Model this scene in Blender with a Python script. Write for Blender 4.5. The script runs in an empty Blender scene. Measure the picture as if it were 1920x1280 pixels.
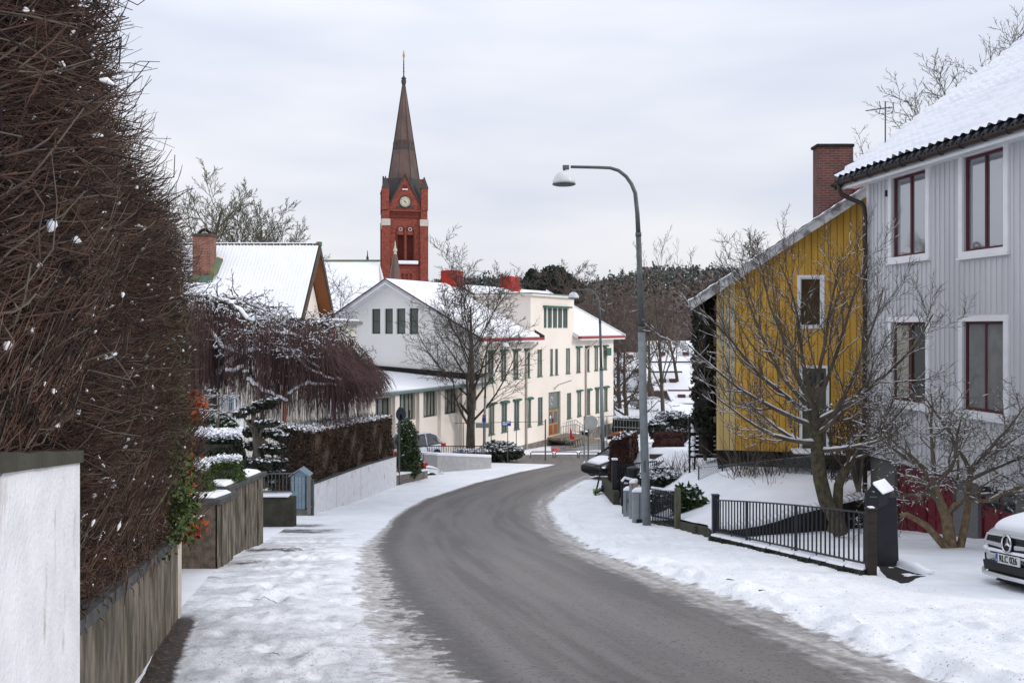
import bpy, math, random
import numpy as np
from mathutils import Vector, Matrix
R = math.radians
F = 1600.0; CX = 960.0; HY = 615.0      # photograph: focal length in pixels, principal column, horizon row

# ------------------------------------------------------------------ camera, sky, sun, exposure
sc = bpy.context.scene
cam = bpy.data.cameras.new('camera'); camo = bpy.data.objects.new('camera', cam)
sc.collection.objects.link(camo); sc.camera = camo
camo.location = (0, 0, 0); camo.rotation_euler = (R(90), 0, 0)
cam.sensor_width = 36; cam.lens = 36 * F / 1920; cam.shift_y = -(640 - HY) / 1920; cam.clip_start = .05; cam.clip_end = 4000
sc.render.resolution_x = 1024; sc.render.resolution_y = 682
vs = sc.view_settings; vs.view_transform = 'Standard'; vs.look = 'None'; vs.exposure = 0.07; vs.gamma = 1
SUN_EL, SUN_AZ = R(28), R(112)          # azimuth clockwise from +Y
w = bpy.data.worlds.new('World'); sc.world = w; w.use_nodes = True
nt = w.node_tree; nt.nodes.clear()
def N(t, **k):
    n = nt.nodes.new(t)
    for a, b in k.items():
        if a in n.inputs.keys() if isinstance(a, str) else False: n.inputs[a].default_value = b
        else: setattr(n, a, b)
    return n
sky = N('ShaderNodeTexSky'); sky.sky_type = 'NISHITA'; sky.sun_disc = False; sky.sun_elevation = SUN_EL; sky.sun_rotation = SUN_AZ
skb = N('ShaderNodeBackground'); skb.inputs['Strength'].default_value = .07; nt.links.new(sky.outputs[0], skb.inputs[0])
tc = N('ShaderNodeTexCoord'); mp = N('ShaderNodeMapping'); mp.inputs['Scale'].default_value = (1.0, 1.0, 4.2); mp.inputs['Location'].default_value = (.3, .1, .25)
nt.links.new(tc.outputs['Generated'], mp.inputs[0])
nz = N('ShaderNodeTexNoise'); nz.inputs['Scale'].default_value = 1.5; nz.inputs['Detail'].default_value = 4.0; nz.inputs['Roughness'].default_value = .48
nt.links.new(mp.outputs[0], nz.inputs[0])
cr = N('ShaderNodeValToRGB'); cr.color_ramp.elements[0].position = .34; cr.color_ramp.elements[1].position = .66
cr.color_ramp.elements[0].color = (.585, .632, .762, 1); cr.color_ramp.elements[1].color = (.865, .875, .915, 1)
nt.links.new(nz.outputs[0], cr.inputs[0])
cb = N('ShaderNodeBackground'); cb.inputs['Strength'].default_value = 1.0; spz = N('ShaderNodeSeparateXYZ'); nt.links.new(tc.outputs['Generated'], spz.inputs[0])
mz = N('ShaderNodeMapRange'); mz.inputs[1].default_value = 0.; mz.inputs[2].default_value = 1.; mz.inputs[3].default_value = .93; mz.inputs[4].default_value = 1.75; nt.links.new(spz.outputs[2], mz.inputs[0])   # an overcast sky is brighter overhead
nt.links.new(mz.outputs[0], cb.inputs['Strength'])
nt.links.new(cr.outputs[0], cb.inputs[0])
mx = N('ShaderNodeMixShader'); mx.inputs[0].default_value = .93
nt.links.new(skb.outputs[0], mx.inputs[1]); nt.links.new(cb.outputs[0], mx.inputs[2])
wo = N('ShaderNodeOutputWorld'); nt.links.new(mx.outputs[0], wo.inputs[0])
sl = bpy.data.lights.new('sun', 'SUN'); sl.energy = 1.5; sl.angle = R(14); sl.color = (1, .93, .84)
so = bpy.data.objects.new('sun', sl); sc.collection.objects.link(so)
sd = Vector((math.sin(SUN_AZ) * math.cos(SUN_EL), math.cos(SUN_AZ) * math.cos(SUN_EL), math.sin(SUN_EL)))
so.rotation_euler = sd.to_track_quat('Z', 'Y').to_euler()

# ------------------------------------------------------------------ helpers
COL = sc.collection
def W(px, py, Y): return ((px - CX) / F * Y, Y, (HY - py) / F * Y)
def XX(px, Y): return (px - CX) / F * Y
def ZZ(py, Y): return (HY - py) / F * Y

def mat(name, c, c2=None, rough=.7, scale=4., bump=0., bscale=40., metal=0., stretch=(1, 1, 1), detail=5., lo=.35, hi=.65, spec=.3, stain=None, alpha=None):
    m = bpy.data.materials.new(name); m.use_nodes = True
    t = m.node_tree; b = t.nodes['Principled BSDF']
    b.inputs['Roughness'].default_value = rough; b.inputs['Metallic'].default_value = metal
    b.inputs['Specular IOR Level'].default_value = spec
    co = t.nodes.new('ShaderNodeTexCoord'); mpn = t.nodes.new('ShaderNodeMapping'); mpn.inputs['Scale'].default_value = stretch
    t.links.new(co.outputs['Object'], mpn.inputs[0])
    if c2 is None: c2 = tuple(x * .82 for x in c)
    n = t.nodes.new('ShaderNodeTexNoise'); n.inputs['Scale'].default_value = scale; n.inputs['Detail'].default_value = detail
    t.links.new(mpn.outputs[0], n.inputs[0])
    r = t.nodes.new('ShaderNodeValToRGB'); r.color_ramp.elements[0].position = lo; r.color_ramp.elements[1].position = hi
    r.color_ramp.elements[0].color = (*c2, 1); r.color_ramp.elements[1].color = (*c, 1)
    t.links.new(n.outputs[0], r.inputs[0]); out = r.outputs[0]
    if stain:
        sc_, st_, col_, a_, b_ = stain
        m2 = t.nodes.new('ShaderNodeMapping'); m2.inputs['Scale'].default_value = st_; t.links.new(co.outputs['Object'], m2.inputs[0])
        n2 = t.nodes.new('ShaderNodeTexNoise'); n2.inputs['Scale'].default_value = sc_; n2.inputs['Detail'].default_value = 6; t.links.new(m2.outputs[0], n2.inputs[0])
        r2 = t.nodes.new('ShaderNodeValToRGB'); r2.color_ramp.elements[0].position = a_; r2.color_ramp.elements[1].position = b_
        t.links.new(n2.outputs[0], r2.inputs[0])
        mi = t.nodes.new('ShaderNodeMixRGB'); t.links.new(r2.outputs[0], mi.inputs[0]); t.links.new(out, mi.inputs[1]); mi.inputs[2].default_value = (*col_, 1)
        out = mi.outputs[0]
    t.links.new(out, b.inputs['Base Color'])
    if bump:
        n3 = t.nodes.new('ShaderNodeTexNoise'); n3.inputs['Scale'].default_value = bscale; n3.inputs['Detail'].default_value = 6; t.links.new(mpn.outputs[0], n3.inputs[0])
        bp = t.nodes.new('ShaderNodeBump'); bp.inputs['Strength'].default_value = bump; bp.inputs['Distance'].default_value = .02
        t.links.new(n3.outputs[0], bp.inputs['Height']); t.links.new(bp.outputs[0], b.inputs['Normal'])
    return m

def brick_mat(name, c1, c2, mortar, bw=.25, bh=.075, vec='xz'):
    m = bpy.data.materials.new(name); m.use_nodes = True; t = m.node_tree; b = t.nodes['Principled BSDF']; b.inputs['Roughness'].default_value = .85
    co = t.nodes.new('ShaderNodeTexCoord'); sp = t.nodes.new('ShaderNodeSeparateXYZ'); t.links.new(co.outputs['Object'], sp.inputs[0])
    ad = t.nodes.new('ShaderNodeMath'); ad.operation = 'ADD'; t.links.new(sp.outputs[0], ad.inputs[0]); t.links.new(sp.outputs[1], ad.inputs[1])
    cm = t.nodes.new('ShaderNodeCombineXYZ'); t.links.new(ad.outputs[0], cm.inputs[0]); t.links.new(sp.outputs[2], cm.inputs[1])
    br = t.nodes.new('ShaderNodeTexBrick'); br.inputs['Color1'].default_value = (*c1, 1); br.inputs['Color2'].default_value = (*c2, 1); br.inputs['Mortar'].default_value = (*mortar, 1)
    br.inputs['Scale'].default_value = 1; br.inputs['Brick Width'].default_value = bw; br.inputs['Row Height'].default_value = bh; br.inputs['Mortar Size'].default_value = .012
    t.links.new(cm.outputs[0], br.inputs['Vector'])
    n = t.nodes.new('ShaderNodeTexNoise'); n.inputs['Scale'].default_value = 2.3; n.inputs['Detail'].default_value = 6; t.links.new(co.outputs['Object'], n.inputs[0])
    mi = t.nodes.new('ShaderNodeMixRGB'); mi.blend_type = 'MULTIPLY'; mi.inputs[0].default_value = .6; t.links.new(br.outputs[0], mi.inputs[1])
    r = t.nodes.new('ShaderNodeValToRGB'); r.color_ramp.elements[0].color = (.4, .4, .4, 1); r.color_ramp.elements[0].position = .35; r.color_ramp.elements[1].position = .6
    t.links.new(n.outputs[0], r.inputs[0]); t.links.new(r.outputs[0], mi.inputs[2]); t.links.new(mi.outputs[0], b.inputs['Base Color'])
    bp = t.nodes.new('ShaderNodeBump'); bp.inputs['Strength'].default_value = .5; bp.inputs['Distance'].default_value = .01; t.links.new(br.outputs['Fac'], bp.inputs['Height']); bp.invert = True
    t.links.new(bp.outputs[0], b.inputs['Normal'])
    return m

def glass_mat(name, c=(.03, .035, .04), rough=.04):
    m = bpy.data.materials.new(name); m.use_nodes = True; b = m.node_tree.nodes['Principled BSDF']
    b.inputs['Base Color'].default_value = (*c, 1); b.inputs['Roughness'].default_value = rough; b.inputs['Specular IOR Level'].default_value = .7
    return m

def tag(o, label=None, cat=None, group=None, kind=None):
    if label: o['label'] = label
    if cat: o['category'] = cat
    if group: o['group'] = group
    if kind: o['kind'] = kind
    return o

def empty(name, loc, label, cat, group=None):
    o = bpy.data.objects.new(name, None); COL.objects.link(o); o.location = loc
    o.empty_display_size = .1
    return tag(o, label, cat, group)

def copy_tree(o, parent=None):
    c = o.copy(); COL.objects.link(c)
    if parent is not None: c.parent = parent
    for ch in list(o.children): copy_tree(ch, c)
    return c

def rootof(p):
    while p.parent is not None: p = p.parent
    return p

def link(name, me, m, parent=None, smooth=False):
    me.materials.append(m) if m is not None else None
    o = bpy.data.objects.new(name, me); COL.objects.link(o)
    if parent is not None: o.parent = parent
    return o

class Fr:      # wall frame: a along u, b outward along n, z up
    def __init__(s, o, u, n): s.o = o; s.u = u; s.n = n
    def p(s, a, b, z): return (s.o[0] + a * s.u[0] + b * s.n[0], s.o[1] + a * s.u[1] + b * s.n[1], s.o[2] + z)
WF = Fr((0, 0, 0), (1, 0), (0, 1))

class FrT(Fr):     # frame on sloping ground: tilts with the street's fall along Y
    def p(s, a, b, z):
        x, y, zz = Fr.p(s, a, b, z); return (x, y, zz + (y - s.o[1]) * -.155)
class MB:
    def __init__(s): s.v = []; s.f = []; s.m = []; s.cm = 0
    def add(s, vs, fs):
        k = len(s.v); s.v += [tuple(v) for v in vs]; s.f += [tuple(i + k for i in f) for f in fs]; s.m += [s.cm] * len(fs)
    def quad(s, *p): s.add(p, [tuple(range(len(p)))])
    def box(s, fr, a0, a1, b0, b1, z0, z1):
        P = [fr.p(a, b, z) for z in (z0, z1) for b in (b0, b1) for a in (a0, a1)]
        s.add(P, [(0, 2, 3, 1), (4, 5, 7, 6), (0, 1, 5, 4), (2, 6, 7, 3), (0, 4, 6, 2), (1, 3, 7, 5)])
    def hexa(s, P): s.add(P, [(0, 2, 3, 1), (4, 5, 7, 6), (0, 1, 5, 4), (2, 6, 7, 3), (0, 4, 6, 2), (1, 3, 7, 5)])
    def prism(s, base, top):       # two equal rings
        n = len(base); s.add(list(base) + list(top), [tuple(range(n))[::-1], tuple(range(n, 2 * n))] + [(i, (i + 1) % n, n + (i + 1) % n, n + i) for i in range(n)])
    def tube(s, pts, r, n=8, cap=True):
        pts = [Vector(p) for p in pts]
        rs = r if isinstance(r, (list, tuple)) else [r] * len(pts)
        rings = []; ref = None
        for i, p in enumerate(pts):
            t = (pts[min(i + 1, len(pts) - 1)] - pts[max(i - 1, 0)])
            if t.length < 1e-9: t = Vector((0, 0, 1))
            t.normalize()
            if ref is None: ref = Vector((1, 0, 0)) if abs(t.x) < .8 else Vector((0, 1, 0))
            a = ref - t * ref.dot(t)
            if a.length < 1e-6: a = t.orthogonal()
            a.normalize(); b = t.cross(a); ref = a
            rings.append([p + (a * math.cos(2 * math.pi * k / n) + b * math.sin(2 * math.pi * k / n)) * rs[i] for k in range(n)])
        vs = [v for q in rings for v in q]; fs = []
        for i in range(len(pts) - 1):
            for k in range(n): fs.append((i * n + k, i * n + (k + 1) % n, (i + 1) * n + (k + 1) % n, (i + 1) * n + k))
        if cap: fs += [tuple(range(n))[::-1], tuple(range((len(pts) - 1) * n, len(pts) * n))]
        s.add(vs, fs)
    def lathe(s, c, prof, n=16, ax=None):     # prof: (r, z)
        vs = []; fs = []
        for r, z in prof:
            for k in range(n):
                a = 2 * math.pi * k / n
                vs.append((c[0] + r * math.cos(a), c[1] + r * math.sin(a), c[2] + z))
        for i in range(len(prof) - 1):
            for k in range(n): fs.append((i * n + k, i * n + (k + 1) % n, (i + 1) * n + (k + 1) % n, (i + 1) * n + k))
        fs += [tuple(range(n))[::-1], tuple(range((len(prof) - 1) * n, len(prof) * n))]
        s.add(vs, fs)
    def wall(s, fr, a0, a1, z0, z1, holes, depth=.15, b=0.):
        A = sorted({a0, a1, *[h[0] for h in holes], *[h[1] for h in holes]}); Z = sorted({z0, z1, *[h[2] for h in holes], *[h[3] for h in holes]})
        for i in range(len(A) - 1):
            for j in range(len(Z) - 1):
                ca = (A[i] + A[i + 1]) / 2; cz = (Z[j] + Z[j + 1]) / 2
                if any(h[0] < ca < h[1] and h[2] < cz < h[3] for h in holes): continue
                s.quad(fr.p(A[i], b, Z[j]), fr.p(A[i + 1], b, Z[j]), fr.p(A[i + 1], b, Z[j + 1]), fr.p(A[i], b, Z[j + 1]))
        for h in holes:
            for (x0, y0, x1, y1) in ((h[0], h[2], h[1], h[2]), (h[1], h[2], h[1], h[3]), (h[1], h[3], h[0], h[3]), (h[0], h[3], h[0], h[2])):
                s.quad(fr.p(x0, b, y0), fr.p(x1, b, y1), fr.p(x1, b - depth, y1), fr.p(x0, b - depth, y0))
    def build(s, name, m, parent=None, smooth=False, bev=0, local=False):
        me = bpy.data.meshes.new(name)
        off = Vector((0, 0, 0))
        if parent is not None and not local: off = Vector(rootof(parent).location)
        me.from_pydata([(v[0] - off.x, v[1] - off.y, v[2] - off.z) for v in s.v], [], s.f)
        ms = m if isinstance(m, (list, tuple)) else [m]
        for q in ms: me.materials.append(q)
        if len(ms) > 1: me.polygons.foreach_set('material_index', s.m)
        if smooth: me.polygons.foreach_set('use_smooth', [True] * len(me.polygons))
        me.validate(); me.update()
        o = bpy.data.objects.new(name, me); COL.objects.link(o)
        if parent is not None: o.parent = parent
        if bev:
            b = o.modifiers.new('bevel', 'BEVEL'); b.width = bev; b.segments = 2; b.limit_method = 'ANGLE'; b.angle_limit = R(40)
        return o

def np_mesh(name, V, Q, m, parent=None, smooth=False, midx=None, uv=None):
    """V (n,3) world, Q (k,4) quads"""
    off = np.array(rootof(parent).location) if parent is not None else np.zeros(3)
    me = bpy.data.meshes.new(name); V = (np.asarray(V, float) - off).astype(np.float32); Q = np.asarray(Q, np.int32)
    me.vertices.add(len(V)); me.vertices.foreach_set('co', V.ravel())
    c = Q.shape[1]
    me.loops.add(Q.size); me.loops.foreach_set('vertex_index', Q.ravel())
    me.polygons.add(len(Q)); me.polygons.foreach_set('loop_start', np.arange(0, Q.size, c, dtype=np.int32)); me.polygons.foreach_set('loop_total', np.full(len(Q), c, np.int32))
    for q in (m if isinstance(m, (list, tuple)) else [m]): me.materials.append(q)
    if midx is not None: me.polygons.foreach_set('material_index', np.asarray(midx, np.int32))
    if smooth: me.polygons.foreach_set('use_smooth', np.ones(len(Q), bool))
    if uv is not None:
        l = me.uv_layers.new(name='uv'); l.data.foreach_set('uv', np.asarray(uv, np.float32)[Q.ravel()].ravel())
    me.update(calc_edges=True)
    o = bpy.data.objects.new(name, me); COL.objects.link(o)
    if parent is not None: o.parent = parent
    return o

def tubes(P, Rr, sides=3):
    """P (n,K,3), Rr (n,K) -> V,Q"""
    P = np.asarray(P, float); Rr = np.asarray(Rr, float); n, K, _ = P.shape
    T = np.empty_like(P); T[:, 1:-1] = P[:, 2:] - P[:, :-2]; T[:, 0] = P[:, 1] - P[:, 0]; T[:, -1] = P[:, -1] - P[:, -2]
    T /= np.linalg.norm(T, axis=2, keepdims=True) + 1e-9
    ref = np.where(np.abs(T[:, :1, 2:3]) > .75, np.array([[[1., 0, 0]]]), np.array([[[0, 0, 1.]]])); ref = np.broadcast_to(ref, T.shape)
    A = np.cross(T, ref); A /= np.linalg.norm(A, axis=2, keepdims=True) + 1e-9; B = np.cross(T, A)
    an = 2 * np.pi * np.arange(sides) / sides
    V = P[:, :, None, :] + Rr[:, :, None, None] * (A[:, :, None, :] * np.cos(an)[None, None, :, None] + B[:, :, None, :] * np.sin(an)[None, None, :, None])
    idx = np.arange(n * K * sides).reshape(n, K, sides); nx = np.roll(idx, -1, axis=2)
    Q = np.stack([idx[:, :-1], nx[:, :-1], nx[:, 1:], idx[:, 1:]], -1).reshape(-1, 4)
    return V.reshape(-1, 3), Q

def join_np(L):
    V = []; Q = []; k = 0
    for v, q in L:
        V.append(v); Q.append(q + k); k += len(v)
    return np.concatenate(V), np.concatenate(Q)

def quads(C, size, rng, flat=0., asp=1.6, drop=0.):
    """leaf-sized quads at C (n,3); flat 0..1 = how much they lie level"""
    n = len(C); d = rng.normal(size=(n, 3)); d[:, 2] *= (1 - flat); d /= np.linalg.norm(d, axis=1, keepdims=True)
    e = rng.normal(size=(n, 3)); e[:, 2] *= (1 - flat); e -= d * (e * d).sum(1, keepdims=True); e /= np.linalg.norm(e, axis=1, keepdims=True) + 1e-9
    s = (size * rng.uniform(.6, 1.3, n))[:, None]
    V = np.stack([C - d * s * asp / 2, C + e * s / 2, C + d * s * asp / 2 - np.array([0, 0, drop]) * s, C - e * s / 2], 1).reshape(-1, 3)
    return V, np.arange(4 * n).reshape(n, 4)

# ------------------------------------------------------------------ trees
def grow(rg, P, d, L, r, lv, S, out):
    K = S.get('K', (8, 7, 6, 4, 3, 3))[lv]; pts = [np.array(P, float)]; d = np.array(d, float); d /= np.linalg.norm(d)
    wn = S['wander'][lv]; up = S['up'][lv]; dirs = [d.copy()]
    for i in range(K - 1):
        d = d + np.array([rg.gauss(0, wn), rg.gauss(0, wn), rg.gauss(0, wn) * .7 + up]); d /= np.linalg.norm(d)
        pts.append(pts[-1] + d * L / (K - 1)); dirs.append(d.copy())
    tr = S.get('tip', .35)
    rad = [r * (1 - (1 - tr) * i / (K - 1)) for i in range(K)]
    out.setdefault((lv, K), []).append((pts, rad))
    if lv + 1 >= S['levels']: return
    n = S['count'][lv]; st = S['start'][lv]; az = rg.uniform(0, 6.28)
    for i in range(n):
        t = st + (1 - st) * (i + rg.random() * .8) / n; t = min(t, .99)
        q = t * (K - 1); j = min(int(q), K - 2); fr = q - j
        p = pts[j] * (1 - fr) + pts[j + 1] * fr; dd = dirs[j + 1]
        a = np.cross(dd, [0, 0, 1.]);
        if np.linalg.norm(a) < .1: a = np.array([1., 0, 0])
        a /= np.linalg.norm(a); b = np.cross(dd, a); az += 2.4 + rg.uniform(-.5, .5)
        perp = a * math.cos(az) + b * math.sin(az); an = S['angle'][lv] * rg.uniform(.75, 1.25)
        nd = dd * math.cos(an) + perp * math.sin(an)
        rr = max(r * (1 - (1 - tr) * t) * S['rr'][lv] * rg.uniform(.8, 1.1), S.get('rmin', .004))
        grow(rg, p, nd, L * S['ratio'][lv] * (1 - S.get('fall', .45) * t) * rg.uniform(.75, 1.2), rr, lv + 1, S, out)

def tree_mesh(root, out, m_bark, m_snow=None, snow_lv=3, names=('trunk', 'crown'), sn=.8, srng=None):
    low = []; hi = []
    for (lv, K), L in out.items():
        V = tubes([p for p, r in L], [r for p, r in L], 7 if lv == 0 else 5 if lv == 1 else 4 if lv == 2 else 3)
        (low if lv == 0 else hi).append(V)
    V, Q = join_np(low); np_mesh(names[0], V, Q, m_bark[0], root, smooth=True)
    V, Q = join_np(hi); np_mesh(names[1], V, Q, m_bark[1], root, smooth=True)
    if m_snow is not None:
        rg = np.random.default_rng(srng or 1); G_ = []
        for (lv, K), L in out.items():
            if lv > snow_lv: continue
            PP = []; RR = []
            for p, r in L:
                p = np.array(p); r = np.array(r)
                for j in range(len(p) - 1):
                    d = p[j + 1] - p[j]; h = abs(d[2]) / (np.linalg.norm(d) + 1e-9)
                    if h < .84 and rg.random() < sn * (1 if lv < 3 else .55):
                        w_ = .9 * (1 - h * .6); r0 = max(r[j], .007); r1 = max(r[j + 1], .007)
                        a = p[j] + [0, 0, r0 * .75]; b = p[j + 1] + [0, 0, r1 * .75]
                        PP.append([a, (a + b) / 2 + [0, 0, r0 * .15], b]); RR.append([r0 * w_ * .8, (r0 + r1) / 2 * w_ * 1.05, r1 * w_ * .8])
            if PP: G_.append(tubes(PP, RR, 4))
        if G_: V, Q = join_np(G_); np_mesh('snow', V, Q, m_snow, root, smooth=True)['kind'] = 'stuff'
# ------------------------------------------------------------------ materials
M = {}
M['snow'] = mat('snow', (.84, .86, .90), (.76, .785, .84), rough=.6, scale=1.2, bump=.25, bscale=14, spec=.25)
M['roof_snow'] = mat('roof_snow', (.81, .825, .86), (.75, .77, .82), rough=.65, scale=.8, bump=.12, bscale=6, spec=.2)
M['concrete'] = mat('weathered_concrete', (.215, .185, .15), (.075, .066, .054), rough=.95, scale=8, bump=1., bscale=60, stretch=(1, 1, .35), lo=.38, hi=.62, stain=(4.5, (1.6, 1.6, .3), (.062, .056, .034), .50, .66))
M['concrete_front'] = mat('mossy_concrete', (.20, .155, .12), (.085, .07, .055), rough=.95, scale=9, bump=1., bscale=50, stain=(2.6, (1, 1, .7), (.06, .065, .03), .48, .62))
M['cap'] = mat('dark_wall_cap', (.085, .085, .085), (.045, .047, .045), rough=.9, scale=9, bump=.5, bscale=40)
M['white_render'] = mat('white_render', (.80, .80, .82), (.70, .71, .73), rough=.85, scale=5, bump=.7, bscale=45, stain=(5.5, (1, 1, .45), (.40, .385, .36), .60, .74))
M['cream_render'] = mat('cream_render', (.80, .735, .665), (.76, .695, .62), rough=.85, scale=.6, bump=.1, bscale=10)
M['pale_render'] = mat('pale_render', (.84, .83, .80), (.80, .79, .76), rough=.85, scale=.6)
M['asph_dark'] = mat('wet_asphalt', (.05, .05, .052), (.03, .03, .032), rough=.6)
M['grey_siding'] = mat('grey_siding', (.585, .588, .60), (.52, .525, .545), rough=.55, scale=3, stretch=(1, 1, .15))
M['white_paint'] = mat('white_paint', (.78, .79, .80), (.72, .73, .75), rough=.5, scale=3)
M['maroon'] = mat('maroon_paint', (.17, .022, .034), (.12, .018, .026), rough=.5, scale=5)
M['wine_frame'] = mat('wine_frame', (.105, .022, .03), (.08, .018, .024), rough=.5)
M['sky_glass'] = glass_mat('reflecting_glass', (.42, .43, .45), .03); M['sky_glass'].node_tree.nodes['Principled BSDF'].inputs['Metallic'].default_value = .75
M['yellow'] = mat('yellow_boards', (.63, .375, .07), (.50, .28, .05), rough=.75, scale=7, stretch=(1, 1, .1), stain=(2.2, (3.5, 3.5, .2), (.34, .18, .03), .56, .8))
M['pale_yellow'] = mat('pale_yellow_boards', (.60, .46, .22), (.52, .38, .15), rough=.75, scale=4, stretch=(1, 1, .1))
M['gap'] = mat('board_gap', (.06, .035, .012), rough=.9)
M['aged_white'] = mat('flaking_white_paint', (.50, .50, .50), (.17, .165, .155), rough=.8, scale=3.2, stretch=(1, 1, 1), lo=.40, hi=.56)
M['brown_pipe'] = mat('brown_metal', (.045, .028, .024), (.03, .02, .018), rough=.4, metal=.2)
M['black_metal'] = mat('black_metal', (.017, .020, .027), (.012, .013, .017), rough=.45)
M['galv'] = mat('galvanised_steel', (.24, .265, .275), (.19, .21, .22), rough=.5, metal=.3, scale=6)
M['galv_dark'] = mat('darker_steel', (.11, .125, .125), (.08, .09, .09), rough=.5, metal=.3)
M['lamp_white'] = mat('lamp_opal', (.62, .64, .64), (.55, .57, .57), rough=.35)
M['green_trim'] = mat('green_trim', (.035, .13, .09), (.02, .085, .06), rough=.5)
M['green_frame'] = mat('green_frame', (.12, .165, .13), (.09, .13, .10), rough=.55)
M['dark_frame'] = mat('dark_green_frame', (.035, .045, .04), rough=.5)
M['school_glass'] = glass_mat('school_glass', (.10, .115, .10), .12)
M['curtain_glass'] = mat('curtained_glass', (.30, .31, .27), (.12, .13, .11), rough=.15, scale=1.6, stretch=(4, 4, .3), lo=.4, hi=.6)
M['dark_glass'] = glass_mat('dark_glass')
M['gray_glass'] = glass_mat('grey_curtain_glass', (.30, .305, .31), .05); M['gray_glass'].node_tree.nodes['Principled BSDF'].inputs['Metallic'].default_value = .25
M['red_metal'] = mat('red_metal', (.42, .028, .012), (.33, .02, .01), rough=.5, scale=2)
M['red_trim'] = mat('dull_red_trim', (.30, .045, .04), rough=.6)
M['maroon_trim'] = mat('dark_red_trim', (.09, .035, .03), rough=.6)
M['church_brick'] = brick_mat('church_brick', (.31, .064, .036), (.19, .04, .026), (.17, .045, .03), .5, .16)
M['church_dark'] = mat('church_dark_brick', (.13, .03, .022), (.09, .02, .016), rough=.9)
M['stone_light'] = mat('pale_stone', (.52, .48, .42), rough=.8)
M['spire'] = mat('spire_copper', (.15, .095, .078), (.085, .056, .048), rough=.42, scale=.5, metal=.25, stretch=(1, 1, .5), bump=.1)
M['spire_band'] = mat('spire_band', (.05, .045, .045), rough=.6)
M['clock'] = mat('clock_face', (.55, .52, .38), (.42, .4, .3), rough=.5, scale=2)
M['gold'] = mat('gilt', (.5, .36, .12), rough=.35, metal=.7)
M['chimney_brick'] = brick_mat('chimney_brick', (.15, .036, .026), (.085, .024, .02), (.13, .10, .09))
M['chimney_brick2'] = brick_mat('orange_chimney_brick', (.30, .085, .05), (.22, .06, .038), (.26, .2, .16))
M['copper'] = mat('verdigris_copper', (.09, .17, .135), (.16, .12, .03), rough=.7, scale=3)
M['brown_wood'] = mat('brown_soffit', (.26, .095, .035), (.2, .07, .025), rough=.6, scale=3, stretch=(6, .6, 6))
M['brown_trim'] = mat('brown_verge', (.075, .05, .042), rough=.6)
M['rust_pipe'] = mat('rust_red_pipe', (.23, .075, .045), rough=.6)
M['teal_trim'] = mat('grey_green_fascia', (.16, .22, .20), rough=.5)
M['teal_pipe'] = mat('green_pipe', (.10, .30, .22), rough=.5)
M['cream_panel'] = mat('cream_panel', (.66, .64, .57), (.58, .56, .50), rough=.7, scale=3, stretch=(1, 1, .2))
M['bark'] = mat('grey_bark', (.105, .09, .075), (.05, .043, .036), rough=.95, scale=9, bump=.6, bscale=30, stretch=(1, 1, .3))
M['bark_green'] = mat('lichen_bark', (.115, .10, .06), (.05, .042, .03), rough=.95, scale=9, bump=.6, bscale=30)
M['bark_tan'] = mat('tan_bark', (.24, .175, .105), (.12, .085, .055), rough=.9, scale=12, bump=.5, bscale=40)
M['twig_fruit'] = mat('brown_twigs', (.135, .11, .08), (.065, .052, .04), rough=.9, scale=2)
M['twig'] = mat('dark_twigs', (.085, .07, .058), (.045, .036, .03), rough=.9, scale=2)
M['twig_green'] = mat('greenish_twigs', (.12, .115, .075), (.07, .065, .045), rough=.9, scale=2)
M['twig_tan'] = mat('tan_twigs', (.16, .135, .105), (.09, .075, .06), rough=.9, scale=2)
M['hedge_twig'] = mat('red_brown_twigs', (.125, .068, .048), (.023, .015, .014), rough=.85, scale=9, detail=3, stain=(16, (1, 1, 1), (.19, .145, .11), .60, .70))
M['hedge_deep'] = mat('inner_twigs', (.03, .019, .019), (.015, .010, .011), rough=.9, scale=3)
M['maroon_twig'] = mat('maroon_twigs', (.112, .064, .062), (.06, .034, .036), rough=.85, scale=2)
M['leaf'] = mat('evergreen_leaves', (.045, .075, .022), (.02, .04, .012), rough=.5, scale=6)
M['ivy'] = mat('ivy_leaves', (.075, .105, .025), (.03, .055, .015), rough=.5, scale=9)
M['box_leaf'] = mat('boxwood_leaves', (.06, .10, .02), (.03, .055, .012), rough=.6, scale=9)
M['rust_leaf'] = mat('orange_leaves', (.34, .075, .02), (.2, .04, .012), rough=.7, scale=9)
M['dark_leaf'] = mat('dark_foliage', (.03, .036, .022), (.014, .018, .012), rough=.7, scale=5)
M['brown_leaf'] = mat('brown_hedge_leaves', (.095, .06, .04), (.04, .028, .02), rough=.85, scale=4)
M['red_hedge'] = mat('russet_hedge', (.085, .034, .028), (.04, .018, .015), rough=.85, scale=4)
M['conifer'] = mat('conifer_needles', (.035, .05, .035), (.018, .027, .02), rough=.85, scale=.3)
M['hazed_conifer'] = mat('hazed_conifer_needles', (.105, .125, .12), (.06, .075, .072), rough=.85, scale=.08)  # needle colour lightened and blued: distance haze put into the colour
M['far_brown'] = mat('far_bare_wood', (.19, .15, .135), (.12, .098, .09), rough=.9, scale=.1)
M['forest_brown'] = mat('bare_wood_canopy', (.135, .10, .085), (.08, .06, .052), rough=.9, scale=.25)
M['moss'] = mat('mossy_stone', (.065, .065, .045), (.03, .032, .02), rough=.95, scale=9, bump=.8)
M['dark_wall'] = mat('dark_stained_wall', (.022, .019, .017), (.012, .010, .009), rough=.9, scale=6, bump=.4)
M['dark_conc'] = mat('dark_mossy_concrete', (.06, .058, .04), (.035, .033, .026), rough=.95, scale=4, bump=.5)
M['plinth'] = mat('pebbledash', (.20, .20, .20), (.10, .10, .10), rough=.9, scale=60, bump=.5)
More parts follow.
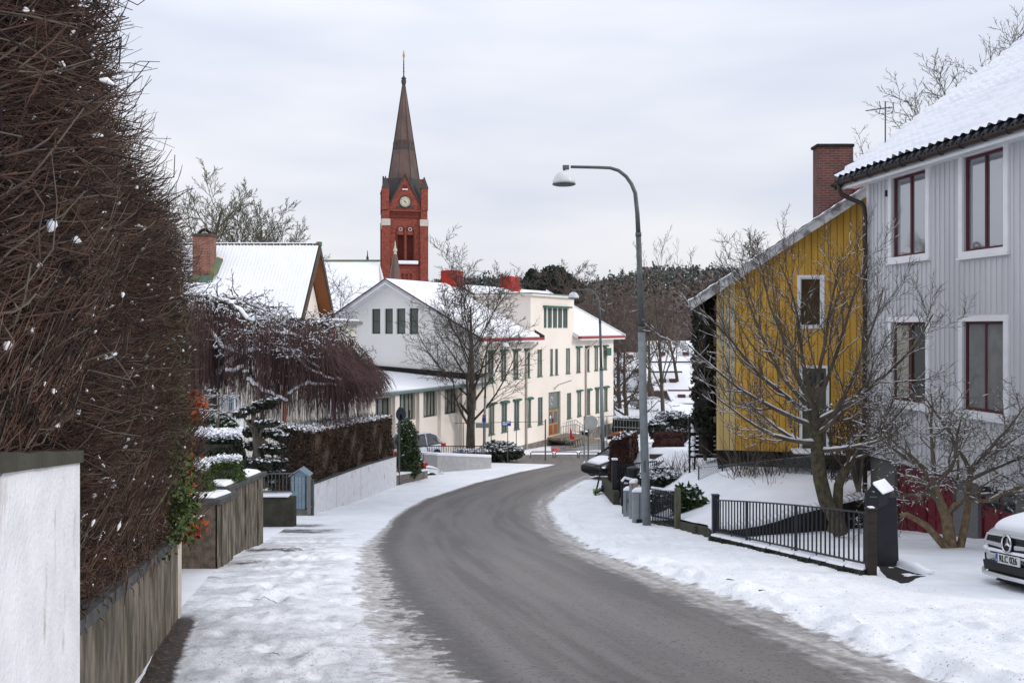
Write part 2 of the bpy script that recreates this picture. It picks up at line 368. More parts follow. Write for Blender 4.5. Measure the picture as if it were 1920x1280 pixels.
M['blue_grey'] = mat('blue_grey_paint', (.24, .32, .38), (.19, .26, .31), rough=.5, scale=4)
M['grey_wood'] = mat('grey_wood', (.22, .22, .22), (.15, .15, .15), rough=.8, scale=5, stretch=(4, 4, .5))
M['cabinet'] = mat('grey_cabinet', (.30, .325, .34), (.25, .27, .285), rough=.5)
M['black_plastic'] = mat('black_plastic', (.015, .015, .016), rough=.5)
M['lime'] = mat('lime_paint', (.25, .5, .1), rough=.4)
M['post_wood'] = mat('mossy_post', (.13, .135, .085), (.075, .075, .05), rough=.9, scale=8, stretch=(3, 3, .5), bump=.5)
M['wood_dark'] = mat('dark_boards', (.035, .026, .022), (.02, .015, .013), rough=.8, stretch=(.5, 1, 6))
M['silver'] = mat('silver_car_paint', (.62, .64, .66), (.55, .57, .59), rough=.28, metal=.35, scale=2)
M['white_car'] = mat('white_car_paint', (.60, .63, .70), rough=.25)
M['red_car'] = mat('red_car_paint', (.40, .015, .012), rough=.25)
M['black_car'] = mat('black_car_paint', (.012, .013, .015), rough=.2)
M['chrome'] = mat('chrome', (.7, .7, .72), (.62, .62, .64), rough=.18, metal=.9)
M['tyre'] = mat('tyre', (.018, .018, .018), rough=.85)
M['plate'] = mat('number_plate', (.66, .67, .66), rough=.5)
M['blue_paint'] = mat('blue_enamel', (.02, .07, .30), rough=.4)
M['sign_grey'] = mat('sign_back', (.18, .21, .20), rough=.6)
M['sign_blue_grey'] = mat('dark_sign_back', (.035, .045, .06), rough=.5)
M['red_plastic'] = mat('red_plastic', (.5, .03, .02), rough=.5)
M['tail'] = mat('tail_light', (.5, .02, .02), rough=.2)
M['door_wood'] = mat('pine_door', (.42, .23, .09), (.34, .18, .07), rough=.5)
M['stone_steps'] = mat('granite_steps', (.27, .22, .18), (.2, .165, .135), rough=.85, scale=3)
M['granite'] = mat('granite_base', (.23, .20, .175), (.13, .115, .1), rough=.9, scale=2.5, bump=.6, bscale=8)
M['kerb'] = mat('kerb_stone', (.10, .10, .10), (.06, .06, .06), rough=.85)

# ------------------------------------------------------------------ the lie of the land
PY = [-6, 0, 6, 9.5, 14, 21, 28, 32, 40, 48, 54, 60, 75, 90, 115, 150, 220]
PZ = [-1.0, -1.7, -2.5, -3.04, -3.7, -4.9, -5.85, -6.3, -7.1, -7.8, -8.3, -8.6, -9.4, -10.0, -10.2, -9.5, -5]
def G(Y):
    Y = np.asarray(Y, float); return sum(np.interp(Y + k, PY, PZ) for k in (-1, -.5, 0, .5, 1)) / 5
def invY(py):       # depth at which the street surface meets image row py
    ys = np.linspace(4, 56, 2000); r = -G(ys) / ys; t = (py - HY) / F
    return float(np.interp(-t, -r, ys))
def xlw(Y): return np.interp(Y, [0, 2.6, 8.4, 12, 15.7, 20, 24.4, 36, 40.5, 44, 46.5, 60], [-.8, -1.56, -3.32, -4.15, -4.6, -5.3, -5.75, -4.95, -4.0, -3.8, -1.3, -5.2])
def xl(Y): return np.interp(Y, [0, 4, 6.3, 9.1, 12.3, 15, 19.2, 23.3, 27, 31, 38.2, 44.5, 48, 49.8, 50.8, 60], [1.6, .55, -.44, -1.15, -1.85, -2.35, -2.8, -3.2, -3.25, -3.04, -1.55, .47, 1.98, 2.6, -1.3, -1.3])
def xre(Y): return np.interp(Y, [0, 6, 8.9, 10.2, 12.7, 14.5, 19.6, 28.3, 32.7, 40, 43, 46, 48, 50, 52, 60], [4.3, 3.2, 2.8, 2.49, 1.9, 1.55, 1.29, 1.3, 1.9, 3.55, 4.5, 6, 8.5, 13, 20, 20])
def xrs(Y): return np.interp(Y, [0, 6, 9, 11.2, 16.2, 20, 22, 28.7, 34, 40, 44, 47, 49, 52, 60], [6.2, 5.6, 5.3, 4.75, 3.9, 3.85, 3.35, 3.5, 3.8, 5.2, 7, 9, 13, 24, 24])
from mathutils import noise as mn
def nz2(x, y, s): return mn.noise(Vector((x * s, y * s, 3.3)))

def smooth(x): x = np.clip(x, 0, 1); return x * x * (3 - 2 * x)
def terrace(X, Y):      # raised gardens right of the street
    s = np.clip((X - 3.6) / 2.4, 0, 1); return G(Y) + .27 - .15 * np.clip((Y - 17) / 4, 0, 1) * (1 - s) + s * np.clip(.17 * (Y - 17), 0, 1.38)

def street_mesh():
    ys = list(np.arange(2.5, 14, .075)) + list(np.arange(14, 24, .13)) + list(np.arange(24, 36, .25)) + list(np.arange(36, 57.01, .3))
    zones = {'ground': ('far_left', None)}
    n1, n2, n3, n4 = 46, 90, 46, 46
    rows = []
    for y in ys:
        a = xlw(y) - .02; b = xl(y) - .75; c = xre(y) + .25; d = xrs(y) + .03
        if y > 50: b = xl(y) - .3
        b = max(b, a + .15); e = 60 if y > 44 else 22
        a0 = a - 40
        xs = np.concatenate([a0 + (a - a0) * np.array([0, .5, .9, .97]), a + (b - a) * np.linspace(0, 1, n1 + 1)[:-1] , b + (c - b) * np.linspace(0, 1, n2 + 1)[:-1], c + (d - c) * np.linspace(0, 1, n3 + 1)[:-1], d + (e - d) * np.linspace(0, 1, n4 + 1) ** 1.5])
        rows.append(xs)
    Xs = np.array(rows); Ys = np.array(ys)[:, None] * np.ones_like(Xs); Z = G(Ys)
    L = xl(Ys); E = xre(Ys)
    dl = Xs - L; dr = E - Xs       # distance inside the swept carriageway
    # snow lies thicker off the carriageway, ploughed ridge along its right edge
    off = smooth((-dr + .02) / .35); offl = smooth((-dl - .15) / .5)
    Z = Z + .05 * off + .03 * offl
    N1 = np.array([[nz2(x, y, 3.1) + .5 * nz2(x, y, 8.) + .35 * nz2(x + 9, y, 19.) for x, y in zip(rx, ry)] for rx, ry in zip(Xs, Ys)])
    ridge = np.exp(-((-dr - .15) / .22) ** 2)
    near_ = (Ys < 24)
    Z += N1 * (.006 + .05 * ridge * near_ + .028 * ridge + .014 * off + .011 * offl) + .035 * ridge
    rg = random.Random(12)
    def dents(n, fx, y0, y1, dep):
        nonlocal Z
        for _ in range(n):
            y = rg.uniform(y0, y1); x = fx(y) + rg.gauss(0, .28); r_ = rg.uniform(.06, .11); a_ = rg.uniform(1.2, 2.4)
            m = (np.abs(Ys - y) < .6) & (np.abs(Xs - x) < .4)
            d2 = ((Xs[m] - x) / r_) ** 2 + ((Ys[m] - y) / (r_ * a_)) ** 2; Z[m] += -dep * np.exp(-d2) + dep * .45 * np.exp(-((np.sqrt(d2) - 1.6) / .45) ** 2)
    dents(110, lambda y: float(xlw(y)) * .55 + float(xl(y)) * .45, 4.5, 17, .028); dents(120, lambda y: float(xre(y)) * .45 + float(xrs(y)) * .55, 6, 18, .026); dents(60, lambda y: float(xre(y)) + .25, 6, 18, .03)
    trench = np.exp(-((Xs - xlw(Ys) - .2) / .09) ** 2) * (Ys < 8.4); Z -= .03 * trench
    c1 = 4; c2 = c1 + n1; c3 = c2 + n2; c4 = c3 + n3
    def piece(name, i0, i1, m):
        X_, Y_, Z_ = Xs[:, i0:i1 + 1], Ys[:, i0:i1 + 1], Z[:, i0:i1 + 1]
        r, c = X_.shape; idx = np.arange(r * c).reshape(r, c)
        Q = np.stack([idx[:-1, :-1], idx[:-1, 1:], idx[1:, 1:], idx[1:, :-1]], -1).reshape(-1, 4)
        uv = np.stack([dl[:, i0:i1 + 1].ravel(), dr[:, i0:i1 + 1].ravel()], -1)
        o = np_mesh(name, np.stack([X_, Y_, Z_], -1).reshape(-1, 3), Q, m, smooth=True, uv=uv); o['kind'] = 'structure'; return o
    piece('garden_ground', 0, c1, M['snow']); piece('pavement', c1, c2, M['pavement']); piece('road', c2, c3, M['road'])
    piece('pavement', c3, c4, M['pavement_r']); piece('driveway', c4, Xs.shape[1] - 1, M['drive'])

def ground_mat(name, kind):
    m = bpy.data.materials.new(name); m.use_nodes = True; t = m.node_tree; b = t.nodes['Principled BSDF']; L = t.links.new
    def nd(k, **a):
        n = t.nodes.new(k)
        for q, v in a.items(): setattr(n, q, v)
        return n
    def noise(scale, st=(1, 1, 1), det=6, rot=0, rough=.55):
        mp_ = nd('ShaderNodeMapping'); mp_.inputs['Scale'].default_value = st; mp_.inputs['Rotation'].default_value = (0, 0, rot); L(co.outputs['Object'], mp_.inputs[0])
        n = nd('ShaderNodeTexNoise'); n.inputs['Scale'].default_value = scale; n.inputs['Detail'].default_value = det; n.inputs['Roughness'].default_value = rough; L(mp_.outputs[0], n.inputs[0]); return n.outputs[0]
    def ramp(x, p0, p1, c0=(0, 0, 0), c1=(1, 1, 1)):
        r = nd('ShaderNodeValToRGB'); r.color_ramp.elements[0].position = p0; r.color_ramp.elements[1].position = p1
        r.color_ramp.elements[0].color = (*c0, 1); r.color_ramp.elements[1].color = (*c1, 1); L(x, r.inputs[0]); return r.outputs[0]
    def mth(op, x, y=None, z=None, cl=False):
        n = nd('ShaderNodeMath', operation=op); n.use_clamp = cl
        for i, q in enumerate((x, y, z)):
            if q is None: continue
            if isinstance(q, (int, float)): n.inputs[i].default_value = q
            else: L(q, n.inputs[i])
        return n.outputs[0]
    def mix(f, a, c, bl='MIX'):
        n = nd('ShaderNodeMixRGB', blend_type=bl)
        for i, q in enumerate((f, a, c)):
            if isinstance(q, (int, float)): n.inputs[i].default_value = q
            elif isinstance(q, tuple): n.inputs[i].default_value = (*q, 1)
            else: L(q, n.inputs[i])
        return n.outputs[0]
    def mr(x, a, b_, c=0., d=1.):
        n = nd('ShaderNodeMapRange'); n.interpolation_type = 'SMOOTHSTEP'; L(x, n.inputs[0])
        for i, v in enumerate((a, b_, c, d)): n.inputs[i + 1].default_value = v
        return n.outputs[0]
    co = nd('ShaderNodeTexCoord'); uvn = nd('ShaderNodeUVMap'); uvn.uv_map = 'uv'
    sp = nd('ShaderNodeSeparateXYZ'); L(uvn.outputs[0], sp.inputs[0]); dl, dr = sp.outputs[0], sp.outputs[1]
    pos = nd('ShaderNodeSeparateXYZ'); L(co.outputs['Object'], pos.inputs[0]); Yv = pos.outputs[1]
    rot = R(-12)
    nb = noise(.9, (1, 1, 1), 5); nf = noise(9, (1, 1, 1), 8, 0, .65); ns = noise(3.0, (.8, 1.15, 1), 9, rot, .66); grit = noise(34, (1, 1, 1), 2); grit2 = noise(13, (1, 1, 1), 7, 0, .7)
    snow_c = mix(ramp(nb, .35, .65), (.78, .80, .845), (.86, .875, .90))
    snow_c = mix(mth('MULTIPLY', ramp(noise(2.3), .5, .7), .25), snow_c, (.62, .63, .65))
    # asphalt: brownish grey with tracks along the road
    cv = nd('ShaderNodeCombineXYZ'); L(mth('MULTIPLY', dl, 2.4), cv.inputs[0]); L(mth('MULTIPLY', Yv, .14), cv.inputs[1])
    def along(scale, det=5):
        n = nd('ShaderNodeTexNoise'); n.inputs['Scale'].default_value = scale; n.inputs['Detail'].default_value = det; L(cv.outputs[0], n.inputs[0]); return n.outputs[0]
    tr = along(1.6); wv = nd('ShaderNodeMath', operation='SINE')
    lanes = mth('SINE', mth('MULTIPLY_ADD', dl, 3.6, mth('MULTIPLY', nb, .7)))
    asp = mix(ramp(tr, .42, .58), (.095, .087, .083), (.140, .130, .124))
    asp = mix(mr(lanes, -.6, .9, 0, .5), asp, (.172, .161, .154))
    asp = mix(mth('MULTIPLY', ramp(grit, .60, .65), .85), asp, (.03, .028, .029)); asp = mix(mth('MULTIPLY', ramp(grit2, .60, .70), .4), asp, (.25, .24, .24))
    slush = mix(ramp(nf, .36, .62), (.25, .235, .23), (.52, .51, .505))
    slush = mix(mth('MULTIPLY', ramp(grit2, .56, .66), .6), slush, (.12, .11, .11))
    nn = mth('ADD', mth('MULTIPLY', mth('SUBTRACT', ns, .5), 2.4), mth('ADD', mth('MULTIPLY', mth('SUBTRACT', nf, .5), 1.1), mth('MULTIPLY', mth('SUBTRACT', grit2, .5), .9)))
    wl = mr(Yv, 6., 24., .55, .14)          # slush strip is wide near, narrow further on
    # left: asphalt -> slush -> snow
    tL = mth('ADD', mth('DIVIDE', mth('MULTIPLY', dl, -1.), wl), nn)            # 0 at asphalt edge, 1 at snow edge
    sl_l = mr(tL, -.05, .22); sn_l = mr(tL, .62, 1.08)
    tR = mth('ADD', mth('MULTIPLY', dr, -1.), mth('MULTIPLY', nn, .28))           # 0 at snow edge; slush .7 m inside
    sl_r = mr(tR, -.85, -.45); sn_r = mr(tR, -.24, -.04)
    dark_edge = mth('MULTIPLY', mr(mth('ABSOLUTE', mth('SUBTRACT', dl, .22)), .0, .35, 1., 0.), mr(nf, .3, .6, .3, .9))
    asp = mix(mth('MULTIPLY', dark_edge, .75), asp, (.045, .040, .042))
    edge_streak = ramp(along(2.4, 6), .42, .6)
    sl_all = mth('MAXIMUM', sl_l, mth('MULTIPLY', sl_r, mr(edge_streak, 0, 1, .45, 1.)))
    c = mix(sl_all, asp, slush); sn_all = mth('MAXIMUM', sn_l, sn_r)
    c = mix(sn_all, c, snow_c)
    # thin snow patches worn to ice and stone on the left pavement
    if kind in ('pavement', 'road'):
        near = mr(Yv, 16., 22., 1., 0.)
        ice = mth('MULTIPLY', mth('MULTIPLY', ramp(noise(1.5, (1, 1.3, 1), 9, 0, .66), .43, .57), near), mr(dl, -.8, -.25, 1., 0.))
        c = mix(mth('MULTIPLY', ice, .8), c, mix(ramp(nf, .35, .65), (.36, .37, .39), (.62, .64, .67)))
        wx = mth('SUBTRACT', mth('SUBTRACT', pos.outputs[0], 0.), 0.)
        st = ramp(noise(1.8, (.8, 2.6, 1), 8, 0, .68), .645, .675); c = mix(mth('MULTIPLY', mth('MULTIPLY', mth('MULTIPLY', st, near), mr(dl, -.6, -.1, 1., 0.)), .85), c, (.07, .068, .066))
        for (y0, hw, x0, x1) in ((14.4, .35, -4.6, -3.3), (19.2, .9, -5.6, -3.9), (12.6, .25, -4.4, -3.6), (21.0, .5, -5.9, -4.6)):
            py_ = mth('ADD', mth('SUBTRACT', Yv, y0), mth('MULTIPLY', mth('SUBTRACT', nf, .5), .9))
            f = mth('MULTIPLY', mr(mth('ABSOLUTE', py_), hw * .5, hw, 1., 0.), mth('MULTIPLY', mr(pos.outputs[0], x0 - .3, x0 + .1), mr(mth('ADD', pos.outputs[0], mth('MULTIPLY', nn, .5)), x1 - .4, x1 + .2, 1., 0.)))
            c = mix(mth('MULTIPLY', f, mr(ns, .35, .55, .35, .95)), c, (.055, .052, .052))
        # bare strip with leaf litter at the foot of the near wall
        f0 = mth('ADD', pos.outputs[0], mth('MULTIPLY_ADD', Yv, .3034, .771))       # distance from the near wall
        f = mth('MULTIPLY', mr(mth('ADD', f0, mth('MULTIPLY', mth('SUBTRACT', nf, .5), .12)), .17, .24, 1., 0.), mr(Yv, 8.3, 8.7, 1., 0.))
        c = mix(f, c, mix(ramp(noise(26), .52, .6), (.022, .018, .016), (.10, .05, .035)))
    if kind != 'snowonly':
        c = mix(mth('MULTIPLY', mth('MULTIPLY', ramp(grit, .66, .69), sn_all), mr(Yv, 8., 20., .75, .0)), c, (.12, .11, .105))      # sand spread on the snow
    if kind == 'right':
        f = mth('MULTIPLY', ramp(noise(1.6, (1.5, .5, 1), 7, R(-12), .6), .66, .72), mr(dr, -1.2, -.1, 0., 1.)); c = mix(mth('MULTIPLY', f, .6), c, (.2, .2, .2))
    L(c, b.inputs['Base Color'])
    if kind != 'snowonly':
        L(mr(sn_all, 0, 1, .5, .65), b.inputs['Roughness'])
    b.inputs['Specular IOR Level'].default_value = .35
    bp = nd('ShaderNodeBump'); bp.inputs['Distance'].default_value = .045; L(mr(sn_all, 0, 1, .25, .8), bp.inputs['Strength'])
    hgt = mth('ADD', mth('MULTIPLY', nf, .8), mth('ADD', mth('MULTIPLY', grit2, .35), mth('MULTIPLY', ns, .6))); L(hgt, bp.inputs['Height']); L(bp.outputs[0], b.inputs['Normal'])
    return m
M['road'] = ground_mat('road_surface', 'road'); M['pavement'] = ground_mat('snowy_pavement', 'pavement'); M['pavement_r'] = ground_mat('snowy_verge', 'right')
M['drive'] = mat('snow_drive', (.85, .87, .90), (.75, .775, .825), rough=.6, scale=1.4, bump=.45, bscale=9, spec=.25)
street_mesh()

def grid_mesh(name, xs, ys, fz, m, kind='structure', parent=None):
    X_, Y_ = np.meshgrid(xs, ys); Z_ = fz(X_, Y_); r, c = X_.shape; idx = np.arange(r * c).reshape(r, c)
    Q = np.stack([idx[:-1, :-1], idx[:-1, 1:], idx[1:, 1:], idx[1:, :-1]], -1).reshape(-1, 4)
    o = np_mesh(name, np.stack([X_, Y_, Z_], -1).reshape(-1, 3), Q, m, parent, smooth=True)
    if kind: o['kind'] = kind
    return o
# far ground (school yard, town) continuing the street's surface, then out to the horizon
def farz(X, Y):
    h = G(np.minimum(Y, 219)); r = smooth((X - 12) / 25) * smooth((Y - 70) / 50) * 3.2
    return h + r + .05 * np.sin(X * 1.3) * np.sin(Y * .9) * (Y > 60) + np.clip(Y - 220, 0, 1e9) * .02
def bend(v, y=57.0): return v
grid_mesh('ground', np.concatenate([[-900, -300, -120, -60], np.arange(-40, 62, 1.5), [80, 140, 300, 900]]), np.concatenate([[56.98], np.arange(58, 120, 2.), [130, 160, 220, 400, 900, 2500]]), farz, M['snow'])
grid_mesh('ground', np.concatenate([[-900, -200, -60], np.arange(-20, 21, 2.), [60, 200, 900]]), [-300, -60, -20, -6, -2, 2.5], lambda X, Y: np.interp(Y, [-300, -6, 0, 2.5], [4, -1, -1.7, float(G(2.5))]) + 0 * X, M['snow'])
M['lane'] = mat('slushy_lane', (.13, .125, .13), (.30, .30, .31), rough=.6, scale=1.2, stretch=(.4, 2, 1), lo=.42, hi=.58)
grid_mesh('path', np.linspace(3.0, 30, 20), np.linspace(59.5, 65, 8), lambda X, Y: farz(X, Y + (X - 3) * .35) + .06, M['lane'])
for o in list(bpy.data.objects):
    if o.name.startswith('path'):
        for v in o.data.vertices: v.co.y += (v.co.x - 3) * .35
# raised garden ground on the right of the street and on the left behind the walls
def lawn_mesh():
    rows = []; ys = np.arange(16.3, 48, .35)
    NX = 34
    V = []
    for y in ys:
        x0 = float(xrs(y)) + .08
        xs = x0 + (26 - x0) * np.linspace(0, 1, NX) ** 1.6
        for x in xs:
            yy = y
            V.append((x, yy, 0))
    V = np.array(V); 
    # front edge follows the retaining wall: squeeze rows towards the wall line
    line = np.where(V[:, 0] < 8.4, 16.62 + (V[:, 0] - 3.95) * .809, 20.2)
    V[:, 1] = line + (V[:, 1] - 16.3) * (48 - line) / (48 - 16.3)
    V[:, 2] = terrace(V[:, 0], V[:, 1]) + np.array([.03 * nz2(x, y, .6) + .008 * nz2(x, y, 3) for x, y, z in V])
    idx = np.arange(len(V)).reshape(len(ys), NX); Q = np.stack([idx[:-1, :-1], idx[:-1, 1:], idx[1:, 1:], idx[1:, :-1]], -1).reshape(-1, 4)
    np_mesh('lawn', V, Q, M['snow'], smooth=True)['kind'] = 'structure'
lawn_mesh()
def left_garden():
    ys = np.arange(3.0, 57, .5); V = []; NX = 22
    for y in ys:
        x0 = float(xlw(y)) - .16
        if 15.7 < y < 24.5: x0 -= 1.3
        for k in range(NX):
            x = x0 - 34 * (k / (NX - 1)) ** 1.5; h = .5 if y < 8.4 else .78 if y < 15.7 else .45
            if y > 36: h = 0.02
            V.append((x, y, float(G(y)) + h + .03 * nz2(x, y, .8)))
    idx = np.arange(len(V)).reshape(len(ys), NX); Q = np.stack([idx[:-1, 1:], idx[:-1, :-1], idx[1:, :-1], idx[1:, 1:]], -1).reshape(-1, 4)
    np_mesh('lawn', np.array(V), Q, M['snow'], smooth=True)['kind'] = 'structure'
left_garden()
# ------------------------------------------------------------------ snowy tiled roofs
def tiled_snow(name, o, ua, ub, La, Lb, m, parent, pa=.3, pb=.36, amp=.02, step=.02, na=6, nb=4, lift=.0):
    """sheet over tiles: o corner at the eave, ua along the eave, ub up the slope (unit vectors)"""
    o = np.array(o, float); ua = np.array(ua, float); ub = np.array(ub, float); n = np.cross(ua, ub); n /= np.linalg.norm(n)
    if n[2] < 0: n = -n
    A = np.linspace(0, La, int(La / pa * na) + 1); B = np.linspace(0, Lb, int(Lb / pb * nb) + 1)
    a, b = np.meshgrid(A, B); fr = (b / pb) % 1.0
    rr = np.array([[mn.noise(Vector((x * .9, y * .9, 7.))) + .6 * mn.noise(Vector((x * 3.1, y * 2.2, 1.))) for x in A] for y in B])
    h = lift + amp * np.cos(2 * np.pi * a / pa) * (1 + .7 * rr) + step * (1 - fr) * (1 + rr * .8) + rr * .012
    P = o + a[..., None] * ua + b[..., None] * ub + h[..., None] * n
    r, c = a.shape; idx = np.arange(r * c).reshape(r, c); Q = np.stack([idx[:-1, :-1], idx[:-1, 1:], idx[1:, 1:], idx[1:, :-1]], -1).reshape(-1, 4)
    return np_mesh(name, P.reshape(-1, 3), Q, m, parent, smooth=True)
def slab(mb, P, t):     # P four points of top surface, thickness down
    P = [tuple(p) for p in P]; mb.prism([(x, y, z - t) for x, y, z in P], P)
def mul(a, s): return tuple(x * s for x in a)
def add(*v): return tuple(sum(x) for x in zip(*v))

def window(parent, fr, a0, a1, z0, z1, fm, gm, b=-.12, t=.05, nv=1, nh=0, glab=None, depth=.05, label=None):
    f = MB(); 
    f.box(fr, a0, a0 + t, b, b + depth, z0, z1); f.box(fr, a1 - t, a1, b, b + depth, z0, z1)
    f.box(fr, a0 + t, a1 - t, b, b + depth, z0, z0 + t); f.box(fr, a0 + t, a1 - t, b, b + depth, z1 - t, z1)
    for i in range(nv):
        a = a0 + (a1 - a0) * (i + 1) / (nv + 1); f.box(fr, a - t / 2, a + t / 2, b, b + depth, z0 + t, z1 - t)
    o = f.build('window', fm, parent)
    if label: o['label'] = label
    for i in range(nv + 1):
        g = MB(); q0 = a0 + (a1 - a0) * i / (nv + 1) + t * .5; q1 = a0 + (a1 - a0) * (i + 1) / (nv + 1) - t * .5
        g.quad(fr.p(q0, b + .015, z0 + t * .5), fr.p(q1, b + .015, z0 + t * .5), fr.p(q1, b + .015, z1 - t * .5), fr.p(q0, b + .015, z1 - t * .5))
        p = g.build('pane', gm, o, local=False)
    if nh:
        g = MB()
        for i in range(nh):
            z = z0 + (z1 - z0) * (i + 1) / (nh + 1); g.box(fr, a0 + t, a1 - t, b + .004, b + depth - .005, z - .02, z + .02)
        g.build('glazing_bar', fm, o)
    return o

# ------------------------------------------------------------------ grey house on the right
GH = Fr((8.52, 20.41, 0), (.154, -.988), (-.988, -.154))
def grey_house():
    r = empty('grey_house', (12.5, 16.5, -4.3), 'grey timber house with dark red window frames, snowy tiled roof and dark red garage doors', 'house')
    wins = [(.98, 2.22, 1.60, 3.40), (3.38, 4.52, 1.52, 3.40), (.98, 2.22, -1.62, .13), (3.38, 4.52, -1.62, .13), (6.2, 7.4, 1.52, 3.4), (6.2, 7.4, -1.62, .13)]
    w_ = MB(); w_.wall(GH, 0, 10, -2.92, 3.75, wins, .10)
    w_.quad(GH.p(0, 0, -2.92), GH.p(0, -8, -2.92), GH.p(0, -8, 3.75), GH.p(0, 0, 3.75)); 
    w_.quad(GH.p(0, 0, 3.75), GH.p(0, -8, 3.75), GH.p(0, -4.75, 6.9))
    w_.quad(GH.p(10, 0, -2.92), GH.p(10, -8, -2.92), GH.p(10, -8, 3.75), GH.p(10, 0, 3.75)); w_.quad(GH.p(10, 0, 3.75), GH.p(10, -8, 3.75), GH.p(10, -4.75, 6.9))
    w_.quad(GH.p(0, -8, -2.92), GH.p(10, -8, -2.92), GH.p(10, -8, 3.75), GH.p(0, -8, 3.75))
    w_.quad(GH.p(0, -.01, -2.92), GH.p(10, -.01, -2.92), GH.p(10, -8, -2.92), GH.p(0, -8, -2.92))
    w_.build('wall', M['grey_siding'], r)
    a = .075
    while a < 9.9:
        b = MB(); segs = [(-2.94, 3.70)]
        for h in wins:
            if h[0] - .16 < a < h[1] + .16:
                segs = [s for q in segs for s in ((q[0], min(q[1], h[2] - .2)), (max(q[0], h[3] + .16), q[1])) if s[1] - s[0] > .05] if any(q[0] < h[2] < q[1] for q in segs) else segs
        for s in segs: b = MB(); b.box(GH, a - .024, a + .024, .0, .024, s[0], s[1]); b.build('batten', M['grey_siding'], r)
        a += .15
    cb = MB(); cb.box(GH, -.03, .06, -.06, .03, -2.95, 3.72); cb.build('corner_board', M['white_paint'], r)
    for i, h in enumerate(wins):
        t = MB(); q = .115
        t.box(GH, h[0] - q, h[0], -.02, .05, h[2] - q, h[3] + q); t.box(GH, h[1], h[1] + q, -.02, .05, h[2] - q, h[3] + q)
        t.box(GH, h[0], h[1], -.02, .05, h[3], h[3] + q); t.box(GH, h[0], h[1], -.02, .05, h[2] - q, h[2]); t.box(GH, h[0] - q - .02, h[1] + q + .02, -.01, .085, h[2] - q - .045, h[2] - q - .005)
        t.build('window_trim', M['white_paint'], r, bev=.006)
        window(r, GH, h[0], h[1], h[2], h[3], M['wine_frame'], (M['sky_glass'] if i in (0, 1) else M['gray_glass'] if i != 2 else M['dark_glass']), b=-.09, t=.05, nv=1)
        if i in (0, 2, 3):
            c = MB(); n_ = 22; zz = [h[2] + .06, h[3] - .07]
            for s0, s1 in (((h[0] + .07, h[0] + .50) if i != 3 else (h[0] + .07, h[1] - .07)),) if i == 2 or i == 3 else ():
                for k in range(n_):
                    x0 = s0 + (s1 - s0) * k / n_; x1 = s0 + (s1 - s0) * (k + 1) / n_; d0 = .012 * math.sin(k * 1.9); d1 = .012 * math.sin((k + 1) * 1.9)
                    c.quad(GH.p(x0, -.060 + d0, zz[0]), GH.p(x1, -.060 + d1, zz[0]), GH.p(x1, -.060 + d1, zz[1]), GH.p(x0, -.060 + d0, zz[1]))
            if c.v: c.build('curtain', mat('curtain_cloth', (.22, .225, .22) if i == 3 else (.42, .40, .34), rough=.8), r)
    # eave: soffit, gutter, fascia
    s = MB(); s.box(GH, -.55, 10.5, .0, .46, 3.42, 3.47); s.box(GH, -.55, 10.5, .43, .46, 3.36, 3.56); s.build('soffit', M['white_paint'], r)
    g = MB(); n = 8
    for k in range(n):
        t0 = math.pi * k / n; t1 = math.pi * (k + 1) / n
        g.quad(GH.p(-.6, .54 - .075 * math.cos(t0), 3.53 - .085 * math.sin(t0)), GH.p(10.6, .54 - .075 * math.cos(t0), 3.53 - .085 * math.sin(t0)), GH.p(10.6, .54 - .075 * math.cos(t1), 3.53 - .085 * math.sin(t1)), GH.p(-.6, .54 - .075 * math.cos(t1), 3.53 - .085 * math.sin(t1)))
    g.box(GH, -.62, -.59, .46, .62, 3.45, 3.54); gu = g.build('gutter', M['brown_pipe'], r, smooth=True)
    k = 0; a = -.3
    while a < 10: 
        b = MB(); b.tube([GH.p(a, .46 + .005, 3.54), GH.p(a, .47, 3.46), GH.p(a, .54, 3.435), GH.p(a, .62, 3.47), GH.p(a, .63, 3.55)], .012, 5); b.build('gutter_bracket', M['black_metal'], gu); a += .62
    rise = .71; L = math.sqrt(1 + rise * rise); up = (-GH.n[0] / L, -GH.n[1] / L, rise / L); ua = (*GH.u, 0)
    rb = MB(); P0 = GH.p(-.6, .52, 3.58); S = 6.4
    slab(rb, [P0, add(P0, mul(ua, 11)), add(P0, mul(ua, 11), mul(up, S)), add(P0, mul(up, S))], .10)
    b2 = GH.p(-.6, .52 - 2 * S / L, 3.58); bk = (GH.n[0] / L, GH.n[1] / L, rise / L); S2 = S - .02
    slab(rb, [b2, add(b2, mul(bk, S2)), add(b2, mul(ua, 11), mul(bk, S2)), add(b2, mul(ua, 11))], .10)
    rb.build('roof', M['brown_trim'], r)
    vb = MB(); vb.prism([add(P0, (0, 0, -.22), mul(ua, -.03)), add(P0, (0, 0, .06), mul(ua, -.03)), add(P0, (0, 0, .06), mul(ua, -.03), mul(up, S)), add(P0, (0, 0, -.22), mul(ua, -.03), mul(up, S))], [add(P0, (0, 0, -.22), mul(ua, -.002)), add(P0, (0, 0, .06), mul(ua, -.002)), add(P0, (0, 0, .06), mul(ua, -.002), mul(up, S)), add(P0, (0, 0, -.22), mul(ua, -.002), mul(up, S))])
    vb.build('verge_board', M['brown_trim'], r)
    tiled_snow('snow_cover', add(P0, (0, 0, .075), mul(up, .03)), ua, up, 11, S, M['roof_snow'], r, pa=.245, pb=.37, amp=.03, step=.06, na=8, nb=6)
    # tile ends along the eave
    k = 0; a = -.6 + .1225
    tm = None
